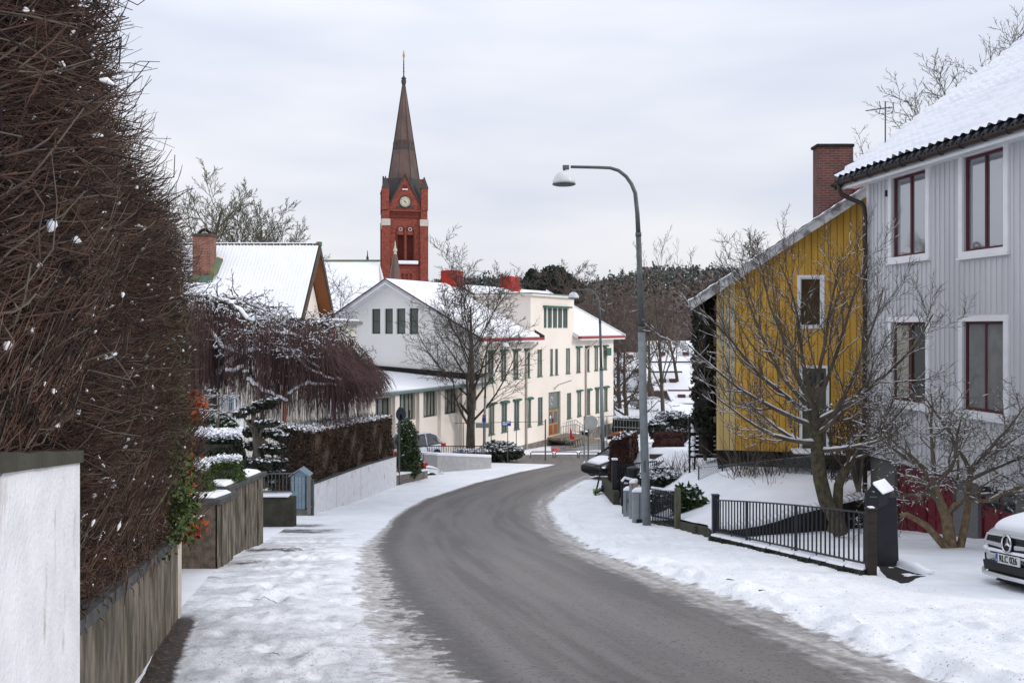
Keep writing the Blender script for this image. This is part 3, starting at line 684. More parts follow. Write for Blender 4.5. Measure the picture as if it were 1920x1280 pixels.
    while a < 10.35:
        c = GH.p(a, .52, 3.60)
        if tm is None:
            t = MB(); pr = [(-.085, -.03), (-.06, .03), (0, .062), (.06, .03), (.085, -.03), (.06, -.045), (0, .02), (-.06, -.045)]
            t.prism([add(mul(ua, x), (0, 0, z), mul(up, -.055)) for x, z in pr], [add(mul(ua, x), (0, 0, z + .02), mul(up, .25)) for x, z in pr]); tm = t.build('roof_tile', M['black_metal'], r, local=True); o = tm
        else:
            o = tm.copy(); COL.objects.link(o)
        o.location = (c[0] - r.location.x, c[1] - r.location.y, c[2] - r.location.z); a += .245
    # garage storey
    p = MB(); doors = [(.98, 2.98, -4.7, -2.98), (3.72, 4.72, -4.7, -2.98), (6.0, 8, -4.7, -2.98)]
    p.wall(GH, .02, 10, -4.9, -2.95, doors, .14, b=-.05); p.quad(GH.p(.02, -.05, -4.9), GH.p(.02, -8, -4.9), GH.p(.02, -8, -2.95), GH.p(.02, -.05, -2.95)); p.build('plinth', M['plinth'], r)
    sk = MB(); sk.box(GH, -.02, 10, -.02, .045, -3.03, -2.93); sk.build('base_trim', M['grey_siding'], r)
    for (a0, a1, z0, z1) in doors:
        d = MB(); d.box(GH, a0, a1, -.22, -.16, z0, z1); dd = d.build('garage_door', M['maroon'], r)
        nleaf = 2 if a1 - a0 > 1.5 else 1; lw = (a1 - a0) / nleaf
        for l in range(nleaf):
            x0 = a0 + l * lw; cols = 3 if nleaf == 2 else 2
            for rows_, (q0, q1) in enumerate(((-4.62, -4.08), (-4.0, -3.55), (-3.47, -3.05))):
                for c in range(cols):
                    u0 = x0 + .06 + c * (lw - .06) / cols; u1 = u0 + (lw - .06) / cols - .06
                    gl = nleaf == 1 and rows_ == 2
                    b = MB(); b.box(GH, u0, u1, -.165, -.135, q0, q1); b.build('door_panel' if not gl else 'door_pane', M['dark_glass'] if gl else M['maroon'], dd, bev=.01)
            b = MB(); b.box(GH, x0 + .0, x0 + .03, -.17, -.125, z0, z1); b.build('door_stile', M['maroon'], dd)
    v = MB(); v.box(GH, .78, .84, .024, .07, 3.02, 3.16); v.build('vent', M['black_metal'], r)
    # downpipe at the corner
    d = MB(); d.tube([GH.p(-.35, .54, 3.48), GH.p(-.35, .54, 3.36), GH.p(-.34, .50, 3.24), GH.p(-.20, .30, 3.1), GH.p(.0, .16, 2.98), GH.p(.03, .12, 2.86), GH.p(.04, .11, 2.7), GH.p(.04, .11, -4.4)], .055, 10); dp = d.build('downpipe', M['brown_pipe'], r, smooth=True)
    for z in (2.5, .6, -1.4, -3.2):
        b = MB(); b.lathe(GH.p(.04, .11, z), [(.056, -.03), (.064, -.03), (.064, .03), (.056, .03)], 12); b.build('pipe_clamp', M['brown_pipe'], dp)
    # dormer edge at the right of the frame
    dm = MB(); Q = add(P0, mul(ua, 5.75), mul(up, 2.1)); n_ = (*GH.n, 0)
    c = [add(Q, mul(ua, x), (0, 0, z)) for x, z in ((0, .1), (2.2, .1), (2.2, 1.1), (1.1, 1.7), (0, 1.1))]
    dm.prism(c, [add(q, mul(n_, -2.4)) for q in c]); dm.build('dormer', M['maroon'], r)
    ds = MB(); c = [add(Q, mul(ua, x), (0, 0, z), mul(n_, .1)) for x, z in ((-.15, 1.1), (1.1, 1.78), (2.35, 1.1), (2.35, 1.16), (1.1, 1.86), (-.15, 1.16))]
    ds.prism(c, [add(q, mul(n_, -2.5)) for q in c]); ds.build('dormer_snow', M['roof_snow'], r)
grey_house()

# aerial on the roof
def aerial():
    b = W(1660, 268, 20.9); r = empty('aerial', b, 'thin metal television aerial on a mast at the edge of the grey house roof', 'aerial')
    m = MB(); m.tube([add(b, (0, 0, -.25)), add(b, (0, 0, 1.0))], .018, 6); m.build('mast', M['galv_dark'], r)
    q = MB(); z = b[2] + .86; q.tube([(b[0] - .52, b[1] - .1, z - .1), (b[0] + .22, b[1] + .1, z + .04)], .013, 5); q.build('boom', M['galv_dark'], r)
    for i in range(9):
        t = i / 8; x = b[0] - .5 + .66 * t; y = b[1] - .1 + .18 * t; zz = z - .1 + .13 * t; h = .05 + .03 * t; e = MB(); e.tube([(x - h, y - h, zz), (x + h, y + h, zz)], .006, 4); e.build('rod', M['galv_dark'], r)
    for (dx, h) in ((-.12, .16), (.2, .13)):
        e = MB(); e.tube([(b[0] + dx - .03, b[1], z - h), (b[0] + dx, b[1], z), (b[0] + dx - (.03 if dx < 0 else 0), b[1], z + h)], .010, 4); e.build('reflector', M['galv_dark'], r)
    e = MB(); e.tube([(b[0] - .05, b[1], z + .16), (b[0] + .35, b[1] + .1, z + .13)], .006, 4); e.build('rod', M['galv_dark'], r)
aerial()

# ------------------------------------------------------------------ yellow house
YA = R(12)
YH = Fr((XX(1345, 24), 24, 0), (math.cos(YA), -math.sin(YA)), (-math.sin(YA), -math.cos(YA)))
def ya(px): k = (px - CX) / F; return (k * 24 - YH.o[0]) / (math.cos(YA) + k * math.sin(YA))
def yz(py, a): return ZZ(py, 24 - a * math.sin(YA))
def yellow_house():
    r = empty('yellow_house', (8.5, 26, -4.4), 'yellow wooden house with vertical boards and one long snowy sloping roof', 'house')
    W_ = 4.9; zb = -3.42
    def roofz(a): return ZZ(548, 24) + .05 + (a + .15) * .655
    win = (ya(1500), ya(1540), yz(611, 2.4), yz(521, 2.4)); dr = (ya(1504), ya(1549), -3.4, yz(690, 2.5))
    b = MB(); b.prism([YH.p(0, -.03, zb), YH.p(W_, -.03, zb), YH.p(W_, -.03, roofz(W_)), YH.p(0, -.03, roofz(0))], [YH.p(0, -9, zb), YH.p(W_, -9, zb), YH.p(W_, -9, roofz(W_)), YH.p(0, -9, roofz(0))])
    b.build('wall', M['gap'], r)
    a = .0; i = 0; rg = random.Random(4)
    while a < W_:
        w = .168; m = M['pale_yellow'] if a < .47 else M['yellow']; a1 = min(a + w - .014, W_); zt0 = roofz(a) - .02; zt1 = roofz(a1) - .02; pr = .0 + rg.uniform(0, .012)
        segs = [(zb, None)]
        q = MB(); blocks = [h for h in (win, dr) if a1 > h[0] - .02 and a < h[1] + .02]
        zs = [zb]; cuts = []
        for h in sorted(blocks, key=lambda h: h[2]): cuts.append((h[2], h[3]))
        z = zb
        for c0, c1 in cuts:
            if c0 > z + .03: q.box(YH, a, a1, -.03, pr, z, c0); q.build('board', m, r); q = MB()
            z = c1
        q.hexa([YH.p(a, -.03, z), YH.p(a1, -.03, z), YH.p(a, pr, z), YH.p(a1, pr, z), YH.p(a, -.03, zt0), YH.p(a1, -.03, zt1), YH.p(a, pr, zt0), YH.p(a1, pr, zt1)])
        q.build('board', m, r); a += w; i += 1
    st = MB(); st.box(YH, 1.25, W_, .002, .02, ZZ(500, 24), ZZ(497, 24)); st.build('drip_strip', M['yellow'], r)
    cb = MB(); cb.box(YH, -.02, .06, -.04, .03, zb, roofz(0) - .05); cb.build('corner_board', M['pale_yellow'], r)
    for k, x in enumerate((1351, 1362, 1371)):
        wv = MB(); aa = XX(x, 24) - YH.o[0]; wv.box(YH, aa, aa + .06, .0, .03, ZZ(700, 24) if k else ZZ(650, 24), ZZ(575, 24)); wv.build('white_strip', M['aged_white'], r)
    for nm, h, gm in (('window', win, M['dark_glass']), ('door', dr, M['dark_glass'])):
        t = MB(); q = .075
        t.box(YH, h[0] - q, h[0], -.02, .045, h[2], h[3] + q); t.box(YH, h[1], h[1] + q, -.02, .045, h[2], h[3] + q); t.box(YH, h[0], h[1], -.02, .045, h[3], h[3] + q)
        if nm == 'window': t.box(YH, h[0] - q, h[1] + q, -.02, .07, h[2] - q, h[2])
        t.build('window_trim' if nm == 'window' else 'door_frame', M['white_paint'], r)
        if nm == 'window': window(r, YH, h[0], h[1], h[2], h[3], M['white_paint'], gm, b=-.06, t=.035, nv=0)
        else:
            d = MB(); d.box(YH, h[0], h[1], -.08, -.028, h[2], h[3]); dd = d.build('door', mat('olive_door', (.10, .105, .065), (.07, .075, .05), rough=.6), r)
            g = MB(); g.box(YH, h[0] + .06, h[1] - .06, -.03, -.018, h[3] - .5, h[3] - .12); g.build('pane', M['dark_glass'], dd)
            for z in (-3.25, -2.55): 
                g = MB(); g.box(YH, h[0] + .08, h[1] - .08, -.03, -.015, z, z + .55); g.build('panel', dd.data.materials[0], dd, bev=.008)
            g = MB(); g.box(YH, h[1] - .1, h[1] - .05, -.03, .03, -2.45, -2.4); g.build('handle', M['galv'], dd)
    pl = MB(); pl.box(YH, .02, W_, -8.9, -.04, -4.8, zb - .002); pl.build('foundation', M['dark_wall'], r)
    sb = MB(); sb.box(YH, ya(1480), ya(1580), .0, .75, -3.48, -3.38); sb.build('doorstep', M['moss'], r)
    sb = MB(); sb.box(YH, ya(1482), ya(1578), .02, .73, -3.38, -3.30); sb.build('doorstep_snow', M['snow'], r, bev=.03)
    # roof: long slope rising to the right
    A = (-.62, .40); zt = lambda a: roofz(a) + .06
    rf = MB(); slab(rf, [YH.p(-.72, .42, zt(-.72)), YH.p(W_ + 1.5, .42, zt(W_ + 1.5)), YH.p(W_ + 1.5, -9.4, zt(W_ + 1.5)), YH.p(-.72, -9.4, zt(-.72))], .12); rf.build('roof', M['brown_trim'], r)
    vg = MB(); vg.hexa([YH.p(-.74, .42, zt(-.74) - .24), YH.p(W_ + 1.4, .42, zt(W_ + 1.4) - .24), YH.p(-.74, .47, zt(-.74) - .24), YH.p(W_ + 1.4, .47, zt(W_ + 1.4) - .24), YH.p(-.74, .42, zt(-.74) + .03), YH.p(W_ + 1.4, .42, zt(W_ + 1.4) + .03), YH.p(-.74, .47, zt(-.74) + .03), YH.p(W_ + 1.4, .47, zt(W_ + 1.4) + .03)]); vg.build('verge_board', M['aged_white'], r)
    vg = MB(); vg.hexa([YH.p(-.78, .47, zt(-.78) + .0), YH.p(W_ + 1.4, .47, zt(W_ + 1.4) + .0), YH.p(-.78, .50, zt(-.78) + .0), YH.p(W_ + 1.4, .50, zt(W_ + 1.4) + .0), YH.p(-.78, .47, zt(-.78) + .055), YH.p(W_ + 1.4, .47, zt(W_ + 1.4) + .055), YH.p(-.78, .50, zt(-.78) + .055), YH.p(W_ + 1.4, .50, zt(W_ + 1.4) + .055)]); vg.build('verge_board', M['aged_white'], r)
    sf = MB(); sf.quad(YH.p(-.72, .42, zt(-.72) - .135), YH.p(W_ + 1.4, .42, zt(W_ + 1.4) - .135), YH.p(W_ + 1.4, .0, zt(W_ + 1.4) - .135), YH.p(-.72, .0, zt(-.72) - .135)); sf.build('soffit', M['aged_white'], r)
    sl_ = .655; L = math.sqrt(1 + sl_ ** 2); o = YH.p(-.78, -9.3, zt(-.78) + .03)
    tiled_snow('snow_cover', o, (*YH.n, 0), (YH.u[0] / L, YH.u[1] / L, sl_ / L), 9.81, 8.4, M['roof_snow'], r, pa=.3, pb=.36, amp=.02, step=.03, lift=.02, na=4, nb=3)
    # chimney
    cx0, cx1 = XX(1534, 26), XX(1600, 26); zt_ = ZZ(276, 26)
    c = MB(); c.box(WF, cx0, cx1, 26, 26.45, 2.2, zt_); ch = c.build('chimney', M['chimney_brick'], r)
    c = MB(); c.box(WF, cx0 - .06, cx1 + .03, 25.95, 26.5, zt_, zt_ + .10); c.build('chimney_cap', M['dark_wall'], ch, bev=.03)
    c = MB(); c.box(WF, cx0 + .5, cx1 + .02, 26.1, 26.4, zt_ + .10, zt_ + .16); c.build('chimney_snow', M['snow'], ch, bev=.03)
    c = MB(); c.hexa([(cx1, 25.9, 3.2), (cx1 + 1.2, 25.9, 4.2), (cx1, 26.4, 3.2), (cx1 + 1.2, 26.4, 4.2), (cx1, 25.9, 5.06), (cx1 + 1.2, 25.9, 5.03), (cx1, 26.4, 5.06), (cx1 + 1.2, 26.4, 5.03)]); c.build('roof_hatch', M['maroon'], r)
yellow_house()

# ------------------------------------------------------------------ white school
SC = Fr((-2.16, 55.67, 0), (.5, .866), (.866, -.5))            # long front, seen from the right
SG = Fr((-2.16, 55.67, 0), (-.866, .5), (-.5, -.866))          # gable
def apx(px):      # distance along the front for an image column
    k = (px - CX) / F; return (-2.16 - k * 55.67) / (k * .866 - .5)
def gpx(px):
    k = (px - CX) / F; return (-2.16 - k * 55.67) / (k * .5 + .866)
def school():
    r = empty('school', (0, 62, -9), 'long cream rendered school with many narrow windows, snowy roofs and two red chimneys', 'school')
    L_ = 22.1; ze = -.55
    up = [(920, .38), (944, .38), (967, .38), (989, .38), (1012, .38), (1034, .25), (1043.5, .25), (1065, .38), (1084.5, .38), (1101.6, .38), (1118, .38), (1134.6, .38)]
    lo = [921.5, 945.5, 968.7, 991, 1013, None, 1067, 1086, 1103, 1120, 1136]
    W1 = []; W2 = []
    for px, h in up: a = apx(px); W1.append((a - h, a + h, -3.55, -1.58))
    for px in lo:
        if px is None: continue
        a = apx(px); W2.append((a - .38, a + .38, -7.1, -5.1))
    da = (apx(1028.5), apx(1051), -8.15, -4.85)
    tw = [(apx(1019.5) + i * .86 + .02, apx(1019.5) + i * .86 + .58, .0, 1.55) for i in range(5)]
    w_ = MB(); w_.wall(SC, 0, L_, -8.6, ze, W1 + W2 + [da], .22); w_.wall(SC, 7.0, 14.2, ze, 2.35, [(tw[0][0], tw[-1][1], 0, 1.55)], .2)
    w_.quad(SC.p(7, 0, ze), SC.p(7, -7.2, ze), SC.p(7, -7.2, 2.35), SC.p(7, 0, 2.35)); w_.quad(SC.p(14.2, 0, ze), SC.p(14.2, -7.2, ze), SC.p(14.2, -7.2, 2.35), SC.p(14.2, 0, 2.35))
    w_.quad(SC.p(L_, 0, -9.8), SC.p(L_, -14.2, -9.8), SC.p(L_, -14.2, ze), SC.p(L_, -7.1, 3.15), SC.p(L_, 0, ze)); w_.quad(SC.p(0, -14.2, -9.8), SC.p(L_, -14.2, -9.8), SC.p(L_, -14.2, ze), SC.p(0, -14.2, ze))
    w_.build('wall', M['cream_render'], r)
    gw = [(gpx(x1), gpx(x0), (HY - 626) / F * 58.5, (HY - 578) / F * 58.5) for x0, x1 in ((697, 713), (721.5, 736.5), (743.5, 760), (767.6, 784))]
    g = MB(); g.wall(SG, 0.0, 14.2, -9, ze, [(q[0], q[1], q[2], ze) for q in gw if q[2] < ze], .2)
    g.wall(SG, gpx(784) - .01, gpx(697) + .01, ze, 1.36, [(q[0], q[1], max(q[2], ze), q[3]) for q in gw], .2)
    x0, x1 = gpx(784) - .01, gpx(697) + .01
    rz = lambda t: 3.15 - .521 * abs(t - 7.1)
    g.quad(SG.p(0, 0, ze), SG.p(x0, 0, ze), SG.p(x0, 0, rz(x0))); g.quad(SG.p(x1, 0, ze), SG.p(14.2, 0, ze), SG.p(x1, 0, rz(x1)))
    g.quad(SG.p(x0, 0, 1.36), SG.p(x1, 0, 1.36), SG.p(x1, 0, rz(x1)), SG.p(7.1, 0, 3.15), SG.p(x0, 0, rz(x0)))
    g.build('gable_wall', M['pale_render'], r)
    for q in gw: window(r, SG, q[0], q[1], q[2], q[3], M['dark_frame'], M['school_glass'], b=-.16, t=.06, nv=0, nh=1)
    for px in (687, 790):
        c = SG.p(gpx(px), .02, (HY - 583) / F * 58.5); d = MB(); d.lathe(c, [(.12, -.12), (.14, 0), (.12, .12)], 10); d.build('vent', M['pale_render'], r)
    # base course
    b = MB(); 
    b.hexa([SC.p(0, 0, -9.6), SC.p(L_, 0, -10.2), SC.p(0, .05, -9.6), SC.p(L_, .05, -10.2), SC.p(0, 0, -8.35), SC.p(L_, 0, -8.28), SC.p(0, .05, -8.35), SC.p(L_, .05, -8.28)]); b.build('stone_base', M['granite'], r)
    def awn(a, z, w, drop=.0):
        q = MB(); w *= .9; q.hexa([SC.p(a - w, .01, z), SC.p(a + w, .01, z), SC.p(a - w, .16, z - .02 - drop), SC.p(a + w, .16, z - .02 - drop), SC.p(a - w, .01, z + .12), SC.p(a + w, .01, z + .12), SC.p(a - w, .18, z + .08 - drop), SC.p(a + w, .18, z + .08 - drop)]); q.build('awning', M['green_trim'], r)
    for i, q in enumerate(W1):
        window(r, SC, q[0], q[1], q[2], q[3], M['green_frame'], M['curtain_glass'] if i % 3 else M['school_glass'], b=-.10, t=.07, nv=1 if q[1] - q[0] > .6 else 0, nh=1)
        s = MB(); s.box(SC, q[0] - .04, q[1] + .04, -.05, .06, q[2] - .06, q[2]); s.build('sill', M['green_frame'], r)
        if i in (0, 1, 2, 3, 8, 9, 10, 11): awn((q[0] + q[1]) / 2, q[3] + .02, .58)
    for i, q in enumerate(W2):
        window(r, SC, q[0], q[1], q[2], q[3], M['green_frame'], M['school_glass'] if i % 3 else M['curtain_glass'], b=-.10, t=.07, nv=1, nh=1)
        s = MB(); s.box(SC, q[0] - .04, q[1] + .04, -.05, .06, q[2] - .06, q[2]); s.build('sill', M['green_frame'], r)
        if i in (0, 1, 2, 3, 6, 7, 8, 9): awn((q[0] + q[1]) / 2, q[3] + .02, .6, .05 * (i % 2))
    bl = MB(); a = apx(1134.6); bl.box(SC, a - .35, a + .55, .3, .36, -2.35, -1.7); bl.build('awning', M['green_trim'], r, bev=.02)
    f = MB(); f.box(SC, tw[0][0], tw[-1][1], -.2, -.12, 0, 1.55); f.build('window_surround', M['white_paint'], r)
    for q in tw: window(r, SC, q[0], q[1], q[2] + .02, q[3], M['green_frame'], M['school_glass'], b=-.115, t=.06, nv=1)
    s = MB(); s.box(SC, tw[0][0] - .15, tw[-1][1] + .25, .0, .3, 1.56, 1.68); s.build('awning', M['green_trim'], r)
    # entrance
    d = MB(); d.box(SC, da[0], da[1], -.22, -.14, da[2], da[3]); ds = d.build('entrance_screen', M['green_frame'], r)
    dw = da[1] - da[0]; zt = -6.2
    for i in range(2):
        a0 = da[0] + .08 + i * (dw * .42); a1 = a0 + dw * .41
        q = MB(); q.box(SC, a0, a1, -.14, -.08, da[2], zt); dd = q.build('door', M['door_wood'], r)
        q = MB(); q.box(SC, a0 + .14, a1 - .14, -.08, -.065, da[2] + .95, zt - .14); q.build('pane', M['dark_glass'], dd)
        q = MB(); q.box(SC, a0 + .12, a1 - .12, -.08, -.07, da[2] + .1, da[2] + .8); q.build('panel', M['brown_wood'], dd)
        q = MB(); q.box(SC, a0 + (.04 if i else dw * .36), a0 + (.08 if i else dw * .36 + .05), -.08, -.0, da[2] + .95, da[2] + 1.3); q.build('handle', M['galv'], dd)
    q = MB(); q.quad(*[SC.p(a, -.135, z) for a, z in ((da[0] + .15, -6.05), (da[1] - .4, -6.05), (da[1] - .4, -4.95), (da[0] + .15, -4.95))]); q.build('transom_pane', M['school_glass'], r)
    q = MB()
    for k in range(14): 
        t = k / 13 * 2 * math.pi * .8; q.box(SC, da[0] + .75 + .18 * math.cos(t) - .03, da[0] + .75 + .18 * math.cos(t) + .03, -.13, -.12, -5.5 + .28 * math.sin(t) - .03, -5.5 + .28 * math.sin(t) + .03)
    q.build('door_emblem', M['white_paint'], r)
    for i, zz in enumerate((-6.72,)): 
        q = MB(); q.box(SC, da[0] + .3, da[0] + .5, -.06, -.05, zz - .1, zz + .1); q.build('door_notice', M['white_paint'], r)
    # wall lamp over the door
    q = MB(); q.tube([SC.p(apx(1039), 0, -4.65), SC.p(apx(1039), .35, -4.3), SC.p(apx(1043), 1.3, -3.95)], .045, 6); q.build('wall_lamp', M['stone_light'], r)
    # roofs
    def roofpart(a0, a1, name='roof', front=True):
        ov = .75; nz_ = .521; P = [SC.p(a0, ov, ze - ov * nz_ + .12), SC.p(a1, ov, ze - ov * nz_ + .12), SC.p(a1, -7.1, 3.27), SC.p(a0, -7.1, 3.27)]
        q = MB(); slab(q, P, .14); o = q.build(name, M['white_paint'], r)
        q = MB(); P2 = [add(p, (0, 0, .03)) for p in P]; slab(q, [add(P2[0], mul((*SC.n, 0), -.06)), add(P2[1], mul((*SC.n, 0), -.06)), add(P2[2], (0, 0, .13)), add(P2[3], (0, 0, .13))], -.10) ; 
        q = MB(); slab(q, [add(SC.p(a0 + .12, ov - .25, ze - (ov - .25) * nz_ + .12), (0, 0, .16)), add(SC.p(a1 - .12, ov - .25, ze - (ov - .25) * nz_ + .12), (0, 0, .16)), add(P[2], (0, 0, .16)), add(P[3], (0, 0, .16))], .14); q.build('roof_snow', M['roof_snow'], r, bev=.04)
        e = MB(); e.box(SC, a0 - .02, a1 + .02, ov - .26, ov + .06, ze - ov * nz_ + .10, ze - ov * nz_ + .27); e.build('eave_edge', M['red_trim'], r)
        return P
    roofpart(-.8, 7.6); roofpart(13.9, L_ + .8)
    # mid part behind tower, back slope
    q = MB(); slab(q, [SC.p(7.4, -4.5, 3.27 - 2.6 * .521), SC.p(14.1, -4.5, 3.27 - 2.6 * .521), SC.p(14.1, -7.1, 3.27), SC.p(7.4, -7.1, 3.27)], .14); q.build('roof', M['white_paint'], r)
    q = MB(); slab(q, [SC.p(7.4, -4.5, 3.43 - 2.6 * .521), SC.p(14.1, -4.5, 3.43 - 2.6 * .521), SC.p(14.1, -7.1, 3.43), SC.p(7.4, -7.1, 3.43)], .12); q.build('roof_snow', M['roof_snow'], r)
    q = MB(); slab(q, [SC.p(-.8, -7.1, 3.40), SC.p(L_ + .8, -7.1, 3.40), SC.p(L_ + .8, -15, -.72), SC.p(-.8, -15, -.72)], .25); q.build('roof', M['roof_snow'], r)
    # verge boards (red top, white soffit) on the gable
    for sgn in (1, -1):
        e0 = 7.1; e1 = 7.1 - sgn * 7.9
        q = MB(); zz = lambda t: 3.27 - .521 * abs(t - 7.1)
        for (b0, b1, lo_, hi_, mm, nm) in ((.0, .80, -.24, -.145, 'white_paint', 'soffit'), (.74, .80, -.145, .06, 'white_paint', 'verge_board'), (.70, .84, .06, .14, 'maroon_trim', 'verge_cap')):
            q = MB(); q.hexa([SG.p(e0, b0, zz(e0) + lo_), SG.p(e1, b0, zz(e1) + lo_), SG.p(e0, b1, zz(e0) + lo_), SG.p(e1, b1, zz(e1) + lo_), SG.p(e0, b0, zz(e0) + hi_), SG.p(e1, b0, zz(e1) + hi_), SG.p(e0, b1, zz(e0) + hi_), SG.p(e1, b1, zz(e1) + hi_)]); q.build(nm, M[mm], r)
    for a in (7.62, L_ + .8):
        q = MB(); b0, b1 = .78, -7.1; zf = lambda b: ze - b * .521 + .12
        q.hexa([SC.p(a, b0, zf(b0) - .02), SC.p(a + .1, b0, zf(b0) - .02), SC.p(a, b1, zf(b1) - .02), SC.p(a + .1, b1, zf(b1) - .02), SC.p(a, b0, zf(b0) + .3), SC.p(a + .1, b0, zf(b0) + .3), SC.p(a, b1, zf(b1) + .3), SC.p(a + .1, b1, zf(b1) + .3)]); q.build('verge_cap', M['maroon_trim'] if a < 10 else M['white_paint'], r)
    # flat top of the stair block
    q = MB(); q.box(SC, 6.75, 14.5, -7.2, .28, 2.35, 2.50); q.build('cornice', M['cream_render'], r); q = MB(); q.box(SC, 6.7, 14.55, -7.2, .34, 2.50, 2.57); q.build('parapet_cap', M['teal_trim'], r)
    # chimneys
    for a, wd, ztp in ((7.3, .72, 4.40), (16.2, .78, 4.40)):
        q = MB(); q.box(SC, a - wd, a + wd, -7.6, -6.5, 2.6, ztp); q.build('chimney', M['red_metal'], r, bev=.03)
        q = MB(); q.box(SC, a + wd - .1, a + wd + .9, -7.35, -6.9, 3.1, 3.62); q.build('chimney_flashing', M['red_metal'], r)
        q = MB(); q.box(SC, a + .3, a + .55, -6.5, -6.48, ztp - .75, ztp - .35); q.build('chimney_hatch', M['red_trim'], r)
    # downpipes
    for px, ztop in ((985, -.9), (1097, -.9)):
        a = apx(px); q = MB(); q.tube([SC.p(apx(px + 9), .62, -1.0), SC.p(apx(px + 9), .6, -1.15), SC.p(a, .12, -1.75), SC.p(a, .10, -2.0), SC.p(a, .10, -8.6)], .075, 8); q.build('downpipe', M['stone_light'], r, smooth=True)
    # annex (low wing continuing the front to the left)
    A0 = -11.06
    wins = [(749, 779), (793, 820), (832, 859), (872, 893)]; H = [(apx(704), apx(734), -5.25, -3.85)] + [(apx(x0), apx(x1), -5.3, -3.72) for x0, x1 in wins]
    q = MB(); q.wall(SC, A0, 0, -9, -3.6, H, .3); q.quad(SC.p(A0, 0, -9), SC.p(A0, -11, -9), SC.p(A0, -11, -3.1), SC.p(A0, 0, -3.6)); q.build('annex_wall', M['cream_render'], r)
    for i, h in enumerate(H): window(r, SC, h[0], h[1], h[2], h[3], M['dark_frame'], M['curtain_glass'] if i else M['school_glass'], b=-.26, t=.07, nv=3 if i else 2)
    for px in (741, 786, 826, 866):
        a = apx(px); q = MB(); q.box(SC, a - .28, a + .12, .0, .22, -8.9, -3.62); q.build('pilaster', M['cream_render'], r)
    q = MB(); slab(q, [SC.p(A0 - .35, .45, -3.55), SC.p(.0, .45, -3.55), SC.p(.0, -11, -2.86), SC.p(A0 - .35, -11, -2.86)], .16); q.build('annex_roof', M['teal_trim'], r)
    q = MB(); slab(q, [SC.p(A0 - .25, .36, -3.44), SC.p(.0, .36, -3.44), SC.p(.0, -11, -2.74), SC.p(A0 - .25, -11, -2.74)], .1); q.build('annex_snow', M['roof_snow'], r, bev=.03)
    q = MB(); q.box(SC, A0 - .37, 1.2, .42, .56, -3.66, -3.52); q.build('annex_gutter', M['teal_trim'], r)
    q = MB(); q.hexa([SG.p(.0, .01, -3.42), SG.p(11.2, .01, -2.78), SG.p(.0, .14, -3.42), SG.p(11.2, .14, -2.78), SG.p(.0, .01, -3.0), SG.p(11.2, .01, -2.5), SG.p(.0, .14, -3.0), SG.p(11.2, .14, -2.5)]); q.build('wall_flashing', M['dark_wall'], r)
    q = MB(); q.box(SC, 0, 1.25, .0, .5, -3.2, -2.95); q.build('canopy_end', M['teal_trim'], r)
    EF = Fr(SC.p(A0, 0, 0), (-.866, .5), (-.5, -.866)); q = MB(); q.tube([EF.p(1.3, .3, -3.6), EF.p(1.3, .28, -3.75), EF.p(.9, .1, -4.1), EF.p(.9, .1, -8)], .07, 8); q.build('downpipe', M['teal_pipe'], r, smooth=True)
    # steps, handrails in front of the entrance
    for i in range(5):
        q = MB(); q.box(SC, apx(1026) + i * .42, apx(1062) + i * .5, .0 if i == 0 else .0, 1.2 + i * .34, -8.18 - (i + 1) * .17, -8.18 - i * .17 - .0); q.build('step', M['stone_steps'], r)
    sn_ = MB(); sn_.box(SC, apx(1058), apx(1064), .1, 1.1, -8.18, -8.12); sn_.build('step_snow', M['snow'], r, bev=.02)
    for bb in (.9, ):
        pass
    rail = MB(); n = 7
    pts = [SC.p(apx(1024), 1.25, -8.25), SC.p(apx(1040), 1.25, -8.25), SC.p(apx(1052), 1.3, -8.3), SC.p(apx(1060), 2.4, -9.0)]
    rail.tube([add(p, (0, 0, .95)) for p in pts], .025, 5)
    for i in range(12):
        t = i / 11 * 3; j = min(int(t), 2); f_ = t - j; p = tuple(pts[j][k] * (1 - f_) + pts[j + 1][k] * f_ for k in range(3)); rail.tube([add(p, (0, 0, -.2)), add(p, (0, 0, .95))], .018, 4)
    rail.build('handrail', M['galv'], r)
    rail = MB(); pts = [SC.p(apx(1056), .3, -8.2), SC.p(apx(1072), .35, -8.2), SC.p(apx(1092), .5, -9.1)]
    rail.tube([add(p, (0, 0, .95)) for p in pts], .025, 5)
    for i in range(10):
        t = i / 9 * 2; j = min(int(t), 1); f_ = t - j; p = tuple(pts[j][k] * (1 - f_) + pts[j + 1][k] * f_ for k in range(3)); rail.tube([add(p, (0, 0, -.2)), add(p, (0, 0, .95))], .018, 4)
    rail.build('handrail', M['galv'], r)
school()

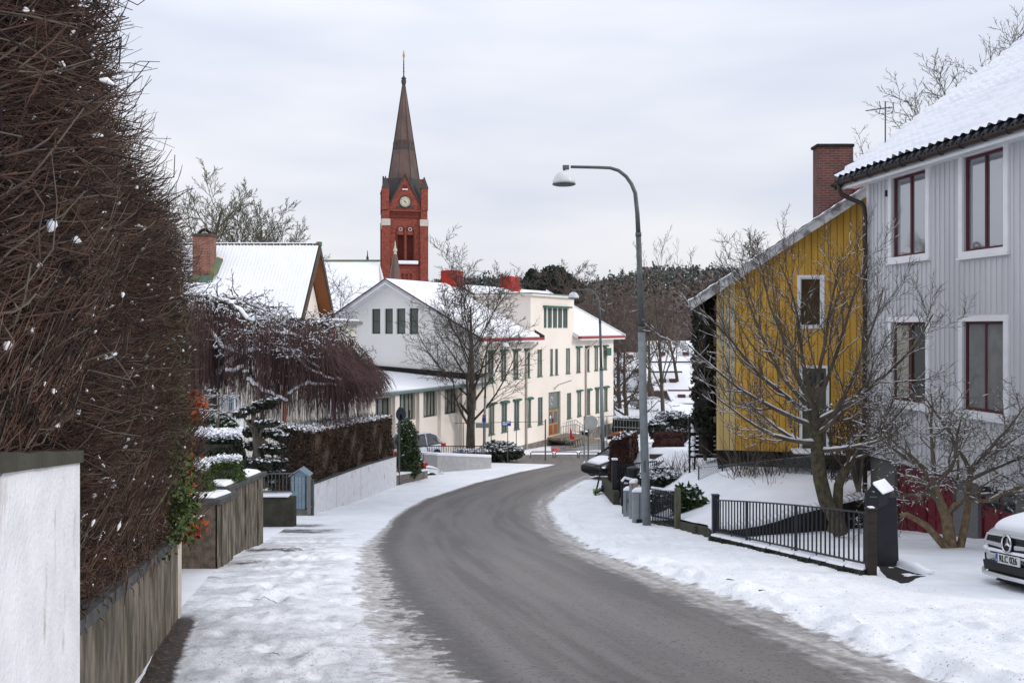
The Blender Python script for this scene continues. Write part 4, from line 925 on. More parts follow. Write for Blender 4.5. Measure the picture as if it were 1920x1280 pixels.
# ------------------------------------------------------------------ house on the left with the steep roof
def left_house():
    r = empty('white_house', (-14, 40, -6.5), 'pale house with steep snow covered tile roof, brown gable eaves and cream panel walls', 'house')
    XV = -9.1; zr = ZZ(462, 40.3); ze = .40; Yf, Yb, Ym = 37.0, 43.7, 40.35; X0 = -21
    sl_ = (zr - ze) / (Ym - Yf); L = math.sqrt(1 + sl_ ** 2)
    wl = MB(); xw = XV - .62
    wl.prism([(xw, Yf + .25, ze - .2), (xw, Yb - .25, ze - .2), (xw, Ym, zr - .25)], [(X0, Yf + .25, ze - .2), (X0, Yb - .25, ze - .2), (X0, Ym, zr - .25)]); wl.build('gable_wall', M['cream_render'], r)
    # body
    b = MB(); b.box(WF, X0, -7.9, 37.5, 43.5, -7, ze - .19); b.build('wall', M['cream_panel'], r)
    # vertical panels on the front wall
    x = -20.9; me = None
    while x < -7.75:
        q = MB(); q.box(WF, x, x + .165, 37.44, 37.495, -5.9, .15)
        q.build('panel', M['cream_panel'], r); x += .18
    q = MB(); q.box(WF, -8.0, -7.85, 37.4, 37.55, -6.8, .15); q.build('corner_board', M['white_paint'], r)
    # roof slabs
    q = MB(); slab(q, [(X0, Yf - .05, ze), (XV, Yf - .05, ze), (XV, Ym, zr), (X0, Ym, zr)], .16); slab(q, [(X0, Yb + .05, ze), (X0, Ym, zr), (XV, Ym, zr), (XV, Yb + .05, ze)], .16); q.build('roof', M['brown_trim'], r)
    tiled_snow('snow_cover', (X0, Yf - .08, ze + .03), (1, 0, 0), (0, 1 / L, sl_ / L), XV - X0 - .03, (Ym - Yf) * L + .05, M['roof_snow'], r, pa=.155, pb=.19, amp=.011, step=.017, na=4, nb=3, lift=.02)
    tiled_snow('snow_cover', (X0, Yb + .08, ze + .03), (1, 0, 0), (0, -1 / L, sl_ / L), XV - X0 - .03, (Ym - Yf) * L + .05, M['roof_snow'], r, pa=.3, pb=.36, amp=.015, step=.02, na=3, nb=2, lift=.02)
    for ya, yb_ in ((Yf, Ym), (Yb, Ym)):
        q = MB(); d = .0; q.hexa([(XV, ya, ze - .30), (XV + .06, ya, ze - .30), (XV, yb_, zr - .30), (XV + .06, yb_, zr - .30), (XV, ya, ze + .06), (XV + .06, ya, ze + .06), (XV, yb_, zr + .1), (XV + .06, yb_, zr + .1)]); q.build('verge_board', M['brown_trim'], r)
        q = MB(); q.hexa([(xw, ya, ze - .24), (XV - .002, ya, ze - .24), (xw, yb_, zr - .24), (XV - .002, yb_, zr - .24), (xw, ya, ze - .17), (XV - .002, ya, ze - .17), (xw, yb_, zr - .17), (XV - .002, yb_, zr - .17)]); q.build('soffit', M['brown_wood'], r)
    for i in range(38):
        x = X0 + .15 + i * .31
        if x > XV - .1: break
        q = MB(); q.tube([(x, Ym - .02, zr + .07), (x + .27, Ym - .02, zr + .07)], [.085, .1], 8); o = q.build('ridge_tile', M['brown_trim'], r)
        q = MB(); q.tube([(x, Ym, zr + .12), (x + .3, Ym, zr + .12)], [.075, .085], 6); q.build('ridge_snow', M['roof_snow'], r)
    q = MB(); q.box(WF, XV - .12, XV + .1, Ym - .1, Ym + .1, zr + .02, zr + .22); q.build('ridge_end', M['copper'], r)
    # low flat roofed part on the right
    q = MB(); q.box(WF, -9.6, -7.62, 37.4, 43.6, ze - .24, ze - .06); q.build('flat_roof', M['grey_wood'], r)
    q = MB(); q.box(WF, -9.3, -7.75, 37.45, 43.3, ze - .06, ze + .03); q.build('flat_roof_snow', M['roof_snow'], r, bev=.03)
    fr = Fr((-7.9, 37.5, 0), (0, 1), (1, 0))
    q = MB(); q.box(WF, -8.9, -7.87, 37.38, 37.43, -.55, -.15); q.build('window', M['white_paint'], r)
    q = MB(); q.box(WF, -8.3, -7.95, 37.36, 37.378, -.62, -.2); q.build('window', M['dark_glass'], r)
    # downpipes and the glazed door at the right end
    for px in (533, 625.5):
        x = XX(px, 37.3); q = MB(); q.tube([(x, 37.34, .1), (x, 37.34, -6.4)], .085 if px < 600 else .06, 8); q.build('downpipe', M['rust_pipe'], r, smooth=True)
    x0, x1 = XX(630, 37.4), XX(657, 37.4); f0 = Fr((x0, 37.42, 0), (1, 0), (0, -1)); window(r, f0, .02, x1 - x0, -5.4, ZZ(738, 37.4), M['white_paint'], M['gray_glass'], b=.0, t=.09, nv=1)
    x0, x1 = XX(415, 37.4), XX(438, 37.4); f0 = Fr((x0, 37.42, 0), (1, 0), (0, -1)); q = MB(); q.box(f0, 0, x1 - x0, 0, .06, -5.4, ZZ(742, 37.4)); dd = q.build('door', mat('pale_blue_door', (.25, .42, .48), rough=.5), r)
    q = MB(); q.box(f0, .05, x1 - x0 - .05, .06, .07, -4.2, ZZ(752, 37.4)); q.build('pane', M['gray_glass'], dd)
    q = MB(); q.box(f0, x1 - x0, x1 - x0 + .45, 0, .05, -5.6, ZZ(742, 37.4)); q.build('door_side', M['white_paint'], r)
    # chimney
    Yc = 38.6; x0, x1 = XX(361, Yc), XX(394, Yc); zt_ = ZZ(443, Yc)
    q = MB(); q.box(WF, x0, x1, Yc, Yc + .8, 1.5, zt_); ch = q.build('chimney', M['chimney_brick2'], r)
    q = MB(); q.box(WF, x0 - .05, x1 + .05, Yc - .05, Yc + .85, zt_, zt_ + .13); q.build('chimney_cap', M['brown_trim'], ch, bev=.02)
    q = MB(); q.tube([(x0 + .1 + .6 * t, Yc + .4, zt_ + .13 + .22 * math.sin(math.pi * t)) for t in np.linspace(0, 1, 9)], .07, 6); q.build('chimney_hood', M['dark_wall'], ch)
    q = MB(); q.box(WF, x0 - .14, x1 + .14, Yc - .14, Yc + .1, 1.95, 2.38); q.hexa([(x1, Yc - .1, 2.2), (x1 + .25, Yc - .1, 2.35), (x1, Yc + .9, 2.6), (x1 + .3, Yc + .9, 2.75), (x1, Yc - .1, 2.6), (x1 + .2, Yc - .1, 2.5), (x1, Yc + .9, 3.3), (x1 + .28, Yc + .9, 3.2)]); q.build('chimney_flashing', M['copper'], ch)
left_house()

# ------------------------------------------------------------------ church
def church():
    Y0 = 160.; th = R(11); cx = XX(757, Y0); u = (math.cos(th), math.sin(th)); n = (math.sin(th), -math.cos(th)); hw = 3.65
    C_ = Fr((cx, Y0, 0), u, n); B = M['church_brick']; z = lambda py: ZZ(py, Y0)
    r = empty('church', (cx, Y0, -6), 'red brick church with a tall clock tower, dark pointed spire and snowy nave roof', 'church')
    b = MB(); ho = [(-.35 - 1.4, -.35 - .25, z(491), z(444)), (-.35 + .35, -.35 + 1.5, z(491), z(444))]
    faces = [(Fr(C_.p(0, hw, 0), u, n), 1), (Fr(C_.p(-hw, 0, 0), (n[0], n[1]), (-u[0], -u[1])), 0)]
    b.wall(faces[0][0], -hw, hw, -8, z(399), [(q[0] + .35, q[1] + .35, q[2], q[3]) for q in ho], .9)
    lf = Fr(C_.p(-hw, 0, 0), (-n[0], -n[1]), (-u[0], -u[1])); b.wall(lf, -hw, hw, -8, z(399), [(-1.4, -.25, z(491), z(444)), (.35, 1.5, z(491), z(444))], .9)
    b.quad(C_.p(hw, hw, -8), C_.p(hw, -hw, -8), C_.p(hw, -hw, z(399)), C_.p(hw, hw, z(399))); b.quad(C_.p(-hw, -hw, -8), C_.p(hw, -hw, -8), C_.p(hw, -hw, z(399)), C_.p(-hw, -hw, z(399)))
    b.build('tower', B, r)
    k = MB(); k.box(C_, -hw + .8, hw - .8, -hw + .8, hw - .8, z(500), z(436)); k.build('belfry_core', M['church_dark'], r)
    for fr in (faces[0][0], lf):
        for cxx in (-.83, .92):
            # pointed arch heads, built as dark openings with brick mouldings
            q = MB(); pts = []
            for t in np.linspace(0, 1, 7): pts.append((cxx - .58 + .58 * t * (1.0), z(444) + 1.15 * math.sin(t * math.pi / 2)))
            arc = [(cxx - .58, z(444) - .02)] + [(cxx - .58 * math.cos(t), z(444) + 1.15 * math.sin(t) ** .8) for t in np.linspace(.05, math.pi - .05, 11)] + [(cxx + .58, z(444) - .02)]
            q.quad(*[fr.p(a, .03, zz) for a, zz in arc]); q.build('arch_panel', M['red_metal'] if 0 else B, r)
            q = MB(); q.tube([fr.p(a * 1., .06, zz) for a, zz in [(cxx - .72, z(491))] + [(cxx - .72, z(444))] + [(cxx - .72 * math.cos(t), z(444) + 1.5 * math.sin(t) ** .8) for t in np.linspace(.1, math.pi - .1, 11)] + [(cxx + .72, z(444)), (cxx + .72, z(491))]], .12, 5); q.build('arch_moulding', M['church_dark'], r)
            q = MB(); q.lathe((0, 0, 0), [(.0, 0), (.0, 0)], 3) if 0 else None
            cc = fr.p(cxx, .08, z(434)); q = MB(); q.tube([fr.p(cxx + .3 * math.cos(t), .08, z(434) + .3 * math.sin(t)) for t in np.linspace(0, 2 * math.pi, 13)], .08, 4); q.build('roundel', M['stone_light'], r)
        q = MB(); q.box(fr, -.12 + .05, .12 + .05, .0, .18, z(491), z(430)); q.build('mullion', B, r)
        for zz, h, bb, mm in ((z(399), .25, .35, B), (z(411), .18, .22, M['church_dark']), (z(497), .3, .3, M['church_dark']), (z(502), .2, .2, B)):
            q = MB(); q.box(fr, -hw - (bb if h > .2 else 0), hw + (bb if h > .2 else 0), .0, bb, zz - h, zz); q.build('cornice', mm, r)
        for i in range(14): q = MB(); a = -hw + .9 + i * .42; q.box(fr, a, a + .2, .0, .2, z(408), z(404)); q.build('corbel', M['church_dark'], r)
        for i in range(4): 
            q = MB(); a = -1.35 + i * .75; q.box(fr, a, a + .42, -.05, .04, z(526), z(517)); q.lathe(fr.p(a + .21, .0, z(517)), [(.21, -.05), (.18, .15), (.0, .2)], 8); q.build('arcade_opening', M['church_dark'], r)
    q = MB(); q.box(faces[0][0], -2.0, 2.4, .0, .45, z(497) - .1, z(497) + .55); q.build('ledge_snow', M['roof_snow'], r, bev=.15)
    # corner buttresses with pale stone blocks
    for sa, sb in ((1, 1), (-1, 1), (-1, -1), (1, -1)):
        q = MB(); a0, a1 = (hw - .9, hw + .55) if sa > 0 else (-hw - .55, -hw + .9); b0, b1 = (hw - .9, hw + .55) if sb > 0 else (-hw - .55, -hw + .9)
        q.box(C_, a0, a1, b0, b1, -8, z(428)); q.box(C_, a0 + (.0 if sa < 0 else 0) + .12, a1 - .12, b0 + .12, b1 - .12, z(428), z(401)); q.build('buttress', B, r)
        q = MB(); q.box(C_, a0 - .06, a1 + .06, b0 - .06, b1 + .06, z(428), z(416)); q.build('stone_block', M['stone_light'], r)
        c = C_.p(sa * (hw - .1), sb * (hw - .1), z(399)); q = MB(); s_ = .62
        q.box(Fr(c, u, n), -s_, s_, -s_, s_, 0, 4.0); q.build('pinnacle', B, r)
        q = MB(); bs = [add(c, (u[0] * x + n[0] * y, u[1] * x + n[1] * y, 4.0)) for x, y in ((-s_ - .1, -s_ - .1), (s_ + .1, -s_ - .1), (s_ + .1, s_ + .1), (-s_ - .1, s_ + .1))]
        tp = add(c, (0, 0, 6.3)); q.add(bs + [tp], [(0, 1, 4), (1, 2, 4), (2, 3, 4), (3, 0, 4), (3, 2, 1, 0)]); q.build('pinnacle_roof', M['spire_band'], r)
    # gables with clocks
    for ang in range(4):
        ca, sa = math.cos(ang * math.pi / 2), math.sin(ang * math.pi / 2); un = (u[0] * ca + n[0] * sa, u[1] * ca + n[1] * sa); nn_ = (-u[0] * sa + n[0] * ca, -u[1] * sa + n[1] * ca)
        fr = Fr((cx, Y0, 0), un, nn_); g0 = z(399); g1 = z(335)
        q = MB(); q.prism([fr.p(-3.2, hw + .05, g0), fr.p(3.2, hw + .05, g0), fr.p(0, hw + .05, g1)], [fr.p(-3.2, .5, g0), fr.p(3.2, .5, g0), fr.p(0, .5, g1)]); q.build('clock_gable', B, r)
        for s_ in (-1, 1):
            q = MB(); q.tube([fr.p(s_ * 3.35, hw + .15, g0), fr.p(0, hw + .15, g1 + .25)], .17, 5); q.build('gable_edge', M['spire_band'], r)
        q = MB(); zc = z(384); F2 = Fr(fr.p(0, hw + .1, zc), un, nn_)
        def disc(q, rad, b0, b1, k=24):
            q.prism([F2.p(rad * math.cos(t * 2 * math.pi / k), b0, rad * math.sin(t * 2 * math.pi / k)) for t in range(k)], [F2.p(rad * math.cos(t * 2 * math.pi / k), b1, rad * math.sin(t * 2 * math.pi / k)) for t in range(k)])
        disc(q, 1.12, .0, .12); q = q.build('clock', M['spire_band'], r); f = MB(); disc(f, .92, .12, .16); f.build('clock_face', M['clock'], q)
        f = MB(); F3 = F2
        for h in range(12):
            a = h * math.pi / 6; f.box(Fr(F2.p(.74 * math.sin(a), .17, .74 * math.cos(a)), un, nn_), -.05, .05, 0, .02, -.09, .09)
        f.build('hour_marks', M['church_dark'], q)
        for a, l, wd in ((R(-48), .62, .05), (R(132), .42, .07)):
            f = MB(); f.prism([F2.p(-wd * math.cos(a), .2, wd * math.sin(a)), F2.p(wd * math.cos(a), .2, -wd * math.sin(a)), F2.p(l * math.sin(a), .2, l * math.cos(a))], [F2.p(-wd * math.cos(a), .23, wd * math.sin(a)), F2.p(wd * math.cos(a), .23, -wd * math.sin(a)), F2.p(l * math.sin(a), .23, l * math.cos(a))]); f.build('clock_hand', M['black_metal'], q)
        q = MB(); F4 = Fr(fr.p(0, hw + .06, z(357)), un, nn_); q.prism([F4.p(.4 * math.cos(t * math.pi / 4), 0, .4 * math.sin(t * math.pi / 4)) for t in range(8)], [F4.p(.4 * math.cos(t * math.pi / 4), .08, .4 * math.sin(t * math.pi / 4)) for t in range(8)]); q.build('roundel', M['church_dark'], r)
        q = MB(); q.box(fr, -.5, .5, hw + .05, hw + .3, z(362) , z(362) + .16); q.build('ledge_snow', M['roof_snow'], r)
    # skirt roof between gables and spire
    oc = lambda rad, zz, ph=0: [(cx + rad * math.cos(th + ph + k * math.pi / 4 + math.pi / 8), Y0 + rad * math.sin(th + ph + k * math.pi / 4 + math.pi / 8), zz) for k in range(8)]
    sq = [C_.p(x, y, z(396)) for x, y in ((hw, hw * .4), (hw, -hw * .4), (hw * .4, -hw), (-hw * .4, -hw), (-hw, -hw * .4), (-hw, hw * .4), (-hw * .4, hw), (hw * .4, hw))]
    q = MB(); base = oc(hw * 1.12, z(396)); q.prism(base, oc(3.05, z(338))); q.build('spire_skirt', M['spire_band'], r)
    lv = [(3.05, z(338)), (2.8, z(325)), (2.15, z(283)), (2.1, z(282)), (1.88, z(266)), (1.83, z(264)), (.28, z(160))]
    for (r0, z0), (r1, z1), mm, nm in ((lv[0], lv[2], M['spire'], 'spire'), (lv[2], lv[4], M['spire_band'], 'spire_band'), (lv[4], lv[6], M['spire'], 'spire')):
        q = MB(); e = .06 if nm == 'spire_band' else 0; q.prism(oc(r0 + e, z0), oc(r1 + e, z1)); q.build(nm, mm, r)
    for k in range(8):
        a = oc(1, 0)[k]; q = MB(); q.tube([(cx + (a[0] - cx) * 3.08, Y0 + (a[1] - Y0) * 3.08, z(338)), (cx + (a[0] - cx) * .3, Y0 + (a[1] - Y0) * .3, z(160))], [.07, .04], 4); q.build('spire_rib', M['spire_band'], r)
    for k in range(8):
        a = oc(1, 0)[k]; b_ = oc(1, 0)[(k + 1) % 8]; m_ = ((a[0] + b_[0]) / 2 - cx, (a[1] + b_[1]) / 2 - Y0); q = MB(); rad = 2.08
        uu = Vector((a[0] - b_[0], a[1] - b_[1])); uu.normalize(); ctr = (cx + m_[0] * rad, Y0 + m_[1] * rad, z(273.5))
        q.tube([add(ctr, (uu.x * .45 * math.cos(t), uu.y * .45 * math.cos(t), .55 * math.sin(t))) for t in np.linspace(0, 2 * math.pi, 11)], .06, 4); q.build('band_ornament', M['brown_wood'], r)
    q = MB(); q.lathe((cx, Y0, z(160)), [(.3, 0), (.42, .3), (.5, .8), (.35, 1.0), (.5, 1.2), (.3, 1.5), (.12, 1.7), (.1, 4.2), (.06, 5.4), (.03, 6.2)], 10); q.build('finial', M['spire_band'], r)
    for i, zz in enumerate((2.6, 3.2, 3.8, 4.4)):
        q = MB(); q.lathe((cx, Y0, z(160) + zz), [(.1, -.06), (.22 - i * .03, 0), (.1, .06)], 8); q.build('finial_ring', M['spire_band'], r)
    q = MB(); q.lathe((cx, Y0, z(107)), [(.04, -.4), (.2, .0), (.24, .3), (.1, .9), (.02, 1.3)], 8); q.build('weather_vane', M['gold'], r)
    # nave behind the white gable
    NR = ZZ(488, 150); xa, xb = XX(400, 152), XX(716, 152); q = MB()
    q.prism([(xa, 141, 1.2), (xa, 163, 1.2), (xa, 152, NR)], [(xb + 1, 141, 1.2), (xb + 1, 163, 1.2), (xb - .5, 152, NR)]); q.build('nave_roof', M['roof_snow'], r)
    q = MB(); q.box(WF, xa, xb + .5, 142, 162, -8, 1.2); q.build('nave_wall', B, r)
    q = MB(); q.box(WF, xa, xb - .3, 151.8, 152.2, NR - .05, NR + .25); q.build('nave_ridge', M['copper'], r)
    q = MB(); x = XX(689, 152); q.lathe((x, 152, NR), [(.22, 0), (.22, .7), (.1, 1.0), (.05, 1.9)], 6); q.build('ridge_finial', M['spire_band'], r)
    q = MB(); x = XX(741, 150); zb_ = ZZ(530, 150); q.lathe((x, 150, zb_), [(1.05, -1), (1.0, .0), (.85, 2.0), (.35, 5.0)], 8); q.build('turret', M['spire'], r)
    q = MB(); q.lathe((x, 150, zb_ + 5), [(.32, -.1), (.2, .4), (.4, .7), (.2, 1.1), (.12, 1.6), (.06, 2.3)], 8); q.build('turret_finial', M['stone_light'], r)
church()
# ------------------------------------------------------------------ walls along the left
def strip_wall(name, pts, th, m, label, cat, cap=None, capm=None, over=.05, tz=None, bz=None, parent=None, seg=8, rough=0.):
    """pts: (x, y, z_bottom, z_top) along the street face; body goes th to the left"""
    r = empty(name, (pts[0][0], pts[0][1], pts[0][2]), label, cat) if parent is None else parent
    P = []
    for i in range(len(pts) - 1):
        for k in range(seg): t = k / seg; P.append([pts[i][j] * (1 - t) + pts[i + 1][j] * t for j in range(4)])
    P.append(list(pts[-1]))
    def body(off0, off1, f0, f1, nm, mm, jit=0.):
        V = []; n = len(P)
        for p in P:
            j = jit * (mn.noise(Vector((p[0] * 3, p[1] * 3, 1))))
            for o_, z_ in ((off0, f0(p)), (off0, f1(p)), (off1, f1(p)), (off1, f0(p))): V.append((p[0] - o_ + (j if o_ == off0 else 0), p[1], z_ + (j if z_ == f1(p) else 0)))
        Q = []
        for i in range(n - 1):
            for k in range(4): Q.append((i * 4 + k, i * 4 + (k + 1) % 4, (i + 1) * 4 + (k + 1) % 4, (i + 1) * 4 + k))
        Q += [(3, 2, 1, 0), (n * 4 - 4, n * 4 - 3, n * 4 - 2, n * 4 - 1)]
        q = MB(); q.add(V, Q); return q.build(nm, mm, r)
    body(0, th, lambda p: p[2] - .5, lambda p: p[3], 'wall_face', m, rough)
    if cap: body(-over, th + over, lambda p: p[3] + .002, lambda p: p[3] + cap, 'coping', capm, .012)
    return r, P
wx = lambda y: float(xlw(y)) - .0
# white rendered wall nearest the camera: 2.4 .. 3.9
strip_wall('garden_wall', [(-1.40, 2.2, -2.2, -.385), (-1.975, 3.9, float(G(3.9)), -.615)], .30, M['white_render'], 'white rendered wall nearest the camera with a dark concrete coping', 'wall', .06, M['dark_conc'], .02)
strip_wall('garden_wall', [(-2.09, 3.92, float(G(3.9)), -1.47), (-3.28, 8.4, float(G(8.4)), -2.06)], .28, M['concrete'], 'low stained concrete wall under the tall bare hedge', 'wall', .075, M['cap'], .05)
pm = MB(); pm.box(WF, -3.32, -3.26, 8.32, 8.42, -3.1, -2.06); o = pm.build('wall_end', M['stone_light']); tag(o, 'pale upright strip closing the end of the low stained concrete wall', 'post')
def conc2():
    r = empty('garden_wall', (-4.2, 12, -3.4), 'weathered concrete wall in two stepped blocks with slate coping and snow on top', 'wall')
    for (x0, y0, x1, y1, zt0, zt1) in ((-4.15, 12, -4.28, 13.1, -2.47, -2.60), (-4.40, 13.15, -4.62, 15.8, -2.52, -2.74)):
        q = MB(); back = 3.0 if y0 < 13 else .35
        zb = float(G(y0)) - .4
        q.prism([(x0, y0, zb), (x1, y1, zb), (x1 - back, y1, zb), (x0 - back, y0, zb)], [(x0, y0, zt0), (x1, y1, zt1), (x1 - back, y1, zt1), (x0 - back, y0, zt0)]); q.build('concrete_block', M['concrete'] if y0 > 13 else M['concrete_front'], r)
        n = 11 if y0 > 13 else 5
        for k in range(n):       # board-marked face with shallow ribs
            t0 = k / n; t1 = (k + .97 - .08 * ((k * 5) % 3)) / n; q = MB(); d = .008 + .014 * ((k * 7) % 4) / 2
            q.hexa([(x0 + (x1 - x0) * t0 - .02, y0 + (y1 - y0) * t0, zb), (x0 + (x1 - x0) * t0 + d, y0 + (y1 - y0) * t0, zb), (x0 + (x1 - x0) * t1 - .02, y0 + (y1 - y0) * t1, zb), (x0 + (x1 - x0) * t1 + d, y0 + (y1 - y0) * t1, zb),
                    (x0 + (x1 - x0) * t0 - .02, y0 + (y1 - y0) * t0, zt0 + (zt1 - zt0) * t0 - .01), (x0 + (x1 - x0) * t0 + d, y0 + (y1 - y0) * t0, zt0 + (zt1 - zt0) * t0 - .01), (x0 + (x1 - x0) * t1 - .02, y0 + (y1 - y0) * t1, zt0 + (zt1 - zt0) * t1 - .01), (x0 + (x1 - x0) * t1 + d, y0 + (y1 - y0) * t1, zt0 + (zt1 - zt0) * t1 - .01)])
            q.build('rib', M['concrete'], r)
        q = MB(); e = .07; q.prism([(x0 + e, y0 - e, zt0 + .0), (x1 + e, y1 + e, zt1 + .0), (x1 - back, y1 + e, zt1), (x0 - back, y0 - e, zt0)], [(x0 + e, y0 - e, zt0 + .08), (x1 + e, y1 + e, zt1 + .08), (x1 - back, y1 + e, zt1 + .08), (x0 - back, y0 - e, zt0 + .08)]); q.build('coping', M['cap'], r, bev=.008)
        q = MB(); q.prism([(x0 + .0, y0 - .03, zt0 + .08), (x1 + .0, y1 - .0, zt1 + .08), (x1 - back + .02, y1, zt1 + .08), (x0 - back + .02, y0 + .03, zt0 + .08)], [(x0 - .07, y0 + .03, zt0 + .14), (x1 - .07, y1 - .08, zt1 + .14), (x1 - back + .05, y1, zt1 + .15), (x0 - back + .05, y0 + .06, zt0 + .15)]); q.build('coping_snow', M['snow'], r, bev=.03)
conc2()
# path with gate between the walls
def low_wall_gate():
    Yg = 20.5; z0 = float(G(Yg)); r = empty('garden_wall', (XX(520, Yg), Yg, z0), 'short dark mossy wall under the grey garden railing beside the path', 'wall')
    q = MB(); x0, x1 = XX(478, Yg), XX(549, Yg); q.prism([(x0, Yg, z0 - .4), (x1, Yg + .1, z0 - .4), (x1, Yg + .35, z0 - .4), (x0, Yg + .25, z0 - .4)], [(x0, Yg, ZZ(932, Yg)), (x1, Yg + .1, ZZ(934, Yg)), (x1, Yg + .35, ZZ(934, Yg)), (x0, Yg + .25, ZZ(932, Yg))]); q.build('wall_face', M['dark_conc'], r)
    q = MB(); q.box(WF, x0, x1 - .1, Yg - .0, Yg + .32, ZZ(932, Yg) - .0, ZZ(927, Yg)); q.build('coping_snow', M['snow'], r, bev=.02)
    f = empty('railing', (XX(520, Yg), Yg + .2, ZZ(930, Yg)), 'thin grey metal railing standing on the short dark mossy wall', 'railing')
    zt, zb = ZZ(890, Yg), ZZ(924, Yg); y = Yg + .2
    q = MB(); q.tube([(x0, y, zt), (x1 - .05, y, zt)], .02, 6); q.tube([(x0, y, zb), (x1 - .05, y, zb)], .02, 6); q.build('rail', M['galv_dark'], f)
    for i in range(10):
        x = x0 + .08 + i * .09; q = MB(); q.tube([(x, y, zb), (x, y, zt)], .009, 5); q.build('bar', M['galv_dark'], f)
    # blue-grey roofed gate cupboard with tall posts
    Yb = 24.2; zb = ZZ(962, Yb); b = empty('mail_shelter', (XX(563, Yb), Yb, zb), 'blue grey wooden box with a small pitched roof beside the garden gate', 'shelter')
    X0, X1 = XX(546, Yb), XX(572, Yb); zt = ZZ(893, Yb)
    q = MB(); q.box(WF, X0 + .02, X1 - .02, Yb + .03, Yb + .4, zb + .1, zt - .01); q.build('body', M['blue_grey'], b)
    nb = 4; w_ = (X1 - X0) / nb
    for i in range(nb): q = MB(); q.box(WF, X0 + i * w_ + .006, X0 + (i + 1) * w_ - .006, Yb, Yb + .028, zb + .12, zt); q.build('board', M['blue_grey'], b)
    for zz in (905, 930): q = MB(); q.box(WF, X0, X1, Yb - .015, Yb - .001, ZZ(zz, Yb), ZZ(zz - 2.5, Yb)); q.build('strap', M['blue_grey'], b)
    xm = (X0 + X1) / 2 + .05; q = MB(); P = [(X0 - .06, zt), (xm, ZZ(880, Yb)), (X1 + .12, zt), (X1 + .12, zt + .03), (xm, ZZ(878, Yb)), (X0 - .06, zt + .03)]
    q.prism([(a, Yb - .06, z) for a, z in P], [(a, Yb + .45, z) for a, z in P]); q.prism([(X0, Yb + .02, zt), (X1 + .06, Yb + .02, zt), (xm, Yb + .02, ZZ(881, Yb))], [(X0, Yb + .4, zt), (X1 + .06, Yb + .4, zt), (xm, Yb + .4, ZZ(881, Yb))]); q.build('roof', M['blue_grey'], b)
    q = MB(); q.box(WF, X1 + .06, X1 + .15, Yb + .1, Yb + .2, zb + .2, zt - .05); q.build('post', M['galv_dark'], b)
    q = MB(); q.box(WF, X0 - .03, XX(582, Yb), Yb - .02, Yb + .4, zb - .25, zb + .1); q.build('base', M['granite'], b)
    g = empty('garden_gate', (XX(575, Yb), Yb, zb), 'narrow metal garden gate between the blue grey box and the white wall', 'gate')
    xa, xb = X1 + .02, XX(578, Yb); q = MB(); 
    for i in range(5): 
        x = xa + (xb - xa) * i / 4; p = MB(); p.tube([(x, Yb + .5, zb + .12), (x, Yb + .5, zt - .3)], .012, 5); p.build('bar', M['blue_grey'], g)
    q.box(WF, xa, xb, Yb + .48, Yb + .52, zb + .1, zb + .14); q.box(WF, xa, xb, Yb + .48, Yb + .52, zt - .32, zt - .28); q.build('gate_frame', M['blue_grey'], g)
    for i, (p0, p1, mm, lb) in enumerate(((577, 583, 'grey_wood', 'weathered grey timber post left of the white wall end'), (583.5, 587, 'galv_dark', 'dark steel post tight against the white wall end'))):
        q = MB(); q.box(WF, XX(p0, Yb), XX(p1, Yb), Yb - .1 + i * .12, Yb + .02 + i * .12, zb - .3, zt + .02 - i * .12); o = q.build('gate_post', M[mm]); tag(o, lb, 'post')
low_wall_gate()
YW = [24.5, 27.5, 31, 36.2]
r_, P_ = strip_wall('garden_wall', [(float(xlw(y)), y, float(G(y)), zt_) for y, zt_ in zip(YW, (-4.50, -4.72, -4.98, -5.44))], .25, M['white_render'], 'long low white rendered wall below the clipped brown hedge', 'wall', .05, M['cap'], .02)
for yj in (27.1, 30.2, 33.4):
    q = MB(); x = float(xlw(yj)); q.box(WF, x - .01, x + .004, yj, yj + .012, float(G(yj)) - .1, -4.5 - (yj - 24.5) * .08); q.build('joint', M['cap'], r_)
# stone wall, railing beyond the white wall
pts = [(-4.98, 36.25, float(G(36.25)), float(G(36.25)) + .46), (-4.02, 40.6, float(G(40.6)), float(G(40.6)) + .38)]
strip_wall('stone_wall', pts, .4, M['granite'], 'low rough stone wall in front of the red car', 'wall', .08, M['snow'], .03, rough=.05)
f = empty('railing', (-5.1, 37, -6.2), 'thin dark railing on the rough stone wall in front of the red car', 'railing')
for k in range(2):
    q = MB(); q.tube([(-5.15, 36.4, float(G(36.4)) + .8 + .4 * k), (-4.2, 40.5, float(G(40.5)) + .75 + .4 * k)], .014, 5); q.build('rail', M['black_metal'], f)
for k in range(6):
    t = k / 5; q = MB(); q.tube([(-5.15 + .95 * t, 36.4 + 4.1 * t, float(G(36.4 + 4.1 * t)) + .4), (-5.15 + .95 * t, 36.4 + 4.1 * t, float(G(36.4 + 4.1 * t)) + 1.2)], .014, 5); q.build('post', M['black_metal'], f)
